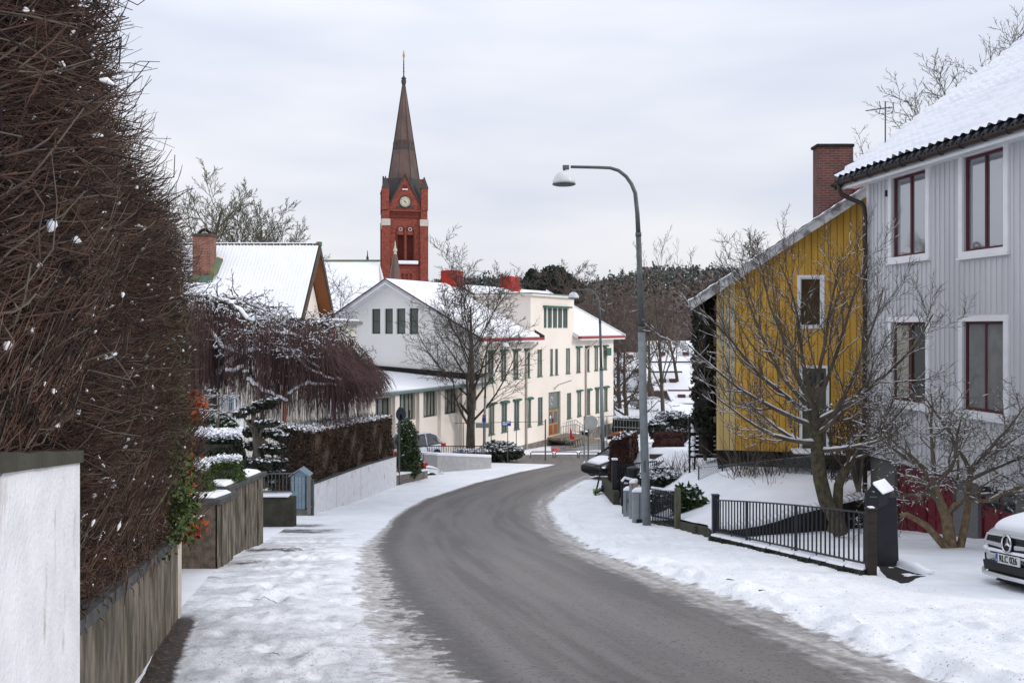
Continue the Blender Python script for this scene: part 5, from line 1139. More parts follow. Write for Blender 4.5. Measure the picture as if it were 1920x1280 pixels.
# pale grey retaining wall by the junction
Yp = 46.
rw = empty('retaining_wall', (XX(860, Yp), Yp, -8.2), 'smooth pale grey retaining wall at the street corner below the bare tree', 'wall'); mc_ = mat('pale_concrete', (.42, .42, .42), (.36, .36, .36), rough=.85)
RW = [(786, 45.4, 851), (820, 43.9, 853), (870, 45.2, 855), (921, 46.6, 857)]
for nm, dz0, dz1, mm in (('wall_face', -9, 0, mc_), ('coping_snow', .0, .10, M['snow'])):
    q = MB()
    for (pa, y0, t0), (pb, y1, t1) in zip(RW[:-1], RW[1:]):
        a, b = W(pa, t0, y0), W(pb, t1, y1); e = .03 if dz1 else 0
        lo = lambda p: -8.8 if dz0 < -1 else p[2] + dz0
        q.hexa([(a[0], a[1] - e, lo(a)), (b[0], b[1] - e, lo(b)), (a[0], a[1] + .3, lo(a)), (b[0], b[1] + .3, lo(b)), (a[0], a[1] - e, a[2] + dz1), (b[0], b[1] - e, b[2] + dz1), (a[0], a[1] + .3, a[2] + dz1), (b[0], b[1] + .3, b[2] + dz1)])
    q.build(nm, mm, rw)
fr_ = empty('railing', (XX(840, Yp + .8), Yp + .8, ZZ(852, Yp)), 'row of thin dark upright bars on the pale grey retaining wall', 'railing')
q = MB(); zt = ZZ(836, Yp + .8); q.tube([(XX(776, Yp + .8), Yp + .8, zt), (XX(905, Yp + .8), Yp + .8, zt)], .025, 5); q.build('rail', M['black_metal'], fr_)
bm = None
for i in range(44):
    x = XX(776, Yp + .8) + i * .095
    if bm is None: q = MB(); q.box(WF, -.014, .014, -.01, .01, -.62, .0); bm = q.build('bar', M['black_metal'], fr_, local=True); o = bm
    else: o = bm.copy(); COL.objects.link(o)
    o.location = (x - fr_.location.x, 0, zt - fr_.location.z)

# ------------------------------------------------------------------ lamps
def lamp_proto():
    Y = 21.; bx, bz = XX(1213, Y), float(G(Y))
    r = empty('street_lamp', (bx, Y, bz), 'tall grey street lamp with curved arm nearest the camera, beside the grey cabinets', 'street lamp', 'curved arm street lamps')
    def P(px, py): return (XX(px, Y), Y, ZZ(py, Y))
    q = MB(); q.tube([P(1213, 992), P(1207, 800), P(1203, 620)], [.105, .1, .09], 12); q.build('pole', M['galv'], r, smooth=True)
    q = MB(); q.tube([P(1203, 620), P(1197, 440)], [.07, .065], 12); q.tube([P(1203.2, 622), P(1203, 612)], .095, 12); q.tube([P(1197, 443), P(1197, 436)], .075, 12)
    q.tube([P(1197, 440), P(1195, 400), P(1191, 362), P(1184, 345), P(1174, 331), P(1160, 320), P(1144, 315), P(1120, 314), P(1070, 313)], [.06, .055, .05, .048, .045, .043, .04, .038, .036], 10); q.build('arm', M['galv_dark'], r, smooth=True)
    q = MB(); q.box(WF, XX(1055, Y), XX(1067, Y), Y - .05, Y + .05, ZZ(318, Y), ZZ(310, Y)); q.tube([P(1058, 318), P(1058, 324)], .03, 8); q.build('bracket', M['galv_dark'], r, bev=.01)
    c = (XX(1057.5, Y), Y, ZZ(345, Y)); rr = XX(1079, Y) - XX(1057.5, Y)
    q = MB(); h = ZZ(320, Y) - ZZ(345, Y); q.lathe(c, [(rr * math.cos(t), h * math.sin(t)) for t in np.linspace(0, math.pi / 2 - .05, 9)], 24); q.build('lamp_shade', M['lamp_white'], r, smooth=True)
    q = MB(); q.lathe(c, [(rr + .005, .0), (rr + .005, -.018), (rr * .9, -.03), (rr * .3, -.05)], 24); q.build('diffuser', M['galv_dark'], r, smooth=True)
    q = MB(); q.box(Fr((XX(1207.5, Y), Y - .1, ZZ(873, Y)), (1, 0), (0, 1)), -.03, .03, -.012, .0, -.14, .14); q.build('sticker', M['galv_dark'], r)
    return r
L1 = lamp_proto()
L2 = copy_tree(L1); Y = 42.; L2.location = (XX(1131, Y), Y, float(G(Y)) + .45); L2.rotation_euler = (0, 0, R(-48)); L2['label'] = 'curved arm street lamp further down, above the small black parked car'; L2.scale = (.99, .99, .99)
L3 = copy_tree(L1); Y = 52.5; L3.location = (XX(907, Y), Y, -8.4); L3.rotation_euler = (0, 0, R(140)); L3['label'] = 'thin street lamp standing in front of the school beside the bare tree'; L3.scale = (.86, .86, .86)

# ------------------------------------------------------------------ black bar fence by the driveway
def bar_fence():
    pA = np.array([XX(1340, 16.3), 16.3, float(G(16.3)) + .05]); pB = np.array([XX(1630, 11.25), 11.25, float(G(11.25)) + .02])
    r = empty('bar_fence', tuple(pA), 'black metal bar fence along the pavement in front of the fruit tree', 'fence')
    hA, hB = ZZ(937, 16.3) - pA[2], ZZ(962, 11.25) - pB[2]
    n = 41
    def at(t): return pA + (pB - pA) * t
    def top(t): return pA[2] + hA + (pB[2] + hB - pA[2] - hA) * t + .03 * math.sin(t * 3.1)
    q = MB(); q.tube([(*at(t)[:2], top(t)) for t in np.linspace(0, 1, 12)], .014, 6); q.build('top_rail', M['black_metal'], r)
    q = MB(); q.tube([(*at(t)[:2], at(t)[2] + .17) for t in np.linspace(0, 1, 12)], .016, 6); q.build('bottom_rail', M['black_metal'], r)
    for i in range(1, n):
        t = (i / n); t = t ** .98; p = at(t); thick = i in (11, 25); s = .018 if thick else .009
        q = MB(); q.box(Fr(tuple(p), (.64, -.77), (.77, .64)), -s, s, -s, s, .0 if thick or i % 6 == 0 else .17, top(t) - p[2]); q.build('post' if thick else 'bar', M['black_metal'], r)
    kb = MB(); u = (pB - pA)[:2]; u = u / np.linalg.norm(u); fr = Fr((pA[0], pA[1], 0), tuple(u), (-u[1] if -u[1] < 0 else u[1], u[0] if -u[1] < 0 else -u[0]))
    Lf = float(np.linalg.norm((pB - pA)[:2]))
    st = empty('fence_plinth', (pA[0], pA[1], pA[2] - .1), 'mossy low stone edge under the black bar fence, capped with snow', 'kerb')
    ns = 11; nf = (-.77, -.64); uf = tuple(u)
    rg = random.Random(3)
    for i in range(ns):
        t0, t1 = i / ns, (i + .96) / ns; a, b = at(t0), at(t1); d = .16 + rg.uniform(-.015, .02); zt0, zt1 = .035, .035
        P = []
        for zz in (-.25, .03):
            for off in (-.10, d):
                for p in (a, b): P.append((p[0] + nf[0] * off, p[1] + nf[1] * off, p[2] + (zz if zz < 0 else .10) + rg.uniform(-.008, .008)))
        q = MB(); q.hexa(P); q.build('stone', M['moss'], st, bev=.02)
        q = MB(); P = []
        for zz, g_ in ((.105, 0), (.135, .03)):
            for off in (-.10 + g_, d - .01 - g_):
                for p in (a, b): P.append((p[0] + nf[0] * off, p[1] + nf[1] * off, p[2] + zz))
        q.hexa(P); q.build('stone_snow', M['snow'], st, bev=.02)
    rs = np.random.default_rng(5); n_ = 2600; t = rs.random(n_); C = np.array([at(x) for x in t]); off = .17 + rs.normal(0, .022, n_); C[:, 0] += nf[0] * off; C[:, 1] += nf[1] * off; C[:, 2] += rs.uniform(-.06, .10, n_)
    V, Q = quads(C, .035, rs, 0, 1.4); np_mesh('moss', V, Q, M['dark_leaf'], st)
    # posts
    for (px, Y, w_, py0, py1, mm, lb) in ((1341.5, 16.35, .062, 928, 1016, 'black_metal', 'black square steel post at the far end of the bar fence'), (1633, 11.2, .058, 954, 1080, 'wood_dark', 'dark weathered post at the near end of the bar fence')):
        q = MB(); x = XX(px, Y); q.box(WF, x - w_, x + w_, Y - w_, Y + w_, ZZ(py1, Y) - .1, ZZ(py0, Y)); po = empty('gate_post', (x, Y, ZZ(py1, Y)), lb, 'post'); q.build('post', M[mm], po, bev=.008)
        q = MB(); q.box(WF, x - w_ - .01, x + w_ + .01, Y - w_ - .01, Y + w_ + .01, ZZ(py0, Y), ZZ(py0, Y) + .015); q.build('post_cap', M[mm], po)
        if mm == 'wood_dark': q = MB(); q.box(WF, x - w_ + .02, x + w_ - .02, Y - w_ + .02, Y + w_ - .02, ZZ(py0, Y) + .015, ZZ(py0, Y) + .035); q.build('post_snow', M['snow'], po, bev=.008)
bar_fence()
def mailbox_stand():
    Y = 12.1; z0 = float(G(Y)); x0, x1 = XX(1645, Y), XX(1684, Y); r = empty('letterbox_stand', ((x0 + x1) / 2, Y, z0), 'tall black box stand behind the dark weathered post', 'stand')
    zt = ZZ(930, Y); q = MB(); q.prism([(x0 - .02, Y - .05, z0 - .1), (x1 + .02, Y, z0 - .1), (x1 + .02, Y + .5, z0 - .1), (x0 - .02, Y + .4, z0 - .1)], [(x0 - .02, Y - .05, zt), (x1 - .02, Y, zt), (x1 - .02, Y + .5, zt), (x0 - .02, Y + .4, zt)]); q.build('box', M['black_metal'], r, bev=.01)
    Ym = 11.8; m = empty('letterbox', (XX(1637, Ym), Ym, ZZ(948, Ym)), 'black house shaped letterbox with a snow covered roof', 'letterbox')
    xa, xb, xm = XX(1622, Ym), XX(1650, Ym), XX(1637, Ym); P = [(xa + .03, ZZ(950, Ym)), (xb - .02, ZZ(952, Ym)), (xb, ZZ(924, Ym)), (xm, ZZ(906, Ym)), (xa, ZZ(924, Ym))]
    v = (.27, .28, .0); q = MB(); q.prism([(x, Ym, z) for x, z in P], [add((x, Ym, z), v) for x, z in P]); q.build('body', M['black_metal'], m, bev=.006)
    q = MB(); q.box(WF, xm - .05, xm + .05, Ym - .012, Ym - .001, ZZ(932, Ym), ZZ(930, Ym)); q.build('letter_slot', M['galv_dark'], m)
    q = MB(); q.lathe((xm, Ym - .005, ZZ(921, Ym)), [(.018, -.01), (.022, 0), (.018, .01)], 8); q.build('emblem', M['galv'], m)
    q = MB(); A = [(xm - .02, Ym - .02, ZZ(907, Ym)), (xb + .03, Ym - .02, ZZ(927, Ym)), (xb + .035, Ym - .02, ZZ(923, Ym)), (xm - .01, Ym - .02, ZZ(902, Ym))]; q.prism(A, [add(p, v, (.02, .02, 0)) for p in A]); q.build('roof_snow', M['snow'], m, bev=.015)
mailbox_stand()
# flat dark sheet giving the look of a sunken, shaded hollow at the driveway
def gz(px, py, dz=0.): Y = invY(py); return (XX(px, Y), Y, float(G(Y)) + dz)
def hollow():
    A = [gz(x, y, .06) for x, y in ((1646, 1066), (1664, 1063), (1690, 1073), (1716, 1082), (1742, 1087), (1716, 1092), (1704, 1098), (1690, 1101), (1672, 1094), (1655, 1082))]
    q = MB(); q.prism([add(p, (0, 0, -.1)) for p in A], A); o = q.build('hollow_shade', M['dark_wall'], bev=.006); tag(o, 'short black bare hollow at the driveway beside the dark weathered post', 'kerb')
    T = [gz(x, y, .09) for x, y in ((1655, 1060), (1670, 1062), (1684, 1068), (1700, 1073), (1716, 1079), (1734, 1084), (1750, 1085))]; q = MB(); q.tube([add(p, (.06, .09, -.02 + .012 * math.sin(i * 2.1))) for i, p in enumerate(T)], [.02, .055, .075, .06, .075, .05, .015], 10); o = q.build('snow_drift', M['snow'], smooth=True); o['kind'] = 'structure'
    for sc_, (x, y) in ((.03, (1725, 1086)), (.02, (1698, 1095)), (.035, (1662, 1074))): pass
hollow()
# exposed kerb stones beside the carriageway
def kerbs():
    r = empty('kerb', W(1400, 1110, 10.1), 'line of exposed dark kerb stones poking out of the roadside snow', 'kerb')
    pts = [(1352, 1094), (1372, 1098), (1392, 1104), (1412, 1112), (1428, 1120), (1452, 1131)]
    for i in range(len(pts) - 1):
        (a, b), (c, d) = pts[i], pts[i + 1]; Y0, Y1 = invY(b), invY(d); p, s = W(a, b, Y0), W(c - 3, d, Y1); q = MB(); w_ = .05 if i < 4 else .03
        q.hexa([(p[0], p[1], p[2] - .1), (s[0], s[1], s[2] - .1), (p[0] + .1, p[1] + w_, p[2] - .1), (s[0] + .1, s[1] + w_, s[2] - .1), (p[0], p[1], p[2] + .042), (s[0], s[1], s[2] + .042), (p[0] + .1, p[1] + w_, p[2] + .06), (s[0] + .1, s[1] + w_, s[2] + .06)]); q.build('kerb_stone', M['kerb'], r, bev=.012)
kerbs()

# dark retaining wall that holds the lawn
def lawn_wall():
    r = empty('retaining_wall', (4, 16.7, -4.2), 'dark stained retaining wall holding up the snowy lawn behind the bar fence', 'wall'); N_ = 14; q = MB(); 
    for i in range(N_):
        t0, t1 = i / N_, (i + 1) / N_; X0_, X1_ = 3.86 + 4.6 * t0, 3.86 + 4.6 * t1; Y0_, Y1_ = 16.56 + 3.72 * t0, 16.56 + 3.72 * t1
        ta, tb = float(terrace(X0_, Y0_)) - .02, float(terrace(X1_, Y1_)) - .02
        q.hexa([(X0_, Y0_ - .05, ta - 1.2), (X1_, Y1_ - .05, tb - 1.2), (X0_, Y0_ + .14, ta - 1.2), (X1_, Y1_ + .14, tb - 1.2), (X0_, Y0_ - .05, ta - .02), (X1_, Y1_ - .05, tb - .02), (X0_, Y0_ + .14, ta - .02), (X1_, Y1_ + .14, tb - .02)])
    q.build('wall_face', M['dark_wall'], r)
    q = MB()
    for i in range(28):
        t0, t1 = i / 28, (i + 1) / 28; X0_, X1_ = 3.86 + 4.6 * t0, 3.86 + 4.6 * t1; Y0_, Y1_ = 16.56 + 3.72 * t0, 16.56 + 3.72 * t1; e0, e1 = .012 * math.sin(i * 2.3), .012 * math.sin((i + 1) * 2.3)
        ta, tb = float(terrace(X0_, Y0_)) - .05, float(terrace(X1_, Y1_)) - .05
        q.hexa([(X0_, Y0_ - .085 + e0, ta), (X1_, Y1_ - .085 + e1, tb), (X0_, Y0_ + .25, ta), (X1_, Y1_ + .25, tb), (X0_, Y0_ - .05 + e0, ta + .07), (X1_, Y1_ - .05 + e1, tb + .07), (X0_, Y0_ + .25, ta + .085), (X1_, Y1_ + .25, tb + .085)])
    q.build('coping_snow', M['snow'], r, smooth=True)
    r = empty('stone_edge', (3.8, 19, -4.5), 'mossy dark stone edge below the picket fence and the snowy lawn', 'kerb')
    ys = [16.5, 17.2, 18.0, 18.8, 19.6, 20.2, 20.7, 21.2, 21.9, 22.6]; rg = random.Random(2)
    for y0, y1 in zip(ys[:-1], ys[1:]):
        a, b = float(xrs(y0)), float(xrs(y1)); z0, z1 = float(G(y0)), float(G(y1)); t0, t1 = float(terrace(a + .1, y0)), float(terrace(b + .1, y1)); j = rg.uniform(-.02, .03)
        q = MB(); q.hexa([(a - .02 + j, y0, z0 - .2), (a + .3, y0, z0 - .2), (b - .02 + j, y1 - .03, z1 - .2), (b + .3, y1 - .03, z1 - .2), (a + j, y0, t0 - .03), (a + .3, y0, t0 - .03), (b + j, y1 - .03, t1 - .03), (b + .3, y1 - .03, t1 - .03)]); q.build('stone', M['moss'], r, bev=.03)
lawn_wall()
# picket fence by the lamp
def picket():
    pts = [(XX(1222, 21.6), 21.6), (XX(1268, 19.9), 19.9)]; r = empty('picket_fence', (pts[0][0], pts[0][1], -4.8), 'short dark picket fence with snow on its top rail right of the lamp', 'fence')
    a, b = [np.array([*p, float(G(p[1])) + .12]) for p in pts]; h = .80
    for zz in (.12, .72): q = MB(); q.tube([tuple(a + [0, 0, zz]), tuple(b + [0, 0, zz])], .025, 5); q.build('rail', M['black_metal'], r)
    q = MB(); q.tube([tuple(a + [0, 0, h + .03]), tuple((a + b) / 2 + [0, 0, h + .01]), tuple(b + [0, 0, h + .02])], .03, 6); q.build('rail_snow', M['snow'], r)
    for i in range(15):
        t = (i + .5) / 15; p = a + (b - a) * t; q = MB(); q.box(Fr(tuple(p), (.17, -.985), (.985, .17)), -.02, .02, -.008, .008, 0, h); q.build('picket', M['black_metal'], r)
    for (px, Y, py0, py1, w_, mm, lb) in ((1270.5, 19.85, 915, 995, .065, 'post_wood', 'stout mossy wooden post at the near end of the picket fence'),):
        x = XX(px, Y); q = MB(); q.box(WF, x - w_, x + w_, Y - w_, Y + w_, ZZ(py1, Y) - .1, ZZ(py0, Y)); po = q.build('fence_post', M[mm], bev=.012); tag(po, lb, 'post')
    # far black railing with posts, by the small car
    Y = 28.8; 
    for (px, Y, py0, py1, w_, lb) in ((1152, 28.8, 862, 948, .085, 'tall black square post with snow cap left of the grey cabinets'), (1171, 24.6, 906, 956, .07, 'short black post close behind the grey cabinets')):
        x = XX(px, Y); q = MB(); q.box(WF, x - w_, x + w_, Y - w_, Y + w_, ZZ(py1, Y) - .3, ZZ(py0, Y)); po = empty('gate_post', (x, Y, ZZ(py1, Y)), lb, 'post'); q.build('post', M['black_metal'], po, bev=.01)
        q = MB(); q.box(WF, x - w_ - .01, x + w_ + .03, Y - w_ - .01, Y + w_ + .02, ZZ(py0, Y), ZZ(py0, Y) + .06); q.build('post_snow', M['snow'], po, bev=.025)
    r = empty('bar_fence', (XX(1155, 28.8), 28.8, -6), 'far black bar fence running right from the tall black post', 'fence')
    A = np.array([XX(1155, 28.8), 28.8]); B_ = np.array([XX(1232, 30), 30.]); zt = ZZ(872, 28.8)
    q = MB(); q.tube([(A[0], A[1], zt), (B_[0], B_[1], zt - .05)], .025, 5); q.tube([(A[0], A[1], zt - .95), (B_[0], B_[1], zt - 1.0)], .025, 5); q.build('rail', M['black_metal'], r)
    for i in range(22):
        t = (i + .5) / 22; p = A + (B_ - A) * t; q = MB(); q.box(Fr((p[0], p[1], 0), (1, 0), (0, 1)), -.012, .012, -.012, .012, zt - 1.0, zt - .03 * t); q.build('bar', M['black_metal'], r)
    q = MB(); Yk = 28.8; q.prism([(XX(1128, 34), 34, -6.9), (XX(1150, 28), 28, -6.3), (XX(1162, 28), 28, -6.3), (XX(1140, 34), 34, -6.9)], [(XX(1128, 34), 34, -6.0), (XX(1150, 28), 28, -5.35), (XX(1162, 28), 28, -5.35), (XX(1140, 34), 34, -6.0)]); o = q.build('low_wall', M['moss'], bev=.03); tag(o, 'small mossy sloping wall leading up to the tall black post', 'wall')
picket()
# grey street cabinets
def cabinets():
    for i, (p0, p1, pt, pb, Y, lb) in enumerate(((1168, 1181, 918, 965, 23.6, 'narrow light grey street cabinet furthest from the lamp'), (1179, 1192, 904, 976, 22.9, 'tall flat grey street cabinet with an orange warning label'), (1184, 1213, 921, 985, 21.7, 'wide rounded grey street cabinet just left of the lamp pole'))):
        x0, x1 = XX(p0, Y), XX(p1, Y); zt, zb = ZZ(pt, Y), ZZ(pb, Y); d = .35; r = empty('street_cabinet', ((x0 + x1) / 2, Y, zb), lb, 'cabinet', 'grey street cabinets by the lamp')
        q = MB(); q.prism([(x0, Y, zb - .25), (x1, Y - .02, zb - .25), (x1 + .12, Y + d, zb - .25), (x0 + .12, Y + d, zb - .25)], [(x0 + .01, Y + .02, zt), (x1 - .01, Y, zt), (x1 + .11, Y + d, zt), (x0 + .13, Y + d, zt)]); q.build('body', M['cabinet'], r, bev=.02 if i < 2 else .05)
        q = MB(); q.prism([(x0 - .01, Y - .01, zt - .02), (x1 + .01, Y - .03, zt - .02), (x1 + .13, Y + d, zt - .02), (x0 + .12, Y + d, zt - .02)], [(x0 + .03, Y + .05, zt + .05), (x1 - .02, Y + .02, zt + .05), (x1 + .09, Y + d - .03, zt + .05), (x0 + .15, Y + d - .03, zt + .05)]); q.build('snow_cap', M['snow'], r, bev=.02)
        q = MB(); q.box(WF, (x0 + x1) / 2 - .004, (x0 + x1) / 2 + .004, Y - .025, Y - .0, zb + .1, zt - .06); q.box(WF, x1 - .06, x1 - .04, Y - .035, Y - .01, (zt + zb) / 2, (zt + zb) / 2 + .1); q.build('door_seam', M['galv_dark'], r)
        if i == 1: q = MB(); q.box(WF, x0 + .07, x0 + .22, Y + .005, Y + .012, zt - .12, zt - .03); q.build('warning_label', mat('orange_label', (.6, .22, .03), rough=.5), r)
        if i == 2: q = MB(); q.box(WF, x0 + .12, x1 - .01, Y - .05, Y - .021, zb - .2, zb + .17); q.build('plinth', M['black_plastic'], r, bev=.02)
    Y = 27.; x = XX(1187, Y); q = MB(); q.lathe((x, Y, ZZ(898, Y)), [(.17, 0), (.2, .3), (.21, .31), (.2, .36), (.1, .4)], 12); o = q.build('bin', M['black_plastic'], smooth=False); tag(o, 'small round dark bin half hidden behind the grey cabinets', 'bin')
    Y = 24.3; q = MB(); q.tube([(XX(1167, Y), Y, ZZ(948, Y)), (XX(1167, Y), Y, ZZ(905, Y)), (XX(1171, Y), Y, ZZ(900, Y)), (XX(1185, Y), Y, ZZ(903, Y)), (XX(1192, Y), Y, ZZ(910, Y))], .05, 6); o = q.build('arched_rail', M['black_metal']); tag(o, 'black arched metal rail with snow behind the grey cabinets', 'rail')
    q = MB(); q.tube([(XX(1166, Y), Y, ZZ(902, Y)), (XX(1171, Y), Y, ZZ(895.5, Y)), (XX(1185, Y), Y, ZZ(899, Y)), (XX(1192, Y), Y, ZZ(906, Y))], .045, 6); q.build('snow', M['snow'], o)
cabinets()
# scooter
def scooter():
    Y = 32.; b = (XX(1117, Y), Y, ZZ(930, Y)); r = empty('electric_scooter', b, 'black electric scooter with lime green details standing in the roadside snow', 'scooter')
    s = 1.0
    q = MB(); q.box(Fr(b, (.35, .937), (-.937, .35)), .0, .85, -.08, .08, .10, .17); q.build('deck', M['black_plastic'], r, bev=.02)
    for t, nm in ((-.08, 'front'), (.95, 'rear')):
        c = Fr(b, (.35, .937), (-.937, .35)).p(t, 0, .12); q = MB()
        q.tube([(c[0] - .03, c[1], c[2]), (c[0] + .03, c[1], c[2])], .12, 14); q.build('wheel', M['tyre'], r); q = MB(); q.tube([(c[0] - .035, c[1], c[2]), (c[0] + .035, c[1], c[2])], .05, 8); q.build('hub', M['lime'], r)
    q = MB(); q.tube([add(b, (0, -.05, .15)), add(b, (.10, 0, .55)), add(b, (.20, .05, 1.1))], .032, 8); q.build('stem', M['black_plastic'], r)
    q = MB(); q.box(WF, b[0] - .12, b[0] + .02, b[1] - .12, b[1] - .04, b[2] + .12, b[2] + .3); q.build('mudguard', M['lime'], r, bev=.03)
    q = MB(); q.tube([add(b, (-.05, .0, 1.13)), add(b, (.2, .05, 1.12)), add(b, (.48, .1, 1.1))], .018, 6); q.build('handlebar', M['black_plastic'], r)
scooter()

# ------------------------------------------------------------------ signs
def pole_sign(name, Y, px, pyt, pyb, label, plate=None, mp=None, rad=None, pr=.03, extra=()):
    x = XX(px, Y); r = empty(name, (x, Y, ZZ(pyb, Y)), label, 'sign'); q = MB(); q.tube([(x, Y, ZZ(pyb, Y) - .3), (x, Y, ZZ(pyt, Y))], pr, 8); q.build('pole', M['galv_dark'], r)
    if rad:
        q = MB(); c = (XX(rad[0], Y), Y - .05, ZZ(rad[1], Y)); rr = rad[2] / F * Y; asp = rad[3]
        q.prism([(c[0] + rr * asp * math.cos(t * math.pi / 12), c[1] - .02, c[2] + rr * math.sin(t * math.pi / 12)) for t in range(24)], [(c[0] + rr * asp * math.cos(t * math.pi / 12), c[1] + .0, c[2] + rr * math.sin(t * math.pi / 12)) for t in range(24)]); q.build('sign_plate', mp, r)
    for (a0, a1, b0, b1, m_, nm) in extra:
        q = MB(); q.box(WF, XX(a0, Y), XX(a1, Y), Y - .07, Y - .04, ZZ(b1, Y), ZZ(b0, Y)); q.build(nm, m_, r, bev=.01)
    return r
pole_sign('road_sign', 36.7, 748.5, 763, 910, 'dark back of a round road sign at the end of the long white wall', rad=(752, 776, 12.5, .75), mp=M['sign_blue_grey'], pr=.035, extra=((750, 754, 776, 786, M['galv'], 'clamp'), (746, 751, 800, 812, M['galv_dark'], 'clamp')))
pole_sign('direction_sign', 51., 906.5, 780, 858, 'grey rectangular back of a direction sign right of the bare tree trunk', pr=.03, extra=((892, 917, 793, 801.5, M['sign_grey'], 'sign_plate'),))
pole_sign('parking_sign', 50.6, 907.5, 774, 858, 'small blue and red sign plate high on its pole near the bare tree', pr=.022, extra=((904, 911.5, 782, 791, M['blue_paint'], 'sign_plate'), (904.5, 911, 777, 781.5, M['red_trim'], 'upper_plate'), (905.5, 909.5, 785, 788, M['white_paint'], 'sign_symbol')))
s_ = pole_sign('direction_sign', 50.8, 952, 789, 858, 'blue rectangular direction sign in front of the snowy rhododendron', pr=.025, extra=((940, 958, 789, 798, M['blue_paint'], 'sign_plate'),))
def text(parent, body, loc, size, m, rz=0, name='lettering', align='CENTER', rx=R(90)):
    c = bpy.data.curves.new('lettering', 'FONT'); c.body = body; c.size = size; c.extrude = .003; c.align_x = align; c.align_y = 'CENTER'
    o = bpy.data.objects.new(name, c); COL.objects.link(o); dg = bpy.context.evaluated_depsgraph_get(); me = bpy.data.meshes.new_from_object(o.evaluated_get(dg)); bpy.data.objects.remove(o)
    me.materials.clear(); me.materials.append(m); o = bpy.data.objects.new(name, me); COL.objects.link(o); o.parent = parent; pl = rootof(parent).location
    o.location = (loc[0] - pl.x, loc[1] - pl.y, loc[2] - pl.z); o.rotation_euler = (rx, 0, rz); return o
for zz, x0, x1 in ((791.5, 942, 948), (791.5, 949, 956), (795, 942, 951)):
    q = MB(); q.box(WF, XX(x0, 50.8), XX(x1, 50.8), 50.715, 50.729, ZZ(zz + .8, 50.8), ZZ(zz - .8, 50.8)); q.build('sign_line', M['white_paint'], s_)
pole_sign('road_sign', 53., 1103, 782, 858, 'large round grey sign plate before the school corner', rad=(1108, 791.5, 13, 1.0), mp=mat('pale_sign_back', (.42, .44, .45), rough=.5), pr=.04)
pole_sign('marker_post', 47.5, 767.5, 777, 850, 'slim dark marker post with a paddle top beside the evergreen bush', pr=.02, extra=((765, 769.5, 768, 785, M['dark_frame'], 'paddle'),))
# tall thin fence posts before the school
def mesh_fence():
    for grp, posts, Y0, rail, lb in (('a', [827, 843, 868.6, 882, 889, 921, 968, 1022.6], 53.2, ((825, 793.5), (1023, 790)), 'tall thin steel post fence with a top wire before the school front'), ('b', [1095.5, 1123, 1138], 54.2, ((1095, 784), (1150, 779)), 'short run of thin steel fence right of the school steps')):
        r = empty('wire_fence', (XX(posts[0], Y0), Y0, -8.3), lb, 'fence')
        for px in posts:
            x = XX(px, Y0); t = (px - rail[0][0]) / (rail[1][0] - rail[0][0]); py = rail[0][1] * (1 - t) + rail[1][1] * t; wd = .045 if px in (1022.6, 1095.5) else .025
            q = MB(); q.tube([(x, Y0, float(farz(x, 57.)) - .1), (x, Y0, ZZ(py - (4 if wd > .03 else 0), Y0))], wd, 6); q.build('post', M['galv_dark'] if grp == 'a' else M['galv'], r)
        q = MB(); q.tube([(XX(rail[0][0], Y0), Y0, ZZ(rail[0][1], Y0)), (XX(rail[1][0], Y0), Y0, ZZ(rail[1][1], Y0))], .018, 5); q.build('rail', M['galv_dark'], r)
mesh_fence()
# hoop barriers
for i, (p0, p1, lb) in enumerate(((995, 1037, 'left one of the low steel hoop barriers across the school yard'), (1041, 1083, 'middle low steel hoop barrier across the school yard'), (1086, 1123, 'right low hoop barrier, the one with several bars'))):
    Y = 55.; r = empty('barrier', (XX((p0 + p1) / 2, Y), Y, ZZ(857, Y)), lb, 'barrier', 'low hoop barriers'); zt, zb = ZZ(846.5, Y), ZZ(858, Y); x0, x1 = XX(p0, Y), XX(p1, Y)
    q = MB(); q.tube([(x0, Y, zb - .2), (x0, Y, zt - .1), (x0 + .1, Y, zt), (x1 - .1, Y, zt), (x1, Y, zt - .1), (x1, Y, zb - .2)], .035, 6); q.build('hoop', M['galv_dark'], r)
    for k in range(1 if i < 2 else 3): q = MB(); z = zt - (.2 if i < 2 else .1) - .08 * k; q.tube([(x0, Y, z), (x1, Y, z)], .018, 5); q.build('bar', M['galv_dark'], r)
# red scooter toy & bucket by the doors, wooden racks
q = MB(); c = SC.p(apx(1030), 1.9, -8.25); q.box(WF, c[0] - .14, c[0] + .2, c[1], c[1] + .3, c[2] + .0, c[2] + .2); q.hexa([(c[0] - .14, c[1], c[2] + .2), (c[0] + .06, c[1], c[2] + .2), (c[0] - .14, c[1] + .2, c[2] + .2), (c[0] + .06, c[1] + .2, c[2] + .2), (c[0] - .16, c[1], c[2] + .8), (c[0] - .08, c[1], c[2] + .8), (c[0] - .16, c[1] + .2, c[2] + .8), (c[0] - .08, c[1] + .2, c[2] + .8)]); o = q.build('shovel', M['red_plastic'], bev=.03); tag(o, 'red plastic snow shovel leaning beside the school door', 'shovel')
q = MB(); c = SC.p(apx(980), 2.6, -8.85); q.lathe(c, [(.22, 0), (.3, .5), (.32, .52)], 10); o = q.build('bucket', mat('pink_red_plastic', (.55, .12, .14), rough=.5)); tag(o, 'pinkish red bucket on the ground at the foot of the school downpipe', 'bucket')
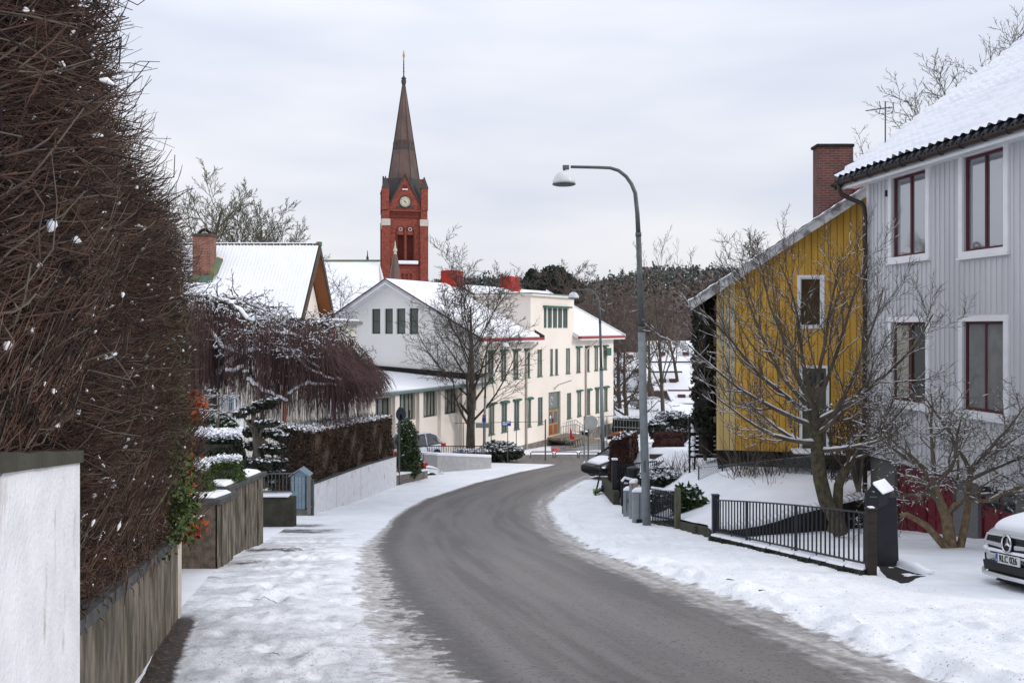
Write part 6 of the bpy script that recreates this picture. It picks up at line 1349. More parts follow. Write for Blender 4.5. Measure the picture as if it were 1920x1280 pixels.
def rack():
    a = SC.p(apx(1003), 3.0, -9.0); r = empty('cycle_rack', a, 'low metal and wood cycle rack left of the school steps', 'rack')
    for i in range(6):
        p = SC.p(apx(1003) + i * .4 - .2, 2.6, -8.95); q = MB(); q.tube([p, add(p, (0, 0, .75)), add(p, (.3, .3, .85)), add(p, (.5, .5, .0))], .03, 5); q.build('hoop', M['galv_dark'], r)
    q = MB(); q.box(SC, apx(1003) - .4, apx(1003) + 2.2, 2.5, 2.7, -8.6, -8.5); q.build('plank', M['stone_steps'], r)
    b = empty('bench', SC.p(apx(1128), 1.6, -9.3), 'dark wooden bench and table set at the right end of the school front', 'bench')
    for bb, zz in ((1.2, -8.95), (1.7, -8.7), (2.2, -8.95)):
        q = MB(); q.box(SC, apx(1112), apx(1132), bb, bb + .35, zz, zz + .08); q.build('plank', M['brown_wood'], b)
    for a_ in (apx(1114), apx(1130)):
        q = MB(); q.box(SC, a_, a_ + .1, 1.2, 2.5, -9.4, -8.95); q.build('leg', M['wood_dark'], b)
    p = empty('planter', SC.p(apx(1080), 1., -9), 'dark plant pot on the school steps beside the right handrail', 'pot'); q = MB(); q.lathe(SC.p(apx(1079), .9, -8.75), [(.25, 0), (.32, .5), (.34, .55), (.2, .55)], 10); q.build('pot', M['black_plastic'], p)
    q = MB(); q.lathe(SC.p(apx(1079), .9, -8.75), [(.25, .55), (.12, .62)], 8); q.build('snow', M['snow'], p)
rack()

# ------------------------------------------------------------------ cars
def extr_body(stations, fr):
    """stations: (a, [(b, z) half outline]) mirrored in b; loft along a"""
    n = len(stations[0][1]); vs = []; fs = []
    for a, out in stations:
        ring = [fr.p(a, b, z) for b, z in out] + [fr.p(a, -b, z) for b, z in reversed(out)]
        vs += ring
    m = 2 * n
    for i in range(len(stations) - 1):
        for k in range(m): fs.append((i * m + k, i * m + (k + 1) % m, (i + 1) * m + (k + 1) % m, (i + 1) * m + k))
    fs += [tuple(range(m))[::-1], tuple(range((len(stations) - 1) * m, len(stations) * m))]
    q = MB(); q.add(vs, fs); return q
def car(fr, name, label, paint, length=4.3, width=1.76, height=1.45, snow=True, hatch=True, clear=.2, group=None):
    """a: forward (front at a=0, body behind at negative a), b: across"""
    r = empty(name, fr.p(-length / 2, 0, 0), label, 'car', group); w2 = width / 2; h = height
    def ring(wf, zb, zt, tw): return [(wf * .86, zb), (wf, zb + .12), (wf * 1.0, zb + .35), (wf * .985, (zt + zb) / 2 + .12), (tw, zt - .02), (tw * .7, zt)]
    L = length
    st = [(0, .72, .30, .62, .55), (-.06, .86, .24, .68, .66), (-.28, .97, clear, .76, .74), (-.75, 1, clear, .86, .80), (-1.2, 1, clear, .93, .84), (-L * .55, 1, clear, .96, .87), (-L + .8, 1, clear, .97, .86), (-L + .25, .97, clear, .96, .82), (-L + .05, .88, .28, .90, .74), (-L, .78, .34, .80, .62)]
    q = extr_body([(a, ring(w2 * wf, zb, zt, w2 * tw)) for a, wf, zb, zt, tw in st], fr); bo = q.build('body', paint, r, smooth=True)
    sm = bo.modifiers.new('s', 'SUBSURF'); sm.levels = 1; sm.render_levels = 2
    def cab(a, wb, wt, z0, z1): return [(wb, z0), (wb * .99, z0 + .04), (wt, z1 - .04), (wt * .8, z1)]
    te = -L + (.35 if hatch else .9)
    cs = [(-1.0, w2 * .80, w2 * .78, .90, .93), (-1.75, w2 * .90, w2 * .72, .92, h - .05), (-2.3, w2 * .91, w2 * .72, .93, h), (te - .0 + .75, w2 * .90, w2 * .70, .93, h - .03), (te + .2, w2 * .86, w2 * .66, .93, h - .2), (te - .2, w2 * .78, w2 * .6, .9, .97)]
    q = extr_body([(a, cab(a, wb, wt, z0, z1)) for a, wb, wt, z0, z1 in cs], fr); q.build('windows', M['dark_glass'], r, smooth=True)
    q = extr_body([(a, [(wt * 1.0, z1 - .075), (wt * .98, z1 - .01), (wt * .6, z1 + .012)]) for a, wb, wt, z0, z1 in cs[1:5]], fr); q.build('roof', paint, r, smooth=True)
    for s in (-1, 1):
        for a0, a1, z0, z1 in ((-1.0, -1.75, .92, h - .07), (-2.75, -2.75, .93, h - .06), (te - .15, te + .3, .95, h - .2)):
            q = MB(); q.tube([fr.p(a0, s * w2 * .88, z0), fr.p(a1, s * w2 * .735, z1)], .035, 5); q.build('pillar', paint, r)
        q = MB(); q.box(fr, -1.5, -1.3, s * (w2 + .02) - (.0 if s > 0 else .14), s * (w2 + .02) + (.14 if s > 0 else 0), .93, 1.05); q.build('mirror', paint, r, bev=.03)
        for a in (-.85, -L + .85):
            wh = MB(); c = fr.p(a, s * (w2 - .08), .31); d = (fr.n[0] * s, fr.n[1] * s, 0)
            wh.tube([add(c, mul(d, -.11)), add(c, mul(d, -.09)), add(c, mul(d, .08)), add(c, mul(d, .10))], [.28, .315, .315, .28], 22); wo_ = wh.build('wheel', M['tyre'], r)
            ri = MB(); ri.tube([add(c, mul(d, .095)), add(c, mul(d, .112))], [.21, .2], 20); 
            for k in range(7):
                t = k * 2 * math.pi / 7; e = (fr.u[0] * math.cos(t), fr.u[1] * math.cos(t), math.sin(t)); ri.tube([add(c, mul(d, .115), mul(e, .03)), add(c, mul(d, .118), mul(e, .19))], .02, 5)
            ri.build('rim', M['chrome'], wo_)
            ar = MB(); ar.tube([fr.p(a + .345 * math.cos(t), s * (w2 + .004), .31 + .345 * math.sin(t)) for t in np.linspace(0, math.pi, 13)], .028, 5); ar.build('wheel_arch', M['black_plastic'], r)
        hl = MB(); hl.hexa([fr.p(-.10, s * w2 * .62, .56), fr.p(-.34, s * w2 * .93, .60), fr.p(-.04, s * w2 * .60, .58), fr.p(-.28, s * w2 * .985, .62), fr.p(-.16, s * w2 * .62, .70), fr.p(-.42, s * w2 * .93, .74), fr.p(-.12, s * w2 * .60, .70), fr.p(-.36, s * w2 * .975, .75)]); hl.build('headlight', M['chrome'], r, bev=.01)
        tl = MB(); tl.box(fr, -L - .0, -L + .3, s * w2 * .94 - .09, s * w2 * .94 + .03, .74, .92); tl.build('tail_light', M['tail'], r, bev=.03)
    if snow:
        q = extr_body([(a, [(wb * .86, z + .0), (wb * .80, z + .05), (wb * .4, z + .075)]) for a, wb, z in ((-.22, w2 * .6, .72), (-.4, w2 * .74, .79), (-.9, w2 * .82, .90), (-1.15, w2 * .8, .94))], fr); q.build('bonnet_snow', M['snow'], r, smooth=True)
        q = extr_body([(a, [(w2 * .70, z + .0), (w2 * .66, z + .06), (w2 * .3, z + .09)]) for a, z in ((-1.8, h - .02), (-2.4, h + .01), (te + .8, h - .02), (te + .4, h - .12))], fr); q.build('roof_snow', M['snow'], r, smooth=True)
    return r, bo
CF = lambda x, y, ang, z=None: Fr((x, y, float(G(y)) if z is None else z), (math.cos(R(ang)), math.sin(R(ang))), (-math.sin(R(ang)), math.cos(R(ang))))
def silver_car():
    Yc = 10.0; X0 = 5.88; z0 = -3.04; fr = FrT((X0, Yc, z0), (-1, .05), (-.05, -1))      # nose towards the street
    r = empty('parked_car', (X0 + 2.2, Yc, z0), 'silver car at the right edge with snow on its bonnet and a number plate', 'car'); w2 = .90
    # bumper + bonnet + rest of body
    def ring(wf, zb, zs, zt): return [(wf * .80, zb), (wf * .97, zb + .05), (wf, zb + .2), (wf * .99, zs), (wf * .90, zt - .03), (wf * .6, zt), (wf * .25, zt + .015)]
    st = [(.0, .80, .24, .44, .60), (-.05, .90, .21, .50, .66), (-.18, .97, .20, .56, .72), (-.45, 1.0, .20, .66, .80), (-1.0, 1.0, .2, .74, .88), (-1.5, 1.0, .2, .8, .93), (-3.4, 1.0, .2, .84, .96), (-4.2, .97, .22, .84, .98), (-4.55, .85, .3, .7, .9)]
    q = extr_body([(a, ring(w2 * wf, zb, zs, zt)) for a, wf, zb, zs, zt in st], fr); bo = q.build('body', M['silver'], r, smooth=True); m_ = bo.modifiers.new('s', 'SUBSURF'); m_.levels = 2; m_.render_levels = 2
    q = extr_body([(a, [(wb, z0_), (wb * .98, z0_ + .04), (wt, z1 - .05), (wt * .8, z1)]) for a, wb, wt, z0_, z1 in ((-1.35, .74, .70, .88, .93), (-2.1, .80, .62, .92, 1.38), (-3.2, .80, .62, .93, 1.40), (-4.1, .72, .55, .95, 1.1))], fr); q.build('windows', M['dark_glass'], r, smooth=True)
    # grille recess, bars, emblem ring
    def outl(pts, b0, b1, nm, m, par=r, bev=0):
        q = MB(); q.prism([fr.p(b0, y, z) for y, z in pts], [fr.p(b1, y, z) for y, z in pts]); return q.build(nm, m, par, bev=bev)
    g = [(-.50, .60), (.50, .60), (.55, .52), (.44, .36), (-.44, .36), (-.55, .52)]
    gr = outl([(y, z + .0) for y, z in g], -.05, .045, 'grille', M['black_plastic'])
    q = MB(); 
    for i in range(len(g)):
        a, b = g[i], g[(i + 1) % len(g)]; q.tube([fr.p(.05, a[0], a[1]), fr.p(.05, b[0], b[1])], .014, 6)
    q.build('grille_frame', M['silver'], gr)
    for s in (-1, 1):
        q = MB(); q.hexa([fr.p(.045, s * .14, .455), fr.p(.045, s * .53, .475), fr.p(.075, s * .14, .455), fr.p(.07, s * .52, .475), fr.p(.045, s * .14, .505), fr.p(.045, s * .54, .515), fr.p(.075, s * .14, .505), fr.p(.07, s * .53, .515)]); q.build('grille_bar', M['silver'], gr, bev=.008)
    q = MB()
    for i in range(17):
        for j in range(5):
            y = -.44 + i * .055; z = .385 + j * .045
            if abs(y) < .12: continue
            q.box(fr, .045, .052, y - .008, y + .008, z - .006, z + .006)
    q.build('grille_studs', M['galv_dark'], gr)
    cz = .515
    q = MB(); R_ = .098
    ringp = [fr.p(.085, R_ * math.cos(t), cz + R_ * math.sin(t)) for t in np.linspace(0, 2 * math.pi, 29)]; q.tube(ringp, .012, 8, cap=False); e = q.build('emblem_ring', M['chrome'], r, smooth=True)
    q = MB(); q.prism([fr.p(.055, .1 * math.cos(t * math.pi / 12), cz + .1 * math.sin(t * math.pi / 12)) for t in range(24)], [fr.p(.07, .1 * math.cos(t * math.pi / 12), cz + .1 * math.sin(t * math.pi / 12)) for t in range(24)]); q.build('emblem_back', M['black_plastic'], e)
    for k in range(3):
        t = math.pi / 2 + k * 2 * math.pi / 3; q = MB(); t1 = t + math.pi / 2; w = .016
        q.add([fr.p(.072, w * math.cos(t1), cz + w * math.sin(t1)), fr.p(.072, -w * math.cos(t1), cz - w * math.sin(t1)), fr.p(.072, .1 * math.cos(t), cz + .1 * math.sin(t)), fr.p(.092, 0, cz)], [(0, 2, 3), (1, 3, 2), (0, 3, 1)]); q.build('emblem_star', M['chrome'], e)
    # bumper lips and lower intake
    outl([(-.62, .27), (.62, .27), (.58, .155), (-.58, .155)], -.05, .055, 'lower_intake', M['black_plastic'], bev=.01)
    for s in (-1, 1):
        q = MB(); q.tube([fr.p(-.03, s * .70, .34), fr.p(-.05, s * .72, .22)], .022, 6); q.build('side_intake', M['black_plastic'], r)
    q = MB(); q.tube([fr.p(-.22, -.92, .17), fr.p(-.06, -.82, .13), fr.p(.07, -.55, .12), fr.p(.10, 0, .12), fr.p(.07, .55, .12), fr.p(-.06, .82, .13), fr.p(-.22, .92, .17)], .025, 8); q.build('front_lip', M['silver'], r, smooth=True)
    q = MB(); q.prism([fr.p(*p) for p in ((-.3, -.8, .10), (.05, -.5, .10), (.08, 0, .10), (.05, .5, .10), (-.3, .8, .10))], [fr.p(*p) for p in ((-.3, -.8, .15), (.05, -.5, .15), (.08, 0, .15), (.05, .5, .15), (-.3, .8, .15))]); q.build('undertray', M['black_plastic'], r)
    # plate
    pl = MB(); pl.box(fr, .06, .075, -.26, .26, .270, .380); p = pl.build('number_plate', M['plate'], r, bev=.003)
    rot = math.atan2(fr.u[1], fr.u[0]) + math.pi / 2
    bb = MB(); bb.box(fr, .0755, .0775, -.0, .0, 0, 0) if 0 else None
    ux = -1   # text reads along -b... work in plate plane
    sgn = -1
    q = MB(); q.box(fr, .0755, .078, *( (-.258, -.215)), .272, .378); q.build('plate_band', M['blue_paint'], p)
    q = MB()
    for k in range(12): 
        t = k * math.pi / 6; q.box(fr, .0782, .0788, -.2365 + .014 * math.cos(t) - .002, -.2365 + .014 * math.cos(t) + .002, .350 + .014 * math.sin(t) - .002, .350 + .014 * math.sin(t) + .002)
    q.build('plate_stars', M['gold'], p)
    text(p, 'S', fr.p(.0785, -.2365, .303), .035, M['white_paint'], rz=rot, name='plate_letter')
    text(p, 'RLC 026', fr.p(.0785, .022, .325), .112, M['black_plastic'], rz=rot, name='plate_lettering')
    ax = Vector(fr.p(0, 1, 0)) - Vector(fr.p(0, 0, 0)); ax.normalize(); az = Vector((*fr.u, 0)).normalized(); ay = az.cross(ax)
    for ch in p.children:
        if ch.name.startswith('plate_letter'): ch.rotation_euler = Matrix((ax, ay, az)).transposed().to_euler()
    for s in (-1, 1):
        q = MB(); q.hexa([fr.p(-.08, s * .60, .50), fr.p(-.42, s * .89, .54), fr.p(-.02, s * .60, .51), fr.p(-.36, s * .925, .55), fr.p(-.14, s * .60, .635), fr.p(-.5, s * .87, .68), fr.p(-.07, s * .60, .63), fr.p(-.46, s * .915, .67)]); q.build('headlight', M['chrome'], r, bev=.012)
        for a in (-.9, -3.7):
            wh = MB(); c = fr.p(a, s * .82, .33); d = (fr.n[0] * s, fr.n[1] * s, 0); wh.tube([add(c, mul(d, -.11)), add(c, mul(d, .08)), add(c, mul(d, .10))], [.33, .33, .29], 24); w_ = wh.build('wheel', M['tyre'], r); q = MB(); q.tube([add(c, mul(d, .09)), add(c, mul(d, .11))], [.22, .2], 20); q.build('rim', M['chrome'], w_)
    # snow on bonnet, roof and bumper
    q = extr_body([(a, [(w2 * k, z - .05), (w2 * k * .985, z + .035), (w2 * k * .80, z + .10), (w2 * .3, z + .115)]) for a, k, z in ((-.035, .58, .60), (-.09, .74, .655), (-.25, .86, .72), (-.6, .92, .80), (-1.0, .93, .87), (-1.5, .93, .93))], fr); so_ = q.build('bonnet_snow', M['snow'], r, smooth=True); m_ = so_.modifiers.new('s', 'SUBSURF'); m_.levels = 2; m_.render_levels = 2
    q = extr_body([(a, [(k, z), (k * .95, z + .07), (.3, z + .1)]) for a, k, z in ((-1.9, .55, 1.3), (-2.2, .62, 1.38), (-3.2, .62, 1.40), (-3.7, .5, 1.3))], fr); q.build('roof_snow', M['snow'], r, smooth=True)
    q = MB(); q.tube([fr.p(-.14, -.86, .425), fr.p(-.02, -.70, .41), fr.p(.05, -.42, .412), fr.p(.05, 0, .408), fr.p(.05, .42, .412), fr.p(-.02, .70, .41), fr.p(-.14, .86, .425)], [.02, .026, .022, .018, .022, .026, .02], 8); q.build('bumper_snow', M['snow'], r, smooth=True)
    # bare ground below
    q = MB(); q.prism([fr.p(a, b, .012) for a, b in ((-.15, .0), (-.1, -.6), (-.3, -.85), (-3.9, -.95), (-4.1, .9), (-.5, .92), (-.25, .7))], [fr.p(a, b, .028) for a, b in ((-.15, .0), (-.1, -.6), (-.3, -.85), (-3.9, -.95), (-4.1, .9), (-.5, .92), (-.25, .7))]); o = q.build('bare_ground', M['asph_dark']); o['kind'] = 'structure'
silver_car()
car(CF(XX(1103, 40), 39.6, 214, float(G(39.6)) + .02), 'parked_car', 'small black car with snow on its bonnet, parked at the right side of the street', M['black_car'], 3.9, 1.68, 1.42)
car(Fr((-6.9, 45.1, -7.38), (-.574, -.819), (.819, -.574)), 'parked_car', 'white car parked before the school annex, half hidden by the evergreen bush', M['white_car'], 4.3, 1.80, 1.62, snow=False)
car(Fr((-7.5, 39.4, float(G(41)) - .15), (-.82, -.57), (.57, -.82)), 'parked_car', 'bright red hatchback behind the rough stone wall', M['red_car'], 3.7, 1.62, 1.45, snow=False)
car(Fr((-3.75, 43.3, float(G(43)) - .45), (.82, .57), (-.57, .82)), 'parked_car', 'pale grey car covered in snow, right of the red hatchback', M['silver'], 3.9, 1.6, 1.3)
# ------------------------------------------------------------------ trees and shrubs
def S_(**k):
    d = dict(levels=5, count=(12, 8, 6, 5), start=(.25, .15, .15, .2), ratio=(.5, .55, .5, .5), rr=(.5, .5, .5, .55), angle=(.85, .75, .7, .65), wander=(.05, .10, .13, .16, .2, .2), up=(.03, .06, .04, .02, .01, .0), fall=.5, tip=.25, rmin=.004)
    d.update(k); return d
def make_tree(name, base, H, r0, label, S, seed, mb, ms=None, group=None, lean=(0, 0, 1), stems=None, cat='tree', snow_lv=3, sn=.8):
    root = empty(name, base, label, cat, group); rg = random.Random(seed); out = {}
    for (d, h, rr, off) in (stems or [(lean, H, r0, (0, 0, 0))]):
        grow(rg, add(base, off, (0, 0, -.15)), d, h, rr, 0, S, out)
    tree_mesh(root, out, mb, ms, snow_lv=snow_lv, sn=sn, srng=seed); return root
bk = (M['bark'], M['twig']); bg = (M['bark_green'], M['twig_green'])
# fruit tree in front of the yellow house
def fruit_tree():
    Y = 17.0; base = (XX(1566, Y), Y, float(G(Y)) - .05); root = empty('fruit_tree', base, 'tall bare fruit tree with snowy limbs in front of the yellow house', 'tree'); rg = random.Random(11); out = {}
    P = lambda px, py, dy=0.: np.array([XX(px, Y + dy), Y + dy, ZZ(py, Y + dy)])
    def limb(pts, r0, r1, lv):
        pts = [np.array(p) for p in pts]; K = len(pts); out.setdefault((lv, K), []).append((pts, [r0 + (r1 - r0) * i / (K - 1) for i in range(K)])); return pts
    t1 = limb([P(1576, 1000), P(1568, 975), P(1548, 940), P(1538, 900), P(1533, 860), P(1532, 820), P(1527, 790), P(1522, 760)], .16, .12, 0)
    t2 = limb([P(1562, 998, .1), P(1570, 950, .1), P(1572, 910, .1), P(1584, 880, .1), P(1600, 860, .2), P(1625, 830, .2), P(1650, 800, .3)], .12, .04, 0)
    S = S_(levels=5, count=(0, 10, 8, 6), start=(0, .2, .12, .15), ratio=(1, .46, .5, .5), rr=(.5, .48, .55, .6), angle=(.6, .62, .6, .6), wander=(.05, .09, .15, .2, .24), up=(.0, .10, .12, .12, .08), rmin=.0052, fall=.35, K=(8, 8, 6, 5, 4))
    heads = [((1528, 800), (-.95, -.1, .26), 3.0), ((1526, 780), (-.95, -.2, .45), 3.1), ((1524, 770), (-.8, .0, .8), 3.2), ((1522, 760), (-.45, -.2, 1.1), 3.0), ((1522, 760), (-.12, .1, 1.2), 3.0), ((1524, 762), (.25, -.1, 1.15), 2.9),
             ((1526, 770), (.6, -.1, .95), 3.3), ((1530, 790), (.85, -.5, .62), 3.0), ((1532, 812), (.8, -.3, .75), 3.1), ((1531, 830), (-.9, -.4, .06), 2.5), ((1529, 800), (-.3, -.9, .6), 2.2), ((1530, 815), (.3, -.9, .5), 2.2), ((1533, 845), (.75, -.6, .12), 1.6), ((1531, 838), (-.8, .5, .2), 2.0)]
    for (px, py), d, L_ in heads: grow(rg, P(px, py), d, L_ * 1.02, .050, 1, S, out)
    for q in (3, 4, 5, 6):
        grow(rg, t2[q], (rg.uniform(-.4, .8), rg.uniform(-.7, .1), .5), 1.3, .03, 2, S, out); grow(rg, t2[q], (rg.uniform(-.7, .7), rg.uniform(-.7, .2), .2), 1.0, .02, 3, S, out)
    tree_mesh(root, out, (M['bark_green'], M['twig_fruit']), M['snow'], snow_lv=3, sn=.9, srng=3)
fruit_tree()
def small_tree():
    Y = 14.6; b = (XX(1785, Y), Y, ZZ(1030, Y)); root = empty('fruit_tree', b, 'low spreading many stemmed fruit tree with tan bark before the garage doors', 'tree'); rg = random.Random(21); out = {}
    P = lambda px, py, dy=0.: np.array([XX(px, Y + dy), Y + dy, ZZ(py, Y + dy)])
    def limb(pts, r0, r1):
        pts = [np.array(p) for p in pts]; K = len(pts); out.setdefault((0, K), []).append((pts, [r0 + (r1 - r0) * i / (K - 1) for i in range(K)])); return pts
    t = [limb([P(1783, 1030), P(1779, 1000), P(1775, 970), P(1765, 945), P(1757, 925), P(1752, 895)], .115, .055), limb([P(1800, 1028), P(1806, 1000), P(1812, 970), P(1816, 930), P(1820, 880)], .07, .045),
         limb([P(1775, 1028, -.05), P(1755, 1005, -.1), P(1737, 985, -.15), P(1720, 975, -.2), P(1700, 964, -.25), P(1685, 967, -.3)], .07, .04), limb([P(1775, 965), P(1790, 945, -.1), P(1815, 938, -.2), P(1855, 938, -.3), P(1880, 925, -.35), P(1915, 912, -.4)], .045, .025),
         limb([P(1757, 925), P(1742, 910, -.1), P(1720, 897, -.2), P(1697, 892, -.25)], .035, .02)]
    S = S_(levels=5, count=(0, 8, 7, 5), start=(0, .2, .12, .15), ratio=(1, .58, .52, .5), rr=(.5, .5, .55, .6), angle=(.6, .8, .8, .75), wander=(.05, .16, .24, .28, .3), up=(.0, .01, .01, .0, .0), rmin=.0055, fall=.3, K=(8, 7, 6, 5, 4))
    for (px, py), d, L_, r_ in (((1752, 895), (-.9, -.3, .55), 1.25, .04), ((1752, 895), (-.4, .3, 1), 1.45, .042), ((1755, 910), (.1, -.4, 1), 1.5, .045), ((1765, 940), (-.8, -.6, .5), 1.2, .035), ((1820, 880), (.5, -.2, 1), 1.4, .04), ((1820, 885), (-.25, .1, 1), 1.5, .042), ((1816, 900), (.9, -.3, .6), 1.35, .038),
                                ((1818, 890), (.8, .2, .9), 1.3, .03), ((1760, 930), (-.9, .1, .3), 1.3, .035), ((1815, 930), (.9, -.5, .35), 1.2, .03), ((1775, 965), (.4, -.7, .9), 1.2, .03), ((1752, 895), (-.75, .15, .8), 1.5, .036), ((1790, 945), (.1, -.2, 1), 1.3, .03)):
        grow(rg, P(px, py), d, L_, r_, 1, S, out)
    tree_mesh(root, out, (M['bark_tan'], M['twig_tan']), M['snow'], snow_lv=4, sn=.26, srng=8)
small_tree()
# bare tree before the school
Yt = 53.; make_tree('maple_tree', (XX(882, Yt), Yt, -8.5), 10.0, .33, 'large bare tree with a dark trunk in front of the school', S_(count=(22, 10, 7, 5), start=(.22, .2, .15, .2), ratio=(.66, .5, .5, .5), angle=(.85, .7, .65, .6), wander=(.035, .1, .13, .16, .2), up=(.03, .10, .05, .03, .0), fall=.42, tip=.16, rr=(.40, .5, .5, .55), rmin=.014, K=(10, 8, 6, 4, 3)), 7, bk, M['snow'], snow_lv=1, sn=.25, lean=(.02, 0, 1))
Yt = 46.; make_tree('ash_tree', (XX(1246, Yt), Yt, -6.6), 8.6, .15, 'slender bare tree with steep branches right of the lamp', S_(count=(13, 7, 5, 4), start=(.30, .2, .2, .2), ratio=(.66, .5, .45, .45), angle=(.42, .42, .45, .5), wander=(.02, .05, .08, .1, .12), up=(.02, .05, .05, .04, .02), fall=.45, tip=.15, rr=(.5, .45, .5, .5), rmin=.008), 5, (M['bark'], M['twig_tan']), M['snow'], snow_lv=0, sn=.1)
# trees behind the white house
for i, (px, Y, H, sd, lb) in enumerate(((352, 56, 16.6, 31, 'tallest bare tree behind the brick chimney of the white house'), (440, 62, 16, 32, 'bare tree rising behind the middle of the steep white roof'), (505, 66, 16, 33, 'bare tree behind the right half of the steep white roof'), (275, 50, 14, 34, 'bare tree behind the tall hedge, left of the chimney'), (545, 72, 15, 36, 'smallest bare tree at the right end of the tree row behind the steep roof'))):
    make_tree('bare_tree', (XX(px, Y), Y, -8.5), H, .32, lb, S_(count=(17, 10, 7, 5), start=(.25, .2, .15, .2), ratio=(.52, .52, .5, .5), angle=(.75, .65, .6, .6), up=(.02, .10, .07, .05, .02), rmin=.018, fall=.55, rr=(.45, .5, .5, .55)), sd, (M['bark'], M['twig_green']), None, 'bare trees behind the white house')
make_tree('bare_shrub', (XX(628, 60), 60, -4), 7, .06, 'thin bare shrub between the white house gable and the church roof', S_(levels=4, rmin=.012), 51, bk)
# trees behind the grey house
for i, (px, Y, H, sd, lb) in enumerate(((1800, 33, 11.5, 41, 'bare tree showing above the grey house roof near the aerial'), (1900, 34, 12.5, 42, 'bare tree above the grey house roof at the right edge'), (1730, 36, 9., 43, 'low bare tree top behind the lower part of the grey roof'))):
    make_tree('bare_tree', (XX(px, Y), Y, -4.5), H, .2, lb, S_(count=(18, 9, 6, 4), start=(.45, .2, .15, .2), ratio=(.7, .5, .5, .5), angle=(.6, .6, .6, .6), up=(.02, .08, .06, .04, .02), rmin=.011), sd, (M['bark'], M['twig_green']), None, 'bare trees behind the grey house')
make_tree('bare_tree', (XX(1425, 34), 34, -4.5), 7.6, .10, 'bushy bare tree top showing above the yellow house roof', S_(count=(14, 9, 6, 5), start=(.3, .2, .15, .2), ratio=(.42, .5, .5, .5), angle=(.8, .7, .6, .6), rmin=.008), 46, bk)
# trees right of the school
for i, (px, Y, H, sd, lb, mt, S) in enumerate((
    (1085, 92, 16, 61, 'broad brown tree behind the right roof of the school', 'forest_brown', dict(count=(18, 9, 7, 5), angle=(1.1, .8, .7, .6))),
    (1120, 84, 14.5, 62, 'brown bare tree right behind the far street lamp', 'forest_brown', dict(count=(18, 9, 7, 5), angle=(1.1, .8, .7, .6))),
    (1165, 86, 12.5, 63, 'brown bare tree beside the snowy slope right of the school', 'forest_brown', dict(count=(16, 9, 6, 5), angle=(1.0, .8, .7, .6))),
    (1178, 76, 9.5, 64, 'small leaning bare tree on the snowy slope', 'twig', dict(count=(9, 6, 5, 4), angle=(.9, .8, .7, .6))),
    (1060, 105, 15, 65, 'pale thin tree crown rising behind the dark pine', 'twig_tan', dict(angle=(.6, .6, .6, .6))),
    (1100, 112, 15.6, 66, 'pale thin tree crown right of the dark pine', 'twig_tan', dict(angle=(.6, .6, .6, .6))),
    (1215, 98, 12.5, 67, 'bare tree above the snowy roofs left of the ivy column', 'forest_brown', dict(count=(15, 9, 6, 5), angle=(.7, .7, .7, .6), start=(.5, .2, .2, .2))),
    (1275, 100, 13, 68, 'bare tree above the snowy roofs beside the ivy column', 'forest_brown', dict(count=(15, 9, 6, 5), angle=(.7, .7, .7, .6), start=(.5, .2, .2, .2))))):
    make_tree('bare_tree', (XX(px, Y), Y, -11), H, .28, lb, S_(**{**dict(start=(.2, .15, .15, .2), rmin=.022, ratio=(.5, .5, .5, .5), up=(.02, .05, .04, .03, .0)), **S}), sd, (M['bark'], M[mt]), M['snow'] if i == 1 else None, 'bare trees right of the school', snow_lv=1, sn=.3)
# leaf clouds
def cloud(n, blobs, rng, shell=.55):
    w_ = np.array([b[1][0] * b[1][1] * b[1][2] for b in blobs]) ** .67; w_ /= w_.sum(); k = rng.choice(len(blobs), n, p=w_)
    c = np.array([b[0] for b in blobs])[k]; r = np.array([b[1] for b in blobs])[k]; d = rng.normal(size=(n, 3)); d /= np.linalg.norm(d, axis=1, keepdims=True)
    return c + d * r * (shell + (1 - shell) * rng.random((n, 1)) ** .5) * rng.uniform(.85, 1.12, (n, 1)), d
def leafy(name, base, blobs, n, size, m, label, cat='shrub', snow=0., seed=1, stem=True, group=None, asp=1.6, flat=0., ssize=1.3, extra=None, core=.0):
    rng = np.random.default_rng(seed); r = empty(name, base, label, cat, group); C, d = cloud(n, blobs, rng); V, Q = quads(C, size, rng, flat, asp); np_mesh('foliage', V, Q, m, r)
    if snow:
        up = d[:, 2] > .25; keep = up & (rng.random(n) < snow); Cs = C[keep] + [0, 0, size * .35]; V, Q = quads(Cs, size * ssize, rng, .82, 1.2); np_mesh('snow', V, Q, M['snow'], r)
    if stem:
        q = MB(); rg = random.Random(seed)
        for b in blobs[:10]: q.tube([add(base, (0, 0, -.2)), tuple((np.array(base) * .4 + np.array(b[0]) * .6) + np.array([rg.uniform(-.05, .05), 0, 0])), tuple(b[0])], [.05, .03, .012], 5)
        q.build('stem', M['bark'], r)
    return r
rgb = random.Random(77)
def pt(px, py, Y): return W(px, py, Y)
# dark pine behind the school
Y = 96.; leafy('pine_tree', pt(1040, 640, Y), [(pt(1038 + dx, 533 + dy, Y + dz), (1.5 * s, 1.4 * s, .9 * s)) for dx, dy, dz, s in ((0, -20, 0, 1), (-14, -8, 1, 1), (14, -6, -1, 1.1), (-26, 8, 0, 1.1), (0, 8, 1, 1.4), (26, 10, 0, 1.3), (8, 24, -1, 1.5), (-14, 26, 0, 1.3), (34, 24, 1, 1))], 14000, .22, M['conifer'], 'dark bushy pine behind the school roof', 'tree', seed=4)
Y = 130.; leafy('pine_tree', pt(998, 560, Y), [(pt(998 + dx, 522 + dy, Y), (1.0 * s, 1 * s, .8 * s)) for dx, dy, s in ((0, -8, 1), (-5, 2, 1), (5, 4, 1), (0, 14, 1.3))], 3500, .22, M['conifer'], 'small dark pine left of the bushy pine behind the school', 'tree', seed=5)
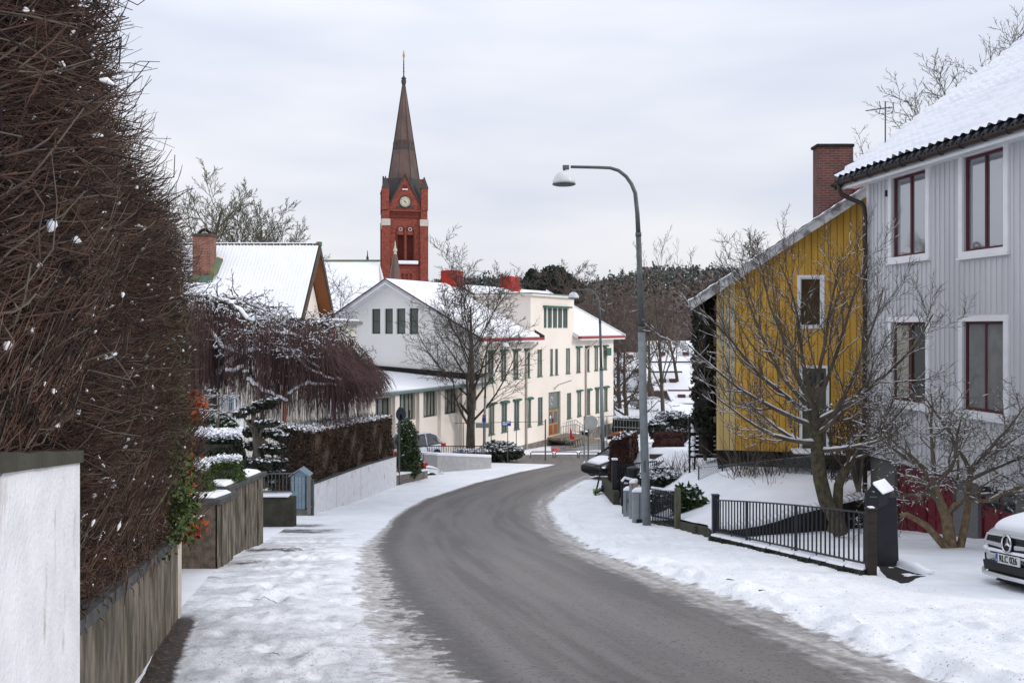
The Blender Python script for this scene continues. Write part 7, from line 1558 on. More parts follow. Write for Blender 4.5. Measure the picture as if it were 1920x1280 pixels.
# ivy-covered column at the yellow house corner
Y = 25.; bl = [(pt(1322 + rgb.uniform(-8, 8), py, Y + rgb.uniform(-.2, .3)), (.30, .35, .35)) for py in range(560, 812, 12)]
iv = leafy('ivy_column', pt(1322, 850, Y), bl, 14000, .065, M['dark_leaf'], 'tall dark ivy covered column at the left corner of the yellow house', 'shrub', seed=6)
q = MB(); q.tube([pt(1324, 850, Y), pt(1322, 700, Y), pt(1322, 560, Y)], [.22, .2, .12], 8); q.build('trunk', M['dark_wall'], iv)
# rhododendron at the corner, snowy low shrubs
Y = 52.2; leafy('rhododendron', pt(938, 856, Y), [(pt(938 + dx, 846 + dy, Y + dz), (.75 * s, .7, .42 * s)) for dx, dy, dz, s in ((-22, 2, 0, 1), (-8, -6, .2, 1.1), (8, -4, 0, 1.1), (22, 2, 0, 1), (0, 4, -.3, 1.2))], 6500, .11, M['dark_leaf'], 'large dark evergreen bush with snow at the street corner, under the blue sign', snow=.5, seed=9)
Y = 50.6; leafy('low_shrub', pt(880, 852, Y), [(pt(880 + dx, 849, Y), (.5, .4, .22)) for dx in (-16, -4, 10, 20)], 2200, .09, M['brown_leaf'], 'low snow covered plants at the foot of the bare tree', snow=.95, seed=10, ssize=1.8)
Y = 30.; leafy('rhododendron', pt(1245, 905, 27), [(pt(1238 + dx, 892 + dy, 26 + dz), (.4 * s, .4, .25 * s)) for dx, dy, dz, s in ((-18, 8, 0, 1), (0, 0, .2, 1.1), (16, 6, 0, 1))], 2400, .08, M['dark_leaf'], 'snowy low bush just right of the lamp pole behind the picket fence', snow=.9, seed=12)
Y = 21.3; leafy('rhododendron', pt(1292, 985, Y), [(pt(1290 + dx, 935 + dy, Y + dz), (.26 * s, .25, .22 * s)) for dx, dy, dz, s in ((-10, -8, 0, 1), (6, -6, .1, 1.1), (14, 6, 0, 1), (-4, 8, 0, 1.2), (0, 26, 0, .8), (-12, 24, 0, .9))], 900, .10, M['leaf'], 'drooping green rhododendron behind the mossy wooden post', snow=.35, seed=13, asp=2.6)
Y = 22.6; leafy('rhododendron', pt(1245, 985, Y), [(pt(1245 + dx, 945 + dy, Y + dz), (.3, .25, .3)) for dx, dy, dz in ((-14, 0, 0), (2, -4, .1), (12, 8, 0), (-6, 18, 0))], 2600, .06, M['dark_leaf'], 'dark leafy shrub behind the pickets of the short picket fence', snow=.25, seed=14)
Y = 41.; leafy('snowy_shrub', pt(1258, 838, Y), [(pt(1258 + dx, 795 + dy, Y + dz), (.6 * s, .6, .42 * s)) for dx, dy, dz, s in ((-24, 6, 0, 1), (-6, -6, .3, 1.1), (14, -8, 0, 1), (28, 4, .3, 1), (-14, 18, 0, 1.1), (10, 18, 0, 1.2))], 6500, .10, M['dark_leaf'], 'round snow laden bush at the foot of the slender tree', snow=.85, seed=15)
def clip_hedge(name, corners, zb, zt, m, label, n, size, snow=.3, seed=3, twigs=0, mt=None):
    """corners: 4 ground points (x,y); leaf cards over the sides and top of the clipped block, solid twiggy core"""
    rng = np.random.default_rng(seed); P = np.array(corners); c = P.mean(0); r = empty(name, (c[0], c[1], float(np.mean(zb))), label, 'hedge')
    q = MB(); k = .9; Pc = c + (P - c) * k; Zb = np.array(zb) if np.ndim(zb) else np.full(4, zb); Zt = np.array(zt) if np.ndim(zt) else np.full(4, zt)
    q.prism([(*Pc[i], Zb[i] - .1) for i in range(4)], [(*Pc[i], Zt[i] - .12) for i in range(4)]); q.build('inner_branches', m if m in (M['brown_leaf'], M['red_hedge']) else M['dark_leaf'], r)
    per = [np.linalg.norm(P[(i + 1) % 4] - P[i]) for i in range(4)]; C = []
    for i in range(4):
        k = int(n * per[i] / sum(per) * .8); t = rng.random(k); s = rng.random(k); a = P[i] + (P[(i + 1) % 4] - P[i]) * t[:, None]; zb_ = Zb[i] + (Zb[(i + 1) % 4] - Zb[i]) * t; zt_ = Zt[i] + (Zt[(i + 1) % 4] - Zt[i]) * t
        nrm = np.array([(P[(i + 1) % 4] - P[i])[1], -(P[(i + 1) % 4] - P[i])[0]]); nrm = nrm / np.linalg.norm(nrm); nrm *= np.sign(np.dot(nrm, (P[i] + P[(i + 1) % 4]) / 2 - c))
        lump = .05 * np.sin(t * per[i] * 1.7 + s * 4) + .04 * np.sin(t * per[i] * 4.1 - s * 7 + 1) - .04; a = a + nrm * (lump + rng.normal(0, .03, k))[:, None]; C.append(np.c_[a, zb_ + (zt_ - zb_) * s])
    k = int(n * .35); u, v = rng.random(k)[:, None], rng.random(k)[:, None]; a = (P[0] * (1 - u) + P[1] * u) * (1 - v) + (P[3] * (1 - u) + P[2] * u) * v; zt_ = ((Zt[0] * (1 - u) + Zt[1] * u) * (1 - v) + (Zt[3] * (1 - u) + Zt[2] * u) * v)[:, 0] + rng.normal(0, .03, k); T_ = np.c_[a, zt_]; C.append(T_); C = np.concatenate(C)
    V, Q = quads(C, size, rng, 0, 1.5); np_mesh('foliage', V, Q, m, r)
    if snow: kk = rng.random(len(T_)) < snow; V, Q = quads(T_[kk] + [0, 0, .04], size * 1.7, rng, .75, 1.2); np_mesh('snow', V, Q, M['snow'], r)
    if twigs:
        k = twigs; u, v = rng.random(k)[:, None], rng.random(k)[:, None]; a = (P[0] * (1 - u) + P[1] * u) * (1 - v) + (P[3] * (1 - u) + P[2] * u) * v; zt_ = ((Zt[0] * (1 - u) + Zt[1] * u) * (1 - v) + (Zt[3] * (1 - u) + Zt[2] * u) * v)[:, 0]
        p0 = np.c_[a, zt_ - .15]; d = np.c_[rng.normal(0, .12, (k, 2)), rng.uniform(.2, .42, k)]; V, Q = tubes(np.stack([p0, p0 + d * .5, p0 + d], 1), np.tile([.008, .006, .003], (k, 1)), 3); np_mesh('shoots', V, Q, M['twig'], r)
    return r
# long clipped hedge on the white wall
ys = [24.6, 30, 36, 41.5]
clip_hedge('clipped_hedge', [(float(xlw(24.8)) - .12, 24.8), (float(xlw(36)) - .12, 36.1), (float(xlw(36)) - 1.3, 36.2), (float(xlw(24.7)) - 1.15, 25.0)], [-4.6, -5.5, -5.5, -4.9], [ZZ(812, 24.8), ZZ(782, 36.1), ZZ(782, 36.2), ZZ(800, 25)], M['brown_leaf'], 'long clipped dark brown hedge standing behind the low white wall', 85000, .045, snow=.25, seed=3, twigs=1200)
clip_hedge('clipped_hedge', [(XX(1141, 33.4), 33.4), (XX(1180, 33.6), 33.6), (XX(1197, 38), 38), (XX(1164, 38), 37.8)], -6.7, [ZZ(832, 33.4), ZZ(818, 33.6), ZZ(810, 38), ZZ(812, 38)], M['red_hedge'], 'rounded russet brown hedge behind the black car', 14000, .06, snow=.05, seed=4)
clip_hedge('clipped_hedge', [(XX(1226, 37), 37), (XX(1280, 37), 37), (XX(1282, 38), 38.2), (XX(1228, 38), 38.2)], ZZ(850, 37), [ZZ(816, 37)] * 4, M['red_hedge'], 'low russet hedge below the snow laden bush', 5000, .05, snow=.0, seed=5)
leafy('bare_bush', pt(1172, 950, 27), [(pt(1170 + dx, 895 + dy, 29.5), (.3, .3, .45)) for dx, dy in ((-8, 0), (4, -16), (2, 14), (-4, 28))], 5500, .035, M['red_hedge'], 'upright russet bush right of the tall black post', seed=22, asp=3)
leafy('bare_bush', pt(1255, 900, 30), [(pt(1248 + dx, 880 + dy, 31), (.35, .3, .28)) for dx, dy in ((-10, 0), (6, -4), (16, 6))], 2600, .035, M['red_hedge'], 'small brown bush with seed heads right of the lamp', seed=23, asp=3, snow=.2)
# evergreen bush at the end of the wall
Y = 38.6; leafy('evergreen_bush', pt(764, 885, Y), [(pt(764 + dx, py, Y), (.40, .42, .40)) for py in range(800, 890, 10) for dx in ((0, 6, -5)[py // 10 % 3],)] + [(pt(774, 850, Y), (.4, .4, .5)), (pt(752, 860, Y), (.4, .4, .5)), (pt(781, 872, Y), (.35, .35, .4))], 8000, .07, M['leaf'], 'dark evergreen bush behind the pole of the round road sign', snow=.12, seed=24)
# left gardens
clip_hedge('box_hedge', [(XX(345, 12.4), 12.35), (XX(392, 12.5), 12.45), (XX(393, 13.1), 13.1), (XX(345, 13.1), 13.0)], ZZ(935, 12.4), [ZZ(882, 12.4)] * 4, M['box_leaf'], 'left green box bush standing on the weathered concrete wall', 9000, .022, snow=.75, seed=31)
clip_hedge('box_hedge', [(XX(395, 13.6), 13.5), (XX(444, 13.8), 13.8), (XX(447, 14.4), 14.6), (XX(397, 14.4), 14.3)], ZZ(918, 13.6), [ZZ(868, 13.6), ZZ(865, 13.8), ZZ(865, 14.4), ZZ(866, 14.4)], M['box_leaf'], 'right green box bush with snow behind the first box bush', 9000, .022, snow=.75, seed=32)
clip_hedge('box_hedge', [(XX(330, 17), 17), (XX(452, 17), 17), (XX(452, 18), 18), (XX(330, 18), 18)], ZZ(880, 17), [ZZ(822, 17)] * 4, M['dark_leaf'], 'broad snowy hedge behind the two green box bushes', 30000, .035, snow=.8, seed=33)
# pruned conifer
def pruned():
    Y = 21.; r = empty('pruned_pine', pt(487, 905, Y), 'cloud pruned dark pine with snow on its pads beside the garden gate', 'tree'); q = MB(); q.tube([pt(490, 915, Y), pt(486, 860, Y), pt(480, 810, Y), pt(474, 770, Y)], [.16, .13, .1, .05], 8); q.build('trunk', M['bark'], r)
    pads = [((470, 768), .26, .10), ((492, 760), .30, .12), ((508, 752), .2, .09), ((458, 775), .2, .08), ((478, 793), .28, .10), ((506, 792), .32, .09), ((462, 812), .28, .11), ((500, 815), .3, .1), ((524, 820), .26, .09), ((476, 838), .34, .12), ((512, 842), .36, .13), ((492, 868), .42, .18), ((520, 868), .28, .15), ((468, 870), .3, .16), ((500, 890), .4, .15)]
    bl = [((p[0], p[1] + rgb.uniform(-.3, .3), p[2]), (a, a * .9, b)) for (xy, a, b) in pads for p in (pt(*xy, Y),)]
    q = MB()
    for b in bl: q.tube([pt(484, 830, Y), tuple((np.array(b[0]) + np.array(pt(482, 820, Y))) / 2 + [0, 0, .04]), tuple(b[0])], [.04, .03, .015], 5)
    q.build('branches', M['bark'], r); rng = np.random.default_rng(2); C, d = cloud(11000, bl, rng, .3); V, Q = quads(C, .045, rng, 0, 2.2); np_mesh('foliage', V, Q, M['dark_leaf'], r)
    k = (d[:, 2] > .3) & (rng.random(len(C)) < .42); V, Q = quads(C[k] + [0, 0, .02], .075, rng, .85, 1.2); np_mesh('snow', V, Q, M['snow'], r)
pruned()
Y = 27.; leafy('evergreen_bush', pt(520, 890, Y), [(pt(515 + dx, 882 + dy, Y), (.35, .35, .25)) for dx, dy in ((-14, 10), (4, 0), (18, 12), (26, 26), (6, 24))], 2600, .07, M['dark_leaf'], 'snowy low bush seen through the grey garden railing', snow=.95, seed=35, ssize=2)
Y = 24.; leafy('evergreen_bush', pt(400, 830, Y), [(pt(395 + dx, 790 + dy, Y), (.4, .35, .3)) for dx, dy in ((-28, 0), (-10, 8), (12, 0), (26, 14), (-22, 20))], 3500, .075, M['leaf'], 'dark green bush in front of the pale blue door', snow=.3, seed=36)
# small snowy weeping shrub
def snowy_arch():
    Y = 23.; S = S_(levels=5, count=(9, 8, 6, 4), start=(.5, .2, .15, .2), ratio=(.5, .5, .5, .5), angle=(1.2, .7, .6, .6), wander=(.08, .15, .2, .2, .2), up=(.0, -.10, -.12, -.14, -.1), rmin=.006)
    make_tree('weeping_shrub', pt(405, 850, Y), 1.9, .07, 'small weeping shrub thick with snow left of the pruned pine', S, 71, bk, M['snow'], snow_lv=4, sn=.8, cat='shrub')
snowy_arch()
# weeping beech: maroon curtains over snowy limbs
def weeping():
    Y0 = 29.; r = empty('weeping_beech', pt(395, 860, Y0), 'wide weeping tree with maroon hanging twigs and snowy limbs before the white house', 'tree'); rg = np.random.default_rng(8)
    P = lambda px, py, y=Y0: np.array(pt(px, py, y))
    limbs = [([(372, 850), (372, 780), (360, 720), (368, 640), (372, 570)], .28, .10, 29), ([(395, 850), (400, 780), (392, 735), (425, 690), (470, 660), (505, 625), (545, 615), (600, 605)], .26, .06, 29),
             ([(372, 570), (400, 562), (440, 575), (475, 605), (500, 635), (530, 650)], .10, .05, 28), ([(365, 600), (390, 615), (415, 650), (440, 660)], .10, .05, 28), ([(425, 700), (455, 690), (470, 715), (500, 735), (535, 752), (552, 735), (575, 718), (600, 718), (640, 722)], .08, .03, 27.4),
             ([(505, 625), (550, 630), (590, 640), (620, 660)], .07, .03, 28), ([(470, 660), (520, 655), (560, 665), (600, 690)], .06, .03, 27.6), ([(600, 605), (635, 615), (660, 640), (680, 680)], .06, .02, 30), ([(372, 570), (360, 590), (345, 640), (350, 700)], .08, .03, 28),
             ([(552, 665), (575, 690), (610, 705), (640, 712)], .04, .02, 27.2), ([(400, 562), (450, 560), (490, 580), (520, 600)], .07, .04, 30), ([(440, 575), (475, 585), (505, 600), (550, 605)], .06, .03, 30.6)]
    q = MB(); qs = MB(); pts_all = []
    for L, r0, r1, y in limbs:
        pts = [P(a, b, y + .25 * math.sin(i * 1.7)) for i, (a, b) in enumerate(L)]; 
        fine = []
        for i in range(len(pts) - 1):
            for k in range(4): t = k / 4; fine.append(pts[i] * (1 - t) + pts[i + 1] * t + rg.normal(0, .035, 3))
        fine.append(pts[-1]); n = len(fine); rad = [r0 + (r1 - r0) * i / (n - 1) for i in range(n)]; q.tube([tuple(p) for p in fine], rad, 7)
        for i in range(n - 1):
            d = fine[i + 1] - fine[i]
            if abs(d[2]) / np.linalg.norm(d) < .85: qs.tube([tuple(fine[i] + [0, -.02, rad[i] * .7]), tuple(fine[i + 1] + [0, -.02, rad[i + 1] * .7])], [rad[i] * .8 + .014, rad[i + 1] * .8 + .014], 6)
        pts_all += [(p, rad[i]) for i, p in enumerate(fine)]
    q.build('limbs', M['bark'], r, smooth=True); qs.build('snow', M['snow'], r, smooth=True)
    # side branches with snow
    out = {}; rr = random.Random(9); S = S_(levels=4, count=(4, 4, 3, 0), start=(.2, .2, .2, .2), ratio=(.55, .5, .5, .5), angle=(.8, .8, .8, .6), wander=(.22, .25, .3, .3), up=(-.05, -.08, -.1, -.1), rmin=.010)
    for p, ra in pts_all:
        if p[2] < ZZ(680, 29): continue
        for _ in range(2): grow(rr, p, (rr.uniform(-1, 1), rr.uniform(-1, .4), rr.uniform(-.1, .6)), rr.uniform(.5, 1.1), min(.035, ra * .5), 1, {**S, 'levels': 4}, out)
    G_ = [tubes([p for p, _ in L], [q_ for _, q_ in L], 3) for L in out.values()]; V, Q = join_np(G_); np_mesh('branches', V, Q, M['twig'], r)
    PP = []; RR = []
    for (lv, K), L in out.items():
        for p, ra in L:
            p = np.array(p)
            for j in range(len(p) - 1):
                if p[j][2] > ZZ(668, 29) and rg.random() < (.34 if p[j][0] < XX(640, 29) else .1) and abs((p[j + 1] - p[j])[2]) < .8 * np.linalg.norm(p[j + 1] - p[j]): a, b = p[j] + [0, -.01, .02], p[j + 1] + [0, -.01, .02]; PP.append([a, (a + b) / 2, b]); RR.append([.007, .019, .007])
    V, Q = tubes(PP, RR, 4); np_mesh('twig_snow', V, Q, M['snow'], r)['kind'] = 'stuff'
    # hanging curtains: start on a canopy surface, fall
    n = 9500; px = rg.uniform(352, 690, n); top = np.interp(px, [352, 372, 420, 470, 500, 530, 570, 610, 650, 690], [590, 560, 565, 605, 625, 600, 595, 605, 645, 700]); bot = np.interp(px, [352, 400, 440, 470, 520, 560, 600, 630, 650, 680, 700], [700, 700, 720, 740, 760, 740, 745, 745, 730, 725, 715])
    edge = np.interp(px, [352, 690], [0, 1]); y = rg.uniform(26.6, 31.6, n); s = rg.random(n) ** 1.25; pyt = top + (bot - top) * s * .75; 
    # density stripes: thicker tresses
    keep = (np.sin(px * .11) + np.sin(px * .047 + 2) * .8 + rg.normal(0, 1.0, n) + (px > 585) * .9 - (px > 430) * (px < 590) * (pyt > 635) * 1.6) > -.35; px, y, pyt, bot = px[keep], y[keep], pyt[keep], bot[keep]; n = len(px)
    X = (px - CX) / F * 29.; Z = (HY - pyt) / F * 29.; ln = rg.uniform(.6, 2.1, n) * np.clip((bot - pyt) / 60, .4, 1.45); dx = rg.normal(.0, .10, n) + np.clip((px - 600) / 90, -.15, 1) * .55; dy = rg.normal(0, .12, n)
    K = 5; pts = np.zeros((n, K, 3)); w1 = rg.normal(0, .035, n)
    for k in range(K):
        t = k / (K - 1); pts[:, k, 0] = X + dx * t ** .7 + w1 * math.sin(t * 5); pts[:, k, 1] = y + dy * t; pts[:, k, 2] = Z - ln * (t ** 1.35) + .12 * (1 - t) * t
    V, Q = tubes(pts, np.tile(np.linspace(.0085, .0045, K), (n, 1)), 3); np_mesh('hanging_twigs', V, Q, M['maroon_twig'], r)
weeping()

# ------------------------------------------------------------------ the tall tangled hedge on the left
def big_hedge():
    rng = np.random.default_rng(17); r = empty('tall_hedge', (-3.2, 5.5, -1.6), 'huge tangled bare hedge of red brown twigs overhanging the walls on the left', 'hedge')
    face = lambda y: np.where(y < 3.9, -1.545 - .331 * (y - 2.6), -2.10 - .2656 * (y - 3.92))
    def zbot(y): return np.where(y < 3.9, -.46, -1.42 - (y - 3.9) * .131)
    def ztop(y): return np.interp(y, [2, 4, 6.1, 7.0, 7.9, 8.4], [1.7, 1.42, 1.02, .95, .78, .45])
    # limbs
    n = 240; y = rng.uniform(2.2, 7.6, n); x = face(y) - rng.uniform(.45, 1.6, n); z = zbot(y) + rng.random(n) ** .8 * (ztop(y) - zbot(y) - .3); K = 6; d = np.c_[rng.normal(.35, .5, n), rng.normal(.15, .5, n), np.abs(rng.normal(.75, .45, n))]; d /= np.linalg.norm(d, axis=1, keepdims=True)
    L = rng.uniform(.5, 1.3, n); pts = np.zeros((n, K, 3)); pts[:, 0] = np.c_[x, y, z]
    for k in range(1, K): d = d + rng.normal(0, .18, (n, 3)) - [.12, 0, 0]; d /= np.linalg.norm(d, axis=1, keepdims=True); pts[:, k] = pts[:, k - 1] + d * (L / (K - 1))[:, None]
    pts[:, :, 0] = np.minimum(pts[:, :, 0], face(pts[:, :, 1]) - .08)
    rad = rng.uniform(.007, .022, n)[:, None] * np.linspace(1, .45, K)[None]
    V, Q = tubes(pts, rad, 5); np_mesh('limbs', V, Q, M['twig'], r, smooth=True)
    k = rng.random(n) < .5; pp = pts[k][:, 1:4] + np.array([0, 0, .012]); V, Q = tubes(pp, rad[k][:, 1:4] * .8, 4); np_mesh('limb_snow', V, Q, M['snow'], r)
    def twigs(n, depth0, depth1, Lr, rr, m, nm, out=1.0, seed=1, bulge=.0, keepf=None):
        rg = np.random.default_rng(seed); y = 2.2 + 6.1 * rg.random(n) ** .9;  dep = rg.uniform(depth0, depth1, n); x = face(y) - dep; zt, zb = ztop(y), zbot(y); z = zb + rg.random(n) * (zt - zb)
        x += bulge * np.sin(np.clip((z - zb) / (zt - zb), 0, 1) * math.pi) * 1.0
        d = np.c_[np.abs(rg.normal(.7, .4, n)) * out, rg.normal(.12, .62, n), rg.normal(.16, .36, n)]; d /= np.linalg.norm(d, axis=1, keepdims=True); L = rg.uniform(*Lr, n); K = 5; pts = np.zeros((n, K, 3)); pts[:, 0] = np.c_[x, y, z]
        for k in range(1, K): d = d + rg.normal(0, .25, (n, 3)) + [0, 0, .03]; d /= np.linalg.norm(d, axis=1, keepdims=True); pts[:, k] = pts[:, k - 1] + d * (L / (K - 1))[:, None]
        # clip growth past the trimmed face
        zr_ = smooth((pts[:, :, 2] - zbot(pts[:, :, 1])) / 1.1); lim = face(pts[:, :, 1]) - .03 + .24 * zr_ + .05 * zr_ * np.sin(pts[:, :, 1] * 2.3 + pts[:, :, 2] * 2.1) + rg.exponential(.04, n)[:, None] * (.3 + zr_)
        over = np.maximum(pts[:, :, 0] - lim, 0); pts[:, :, 0] -= over * .85; pts[:, :, 2] += over * .35
        ok = (pts[:, -1, 1] < 8.45) & (pts[:, :, 2] > zbot(pts[:, :, 1]) - .06).all(1); ok &= ~((pts[:, :, 1] < 3.95) & (pts[:, :, 2] < -.46)).any(1)
        pts = pts[ok]; rad = rg.uniform(*rr, len(pts))[:, None] * np.linspace(1, .4, K)[None]
        V, Q = tubes(pts, rad, 3); np_mesh(nm, V, Q, m, r); return pts
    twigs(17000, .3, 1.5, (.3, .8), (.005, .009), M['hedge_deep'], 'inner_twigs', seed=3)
    p = twigs(36000, .0, .5, (.18, .48), (.0016, .0048), M['hedge_twig'], 'twigs', seed=4)
    twigs(1800, .0, .4, (.3, .6), (.003, .0065), M['twig_tan'], 'pale_twigs', seed=6)
    rs = np.random.default_rng(5); k = rs.choice(len(p), 1300); C = p[k, 2] + [0, 0, .012]; a = p[k, 2] + [0, 0, .008]; b = p[k, 3] + [0, 0, .008]; m_ = (a + b) / 2; s = rs.uniform(.15, .5, len(k))[:, None]; a = m_ + (a - m_) * s; b = m_ + (b - m_) * s
    V, Q = tubes(np.stack([a, m_ + [0, 0, .006], b], 1), np.tile([.003, .008, .003], (len(k), 1)) * rs.uniform(.5, 1.7, (len(k), 1)) ** 1.4, 5); np_mesh('snow_flecks', V, Q, M['snow'], r)
    # green ivy leaves at the far end, orange leaves on its edge
    n = 15000; y = rng.uniform(6.7, 8.2, n); z = -1.9 + rng.random(n) ** .8 * 2.0; x = face(y) + .05 + rng.normal(0, .07, n) + .08 * np.sin(z * 3); w_ = np.exp(-((y - 7.6) / .45) ** 2) * np.where(z < -.2, 1, .5) * (.55 + .45 * np.sin(z * 5 + y * 7)); k = rng.random(n) < w_ * 1.05
    V, Q = quads(np.c_[x, y, z][k], .030, rng, 0, 1.7); np_mesh('ivy_leaves', V, Q, M['ivy'], r)
    n = 3600; y = rng.uniform(8.0, 8.4, n); z = -2.0 + rng.random(n) * 1.4; x = face(y) + .07 + rng.normal(0, .07, n) + .06 * np.sin(z * 6); k = rng.random(n) < (.45 + .55 * np.sin(z * 9 + 1)); V, Q = quads(np.c_[x, y, z][k], .034, rng, 0, 1.8, .3); np_mesh('orange_leaves', V, Q, M['rust_leaf'], r)
    y = np.full(220, 8.3) + rng.normal(0, .15, 220); z0 = rng.uniform(-2.05, -.9, 220); x = face(y) + .05 + rng.normal(0, .05, 220); pts = np.stack([np.c_[x, y, z0], np.c_[x + .08, y + .1, z0 + .15], np.c_[x + .14, y + .2, z0 + .22]], 1); V, Q = tubes(pts, np.tile([.004, .003, .002], (220, 1)), 3); np_mesh('leaf_stalks', V, Q, M['hedge_twig'], r)
    # low twigs hanging over the stained wall
    n = 900; rg = np.random.default_rng(33); y = rg.uniform(3.95, 8.2, n); x = face(y) - .15 + rg.normal(0, .1, n); z = zbot(y) + rg.random(n) * .35; K = 5; pts = np.zeros((n, K, 3)); d = np.c_[rg.normal(.5, .4, n), rg.normal(.3, .7, n), rg.normal(.05, .35, n)]; d /= np.linalg.norm(d, axis=1, keepdims=True); pts[:, 0] = np.c_[x, y, z]
    for k in range(1, K): d = d + rg.normal(0, .2, (n, 3)) - [0, 0, .12]; d /= np.linalg.norm(d, axis=1, keepdims=True); pts[:, k] = pts[:, k - 1] + d * .06
    pts[:, :, 0] = np.minimum(pts[:, :, 0], face(pts[:, :, 1]) + .07); V, Q = tubes(pts, np.tile(np.linspace(.006, .0025, K), (n, 1)), 3); np_mesh('trailing_twigs', V, Q, M['hedge_twig'], r)
big_hedge()

# dead plants and fences in the gardens on the right
def bush_twigs(name, base, n, h, spread, r_, m, label, seed, snow=.15):
    rng = np.random.default_rng(seed); r = empty(name, base, label, 'shrub'); K = 5; d = np.c_[rng.normal(0, spread, (n, 2)), np.abs(rng.normal(1, .25, n))]; d /= np.linalg.norm(d, axis=1, keepdims=True); L = rng.uniform(.5, 1.1, n) * h; pts = np.zeros((n, K, 3)); pts[:, 0] = np.array(base) + np.c_[rng.normal(0, .12 * h, (n, 2)), np.zeros(n)]
    for k in range(1, K): d = d + rng.normal(0, .13, (n, 3)); d /= np.linalg.norm(d, axis=1, keepdims=True); pts[:, k] = pts[:, k - 1] + d * (L / (K - 1))[:, None]
    V, Q = tubes(pts, np.tile(np.linspace(r_, r_ * .4, K), (n, 1)), 3); np_mesh('stems', V, Q, m, r); return r
for i, (px, py, Y, n, h, sp, lb) in enumerate(((1395, 905, 22.6, 60, 1.5, .45, 'thin bare bush left of the yellow house doorstep, at the wire fence'), (1445, 902, 22.6, 40, 1.6, .4, 'bare bush below the yellow house wall, second along the wire fence'), (1442, 928, 21.5, 14, .7, .5, 'tiny bare sapling on the open snowy lawn'), (1298, 910, 26, 90, 1.1, .3, 'tuft of dry stalks left of the wire fence'), (1335, 908, 25, 60, .9, .3, 'tuft of dry stalks below the dark slatted screen'), (1580, 900, 20.3, 90, 2.1, .45, 'tangled bare bush between the fruit tree and the grey house'), (1480, 900, 23.2, 50, 1.2, .5, 'bare bush beneath the yellow house doorstep'), (1262, 905, 27, 80, .9, .35, 'dry garden stalks right of the picket fence corner'))):
    bush_twigs('bare_bush', pt(px, py, Y), n, h, sp, .009, M['twig'] if i % 2 else M['twig_tan'], lb, 80 + i)
leafy('bare_bush', pt(1610, 905, 19.2), [(pt(1600 + dx, 770 + dy, 19.2 + dz), (.5, .4, .4)) for dx, dy, dz in ((-30, 20, 0), (0, 0, .2), (20, -30, .3), (24, 30, 0), (-10, 50, 0))], 2600, .03, M['rust_leaf'] if 0 else M['brown_leaf'], 'twiggy bush with dry brown leaves at the corner of the grey house', snow=.25, seed=90, asp=2)
def wire_fence_r():
    r = empty('wire_fence', pt(1400, 915, 23), 'low diamond mesh wire fence across the snowy garden in front of the yellow house', 'fence'); A, B = np.array(pt(1310, 918, 24.)), np.array(pt(1522, 898, 22.6)); h = .62; q = MB()
    for t in (.0, .22, .42, .6, .8, 1): p = A + (B - A) * t; m_ = MB(); m_.tube([tuple(p + [0, 0, -.2]), tuple(p + [0, 0, h + .05])], .022, 6); m_.build('post', M['galv_dark'] if t != .22 else M['black_metal'], r)
    n = 64; L = B - A
    PP = []
    for i in range(-8, n): 
        for s in (1, -1):
            t0, t1 = i / n, (i + 8) / n
            if s < 0: t0, t1 = t1, t0
            a, b = max(0, min(1, t0)), max(0, min(1, t1)); 
            if abs(t1 - t0) < 1e-6: continue
            z0 = (a - t0) / (t1 - t0) * h; z1 = (b - t0) / (t1 - t0) * h; p0, p1 = A + L * a + [0, 0, z0], A + L * b + [0, 0, z1]; PP.append([p0, (p0 + p1) / 2, p1])
    V, Q = tubes(PP, np.full((len(PP), 3), .0045), 3); np_mesh('wire_mesh', V, Q, M['galv'], r)
    q = MB(); q.tube([tuple(A + [0, 0, h]), tuple(B + [0, 0, h])], .008, 4); q.build('top_wire', M['galv'], r)
wire_fence_r()
# dark slatted screen / stair left of yellow house
def screen():
    Y = 25.5; x0, x1 = XX(1291, Y), XX(1362, Y); r = empty('slatted_screen', (x0, Y, ZZ(862, Y)), 'dark horizontal slatted wooden screen with snow on each slat by the ivy column', 'screen')
    for i in range(7):
        z = ZZ(858 - i * 8.3, Y); q = MB(); q.box(WF, x0 + .0, x1 + i * -.02, Y, Y + .04, z, z + .095); q.build('slat', M['wood_dark'], r); q = MB(); q.box(WF, x0 + .1, x1 - .2, Y - .01, Y + .05, z + .096, z + .112); q.build('slat_snow', M['snow'], r)
    for x in (x0, x0 + .15): q = MB(); q.box(WF, x, x + .05, Y - .06, Y - .005, ZZ(862, Y) - .5, ZZ(780, Y)); q.build('post', M['black_metal'], r)
    for i, z in enumerate((796, 806, 820, 828, 840, 850)):
        q = MB(); q.lathe((x0 + .12, Y - .09, ZZ(z, Y)), [(.07, -.05), (.08, 0), (.04, .06)], 8); q.build('snow_clump', M['snow'], r)
    q = MB(); q.box(WF, XX(1219, 33), XX(1281, 33), 33, 33.2, ZZ(860, 33), ZZ(852, 33)); o = q.build('low_wall', M['red_trim'] if 0 else M['brown_trim']); tag(o, 'low red brown edging in the snow behind the lamp pole', 'wall')
screen()

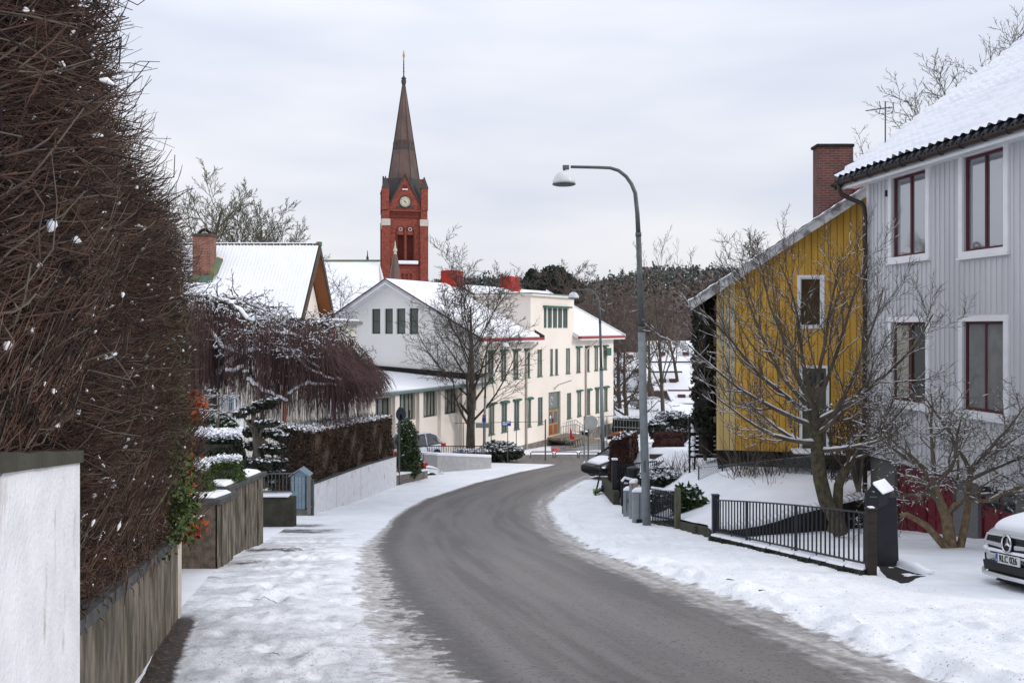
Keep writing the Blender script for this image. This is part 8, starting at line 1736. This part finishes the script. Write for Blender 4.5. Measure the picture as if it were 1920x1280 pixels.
# ------------------------------------------------------------------ the town and the wooded hills
def town_house(Y, px0, px1, py_ridge, py_eave, py_base, depth, wallm, label, chim=(), side=None):
    x0, x1 = XX(px0, Y), XX(px1, Y); zr, ze, zb = ZZ(py_ridge, Y), ZZ(py_eave, Y), ZZ(py_base, Y); r = empty('town_house', ((x0 + x1) / 2, Y, zb), label, 'house')
    q = MB(); q.box(WF, x0 + .3, x1 - .3, Y + .4, Y + depth - .4, zb - 2, ze); q.build('wall', wallm, r)
    q = MB(); m_ = Y + depth / 2; q.prism([(x0, Y, ze - .1), (x0, Y + depth, ze - .1), (x0, m_, zr - .1)], [(x1, Y, ze - .1), (x1, Y + depth, ze - .1), (x1, m_, zr - .1)]); q.build('roof', M['brown_trim'], r); q = MB(); q.box(WF, x0 - .1, x1 + .1, Y - .25, Y - .12, ze - .55, ze - .02); q.build('fascia', M['brown_trim'], r); q = MB(); q.box(WF, x0, x1, Y + depth / 2 - .15, Y + depth / 2 + .15, zr + .05, zr + .22); q.build('ridge', M['maroon_trim'], r)
    for t in (.3, .62): a = x0 + (x1 - x0) * t; q = MB(); zz = ze + (zr - ze) * .5; q.box(WF, a - .4, a + .4, Y + depth * .18, Y + depth * .26, zz - .1, zz + .35); q.build('skylight', M['maroon_trim'], r)
    q = MB(); q.hexa([(x0 - .1, Y - .1, ze - .08), (x1 + .1, Y - .1, ze - .08), (x0 - .1, m_, zr - .08), (x1 + .1, m_, zr - .08), (x0 - .1, Y - .1, ze + .12), (x1 + .1, Y - .1, ze + .12), (x0 - .1, m_, zr + .12), (x1 + .1, m_, zr + .12)]); q.build('roof_snow', M['roof_snow'], r)
    for (cp, cy0, cy1, wd) in chim:
        x = XX(cp, Y + depth * .4); q = MB(); q.box(WF, x - wd, x + wd, Y + depth * .4, Y + depth * .4 + 1, ZZ(cy1, Y + depth * .4), ZZ(cy0, Y + depth * .4)); q.build('chimney', M['chimney_brick2'], r)
    k = 0
    for i in range(3):
        a = x0 + (x1 - x0) * (i + .7) / 3.4; q = MB(); q.box(WF, a - .4, a + .4, Y + .37, Y + .399, zb + .3, min(ze - .3, zb + 1.5)); w_ = q.build('window', M['white_paint'], r); q = MB(); q.box(WF, a - .32, a + .32, Y + .355, Y + .369, zb + .38, min(ze - .38, zb + 1.42)); q.build('pane', M['dark_glass'], w_)
    return r
town_house(112, 1150, 1226, 662, 733, 752, 9, M['stone_light'], 'snow roofed house right behind the small leaning tree', chim=((1182, 665, 688, .35), (1192, 676, 700, .5)))
town_house(118, 1205, 1345, 640, 690, 705, 10, M['pale_render'], 'highest snow roofed house behind the slender tree', chim=((1270, 640, 655, .4), (1224, 648, 662, .45)))
town_house(108, 1214, 1318, 683, 727, 738, 9, M['stone_light'], 'long snow roofed house in the middle row behind the slender tree')
town_house(98, 1228, 1290, 702, 732, 757, 7, M['brown_wood'], 'brown walled house with a snowy roof below the other town roofs')
town_house(92, 1262, 1330, 738, 756, 770, 6, M['yellow'], 'small yellow house front peeping out beside the ivy column')
# snow slope steps, blue bin, white lamp in the far garden
q = MB(); Y = 88.
for i in range(9): q.box(WF, XX(1182 + i * 2.6, Y), XX(1195 + i * 2.6, Y), Y - i * .5, Y - i * .5 + .5, ZZ(745 + i * 4, Y) - .4, ZZ(745 + i * 4, Y))
o = q.build('garden_steps', M['granite']); tag(o, 'flight of dark stone garden steps on the far snowy slope', 'steps')
q = MB(); q.box(WF, XX(1182, 86), XX(1194, 86), 86, 86.5, ZZ(760, 86), ZZ(753, 86)); o = q.build('storage_box', M['blue_grey'], bev=.03); tag(o, 'small blue box on the far snowy slope', 'box')
grid_mesh('snow_bank', np.linspace(XX(1148, 84), XX(1330, 84), 24), np.linspace(78, 112, 24), lambda X, Y: np.interp(Y, [78, 84, 96, 112], [ZZ(790, 78), ZZ(768, 84), ZZ(748, 96), ZZ(738, 112)]) + .2 * np.sin(X * .9), M['snow'])
clip_hedge('clipped_hedge', [(XX(1151, 72), 72), (XX(1205, 72), 72), (XX(1205, 73), 73.4), (XX(1151, 73), 73.4)], ZZ(812, 72), [ZZ(785, 72)] * 4, M['dark_leaf'], 'long dark green hedge beyond the right end of the school', 9000, .10, snow=.5, seed=44)
r = empty('railing', (XX(1180, 62), 62, -8.6), 'pale metal railing beyond the street right of the school', 'railing')
for k in (0, 1): q = MB(); q.tube([(XX(1150, 66), 66, ZZ(800 - k * 14, 66)), (XX(1215, 66), 66, ZZ(803 - k * 14, 66))], .03, 5); q.build('rail', M['galv'], r)
for k in range(12): q = MB(); x = XX(1152 + k * 5.6, 66); q.tube([(x, 66, ZZ(812, 66)), (x, 66, ZZ(788, 66))], .014, 5); q.build('bar', M['galv'], r)
q = MB(); x = XX(1151, 80); q.tube([(x, 80, ZZ(775, 80)), (x, 80, ZZ(762, 80))], .05, 6); q.lathe((x, 80, ZZ(762, 80)), [(.1, 0), (.5, .15), (.3, .35), (.05, .45)], 10); o = q.build('garden_lamp', M['galv_dark']); tag(o, 'small dark mushroom garden lamp beside the school corner', 'lamp')
# hills
def hillz(X, Y):
    crest = np.interp(X / Y * F + CX, [-2000, 400, 700, 800, 900, 1000, 1080, 1150, 1230, 1300, 1400, 1600, 2200], [560, 545, 540, 532, 528, 532, 540, 522, 500, 498, 492, 470, 460]); zc = (HY - crest - 30) / F * 420
    t = smooth((Y - 170) / 250); return -9 + (zc + 9) * t + 2.5 * np.sin(X * .03 + Y * .02) * t
grid_mesh('hills', np.linspace(-500, 520, 60), np.linspace(165, 520, 40), hillz, mat('forest_floor', (.20, .20, .20), (.07, .065, .06), scale=.05, rough=.95))
def forest():
    rng = np.random.default_rng(3); n = 5200; Y = 175 + 250 * rng.random(n) ** .9; a = rng.uniform(640, 1420, n); X = (a - CX) / F * Y; Z = hillz(X, Y); H = rng.uniform(4.5, 8.5, n) * np.where(rng.random(n) < .12, 1.25, 1)
    V = []; C = []; CB = []; CS = []
    con = rng.random(n) < np.clip((Y - 220) / 120, .15, .93)
    for i in range(n):
        k = 34 if con[i] else 26; t = rng.random(k) ** .7; hh = H[i] * (1 - t) if con[i] else H[i] * (.35 + .65 * rng.random(k)); ang = rng.random(k) * 6.28
        wd = (H[i] * .24 * t if con[i] else H[i] * .38 * np.sqrt(rng.random(k))) ; p = np.c_[X[i] + wd * np.cos(ang), Y[i] + wd * np.sin(ang), Z[i] + hh]
        (C if con[i] else CB).append(p)
        if con[i]: s = rng.random(k) < .10; CS.append(p[s] + [0, -.2, .3])
    C = np.concatenate(C); CB = np.concatenate(CB); CS = np.concatenate(CS)
    V, Q = quads(C, .95, rng, .2, 1.4, .5); o = np_mesh('conifer_forest', V, Q, M['hazed_conifer']); o['kind'] = 'stuff'; tag(o, 'dense dark conifer forest covering the distant hill', 'forest')
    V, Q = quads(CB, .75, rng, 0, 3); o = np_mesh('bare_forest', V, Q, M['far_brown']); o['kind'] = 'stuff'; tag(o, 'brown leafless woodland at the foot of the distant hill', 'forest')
    V, Q = quads(CS, .5, rng, .5, 1.5); o = np_mesh('snow_on_forest', V, Q, M['roof_snow']); o['kind'] = 'stuff'; tag(o, 'snow lying among the distant conifers', 'snow')
forest()

for o in bpy.data.objects:
    if o.parent is not None and o.type == 'MESH' and o.name.split('.')[0] in ('snow', 'twig_snow', 'limb_snow', 'snow_flecks', 'foliage', 'inner_twigs', 'twigs', 'pale_twigs', 'hanging_twigs', 'branches', 'shoots', 'moss', 'ivy_leaves', 'orange_leaves', 'leaf_stalks', 'trailing_twigs', 'limbs', 'stems', 'wire_mesh', 'grille_studs'): o['kind'] = 'stuff'
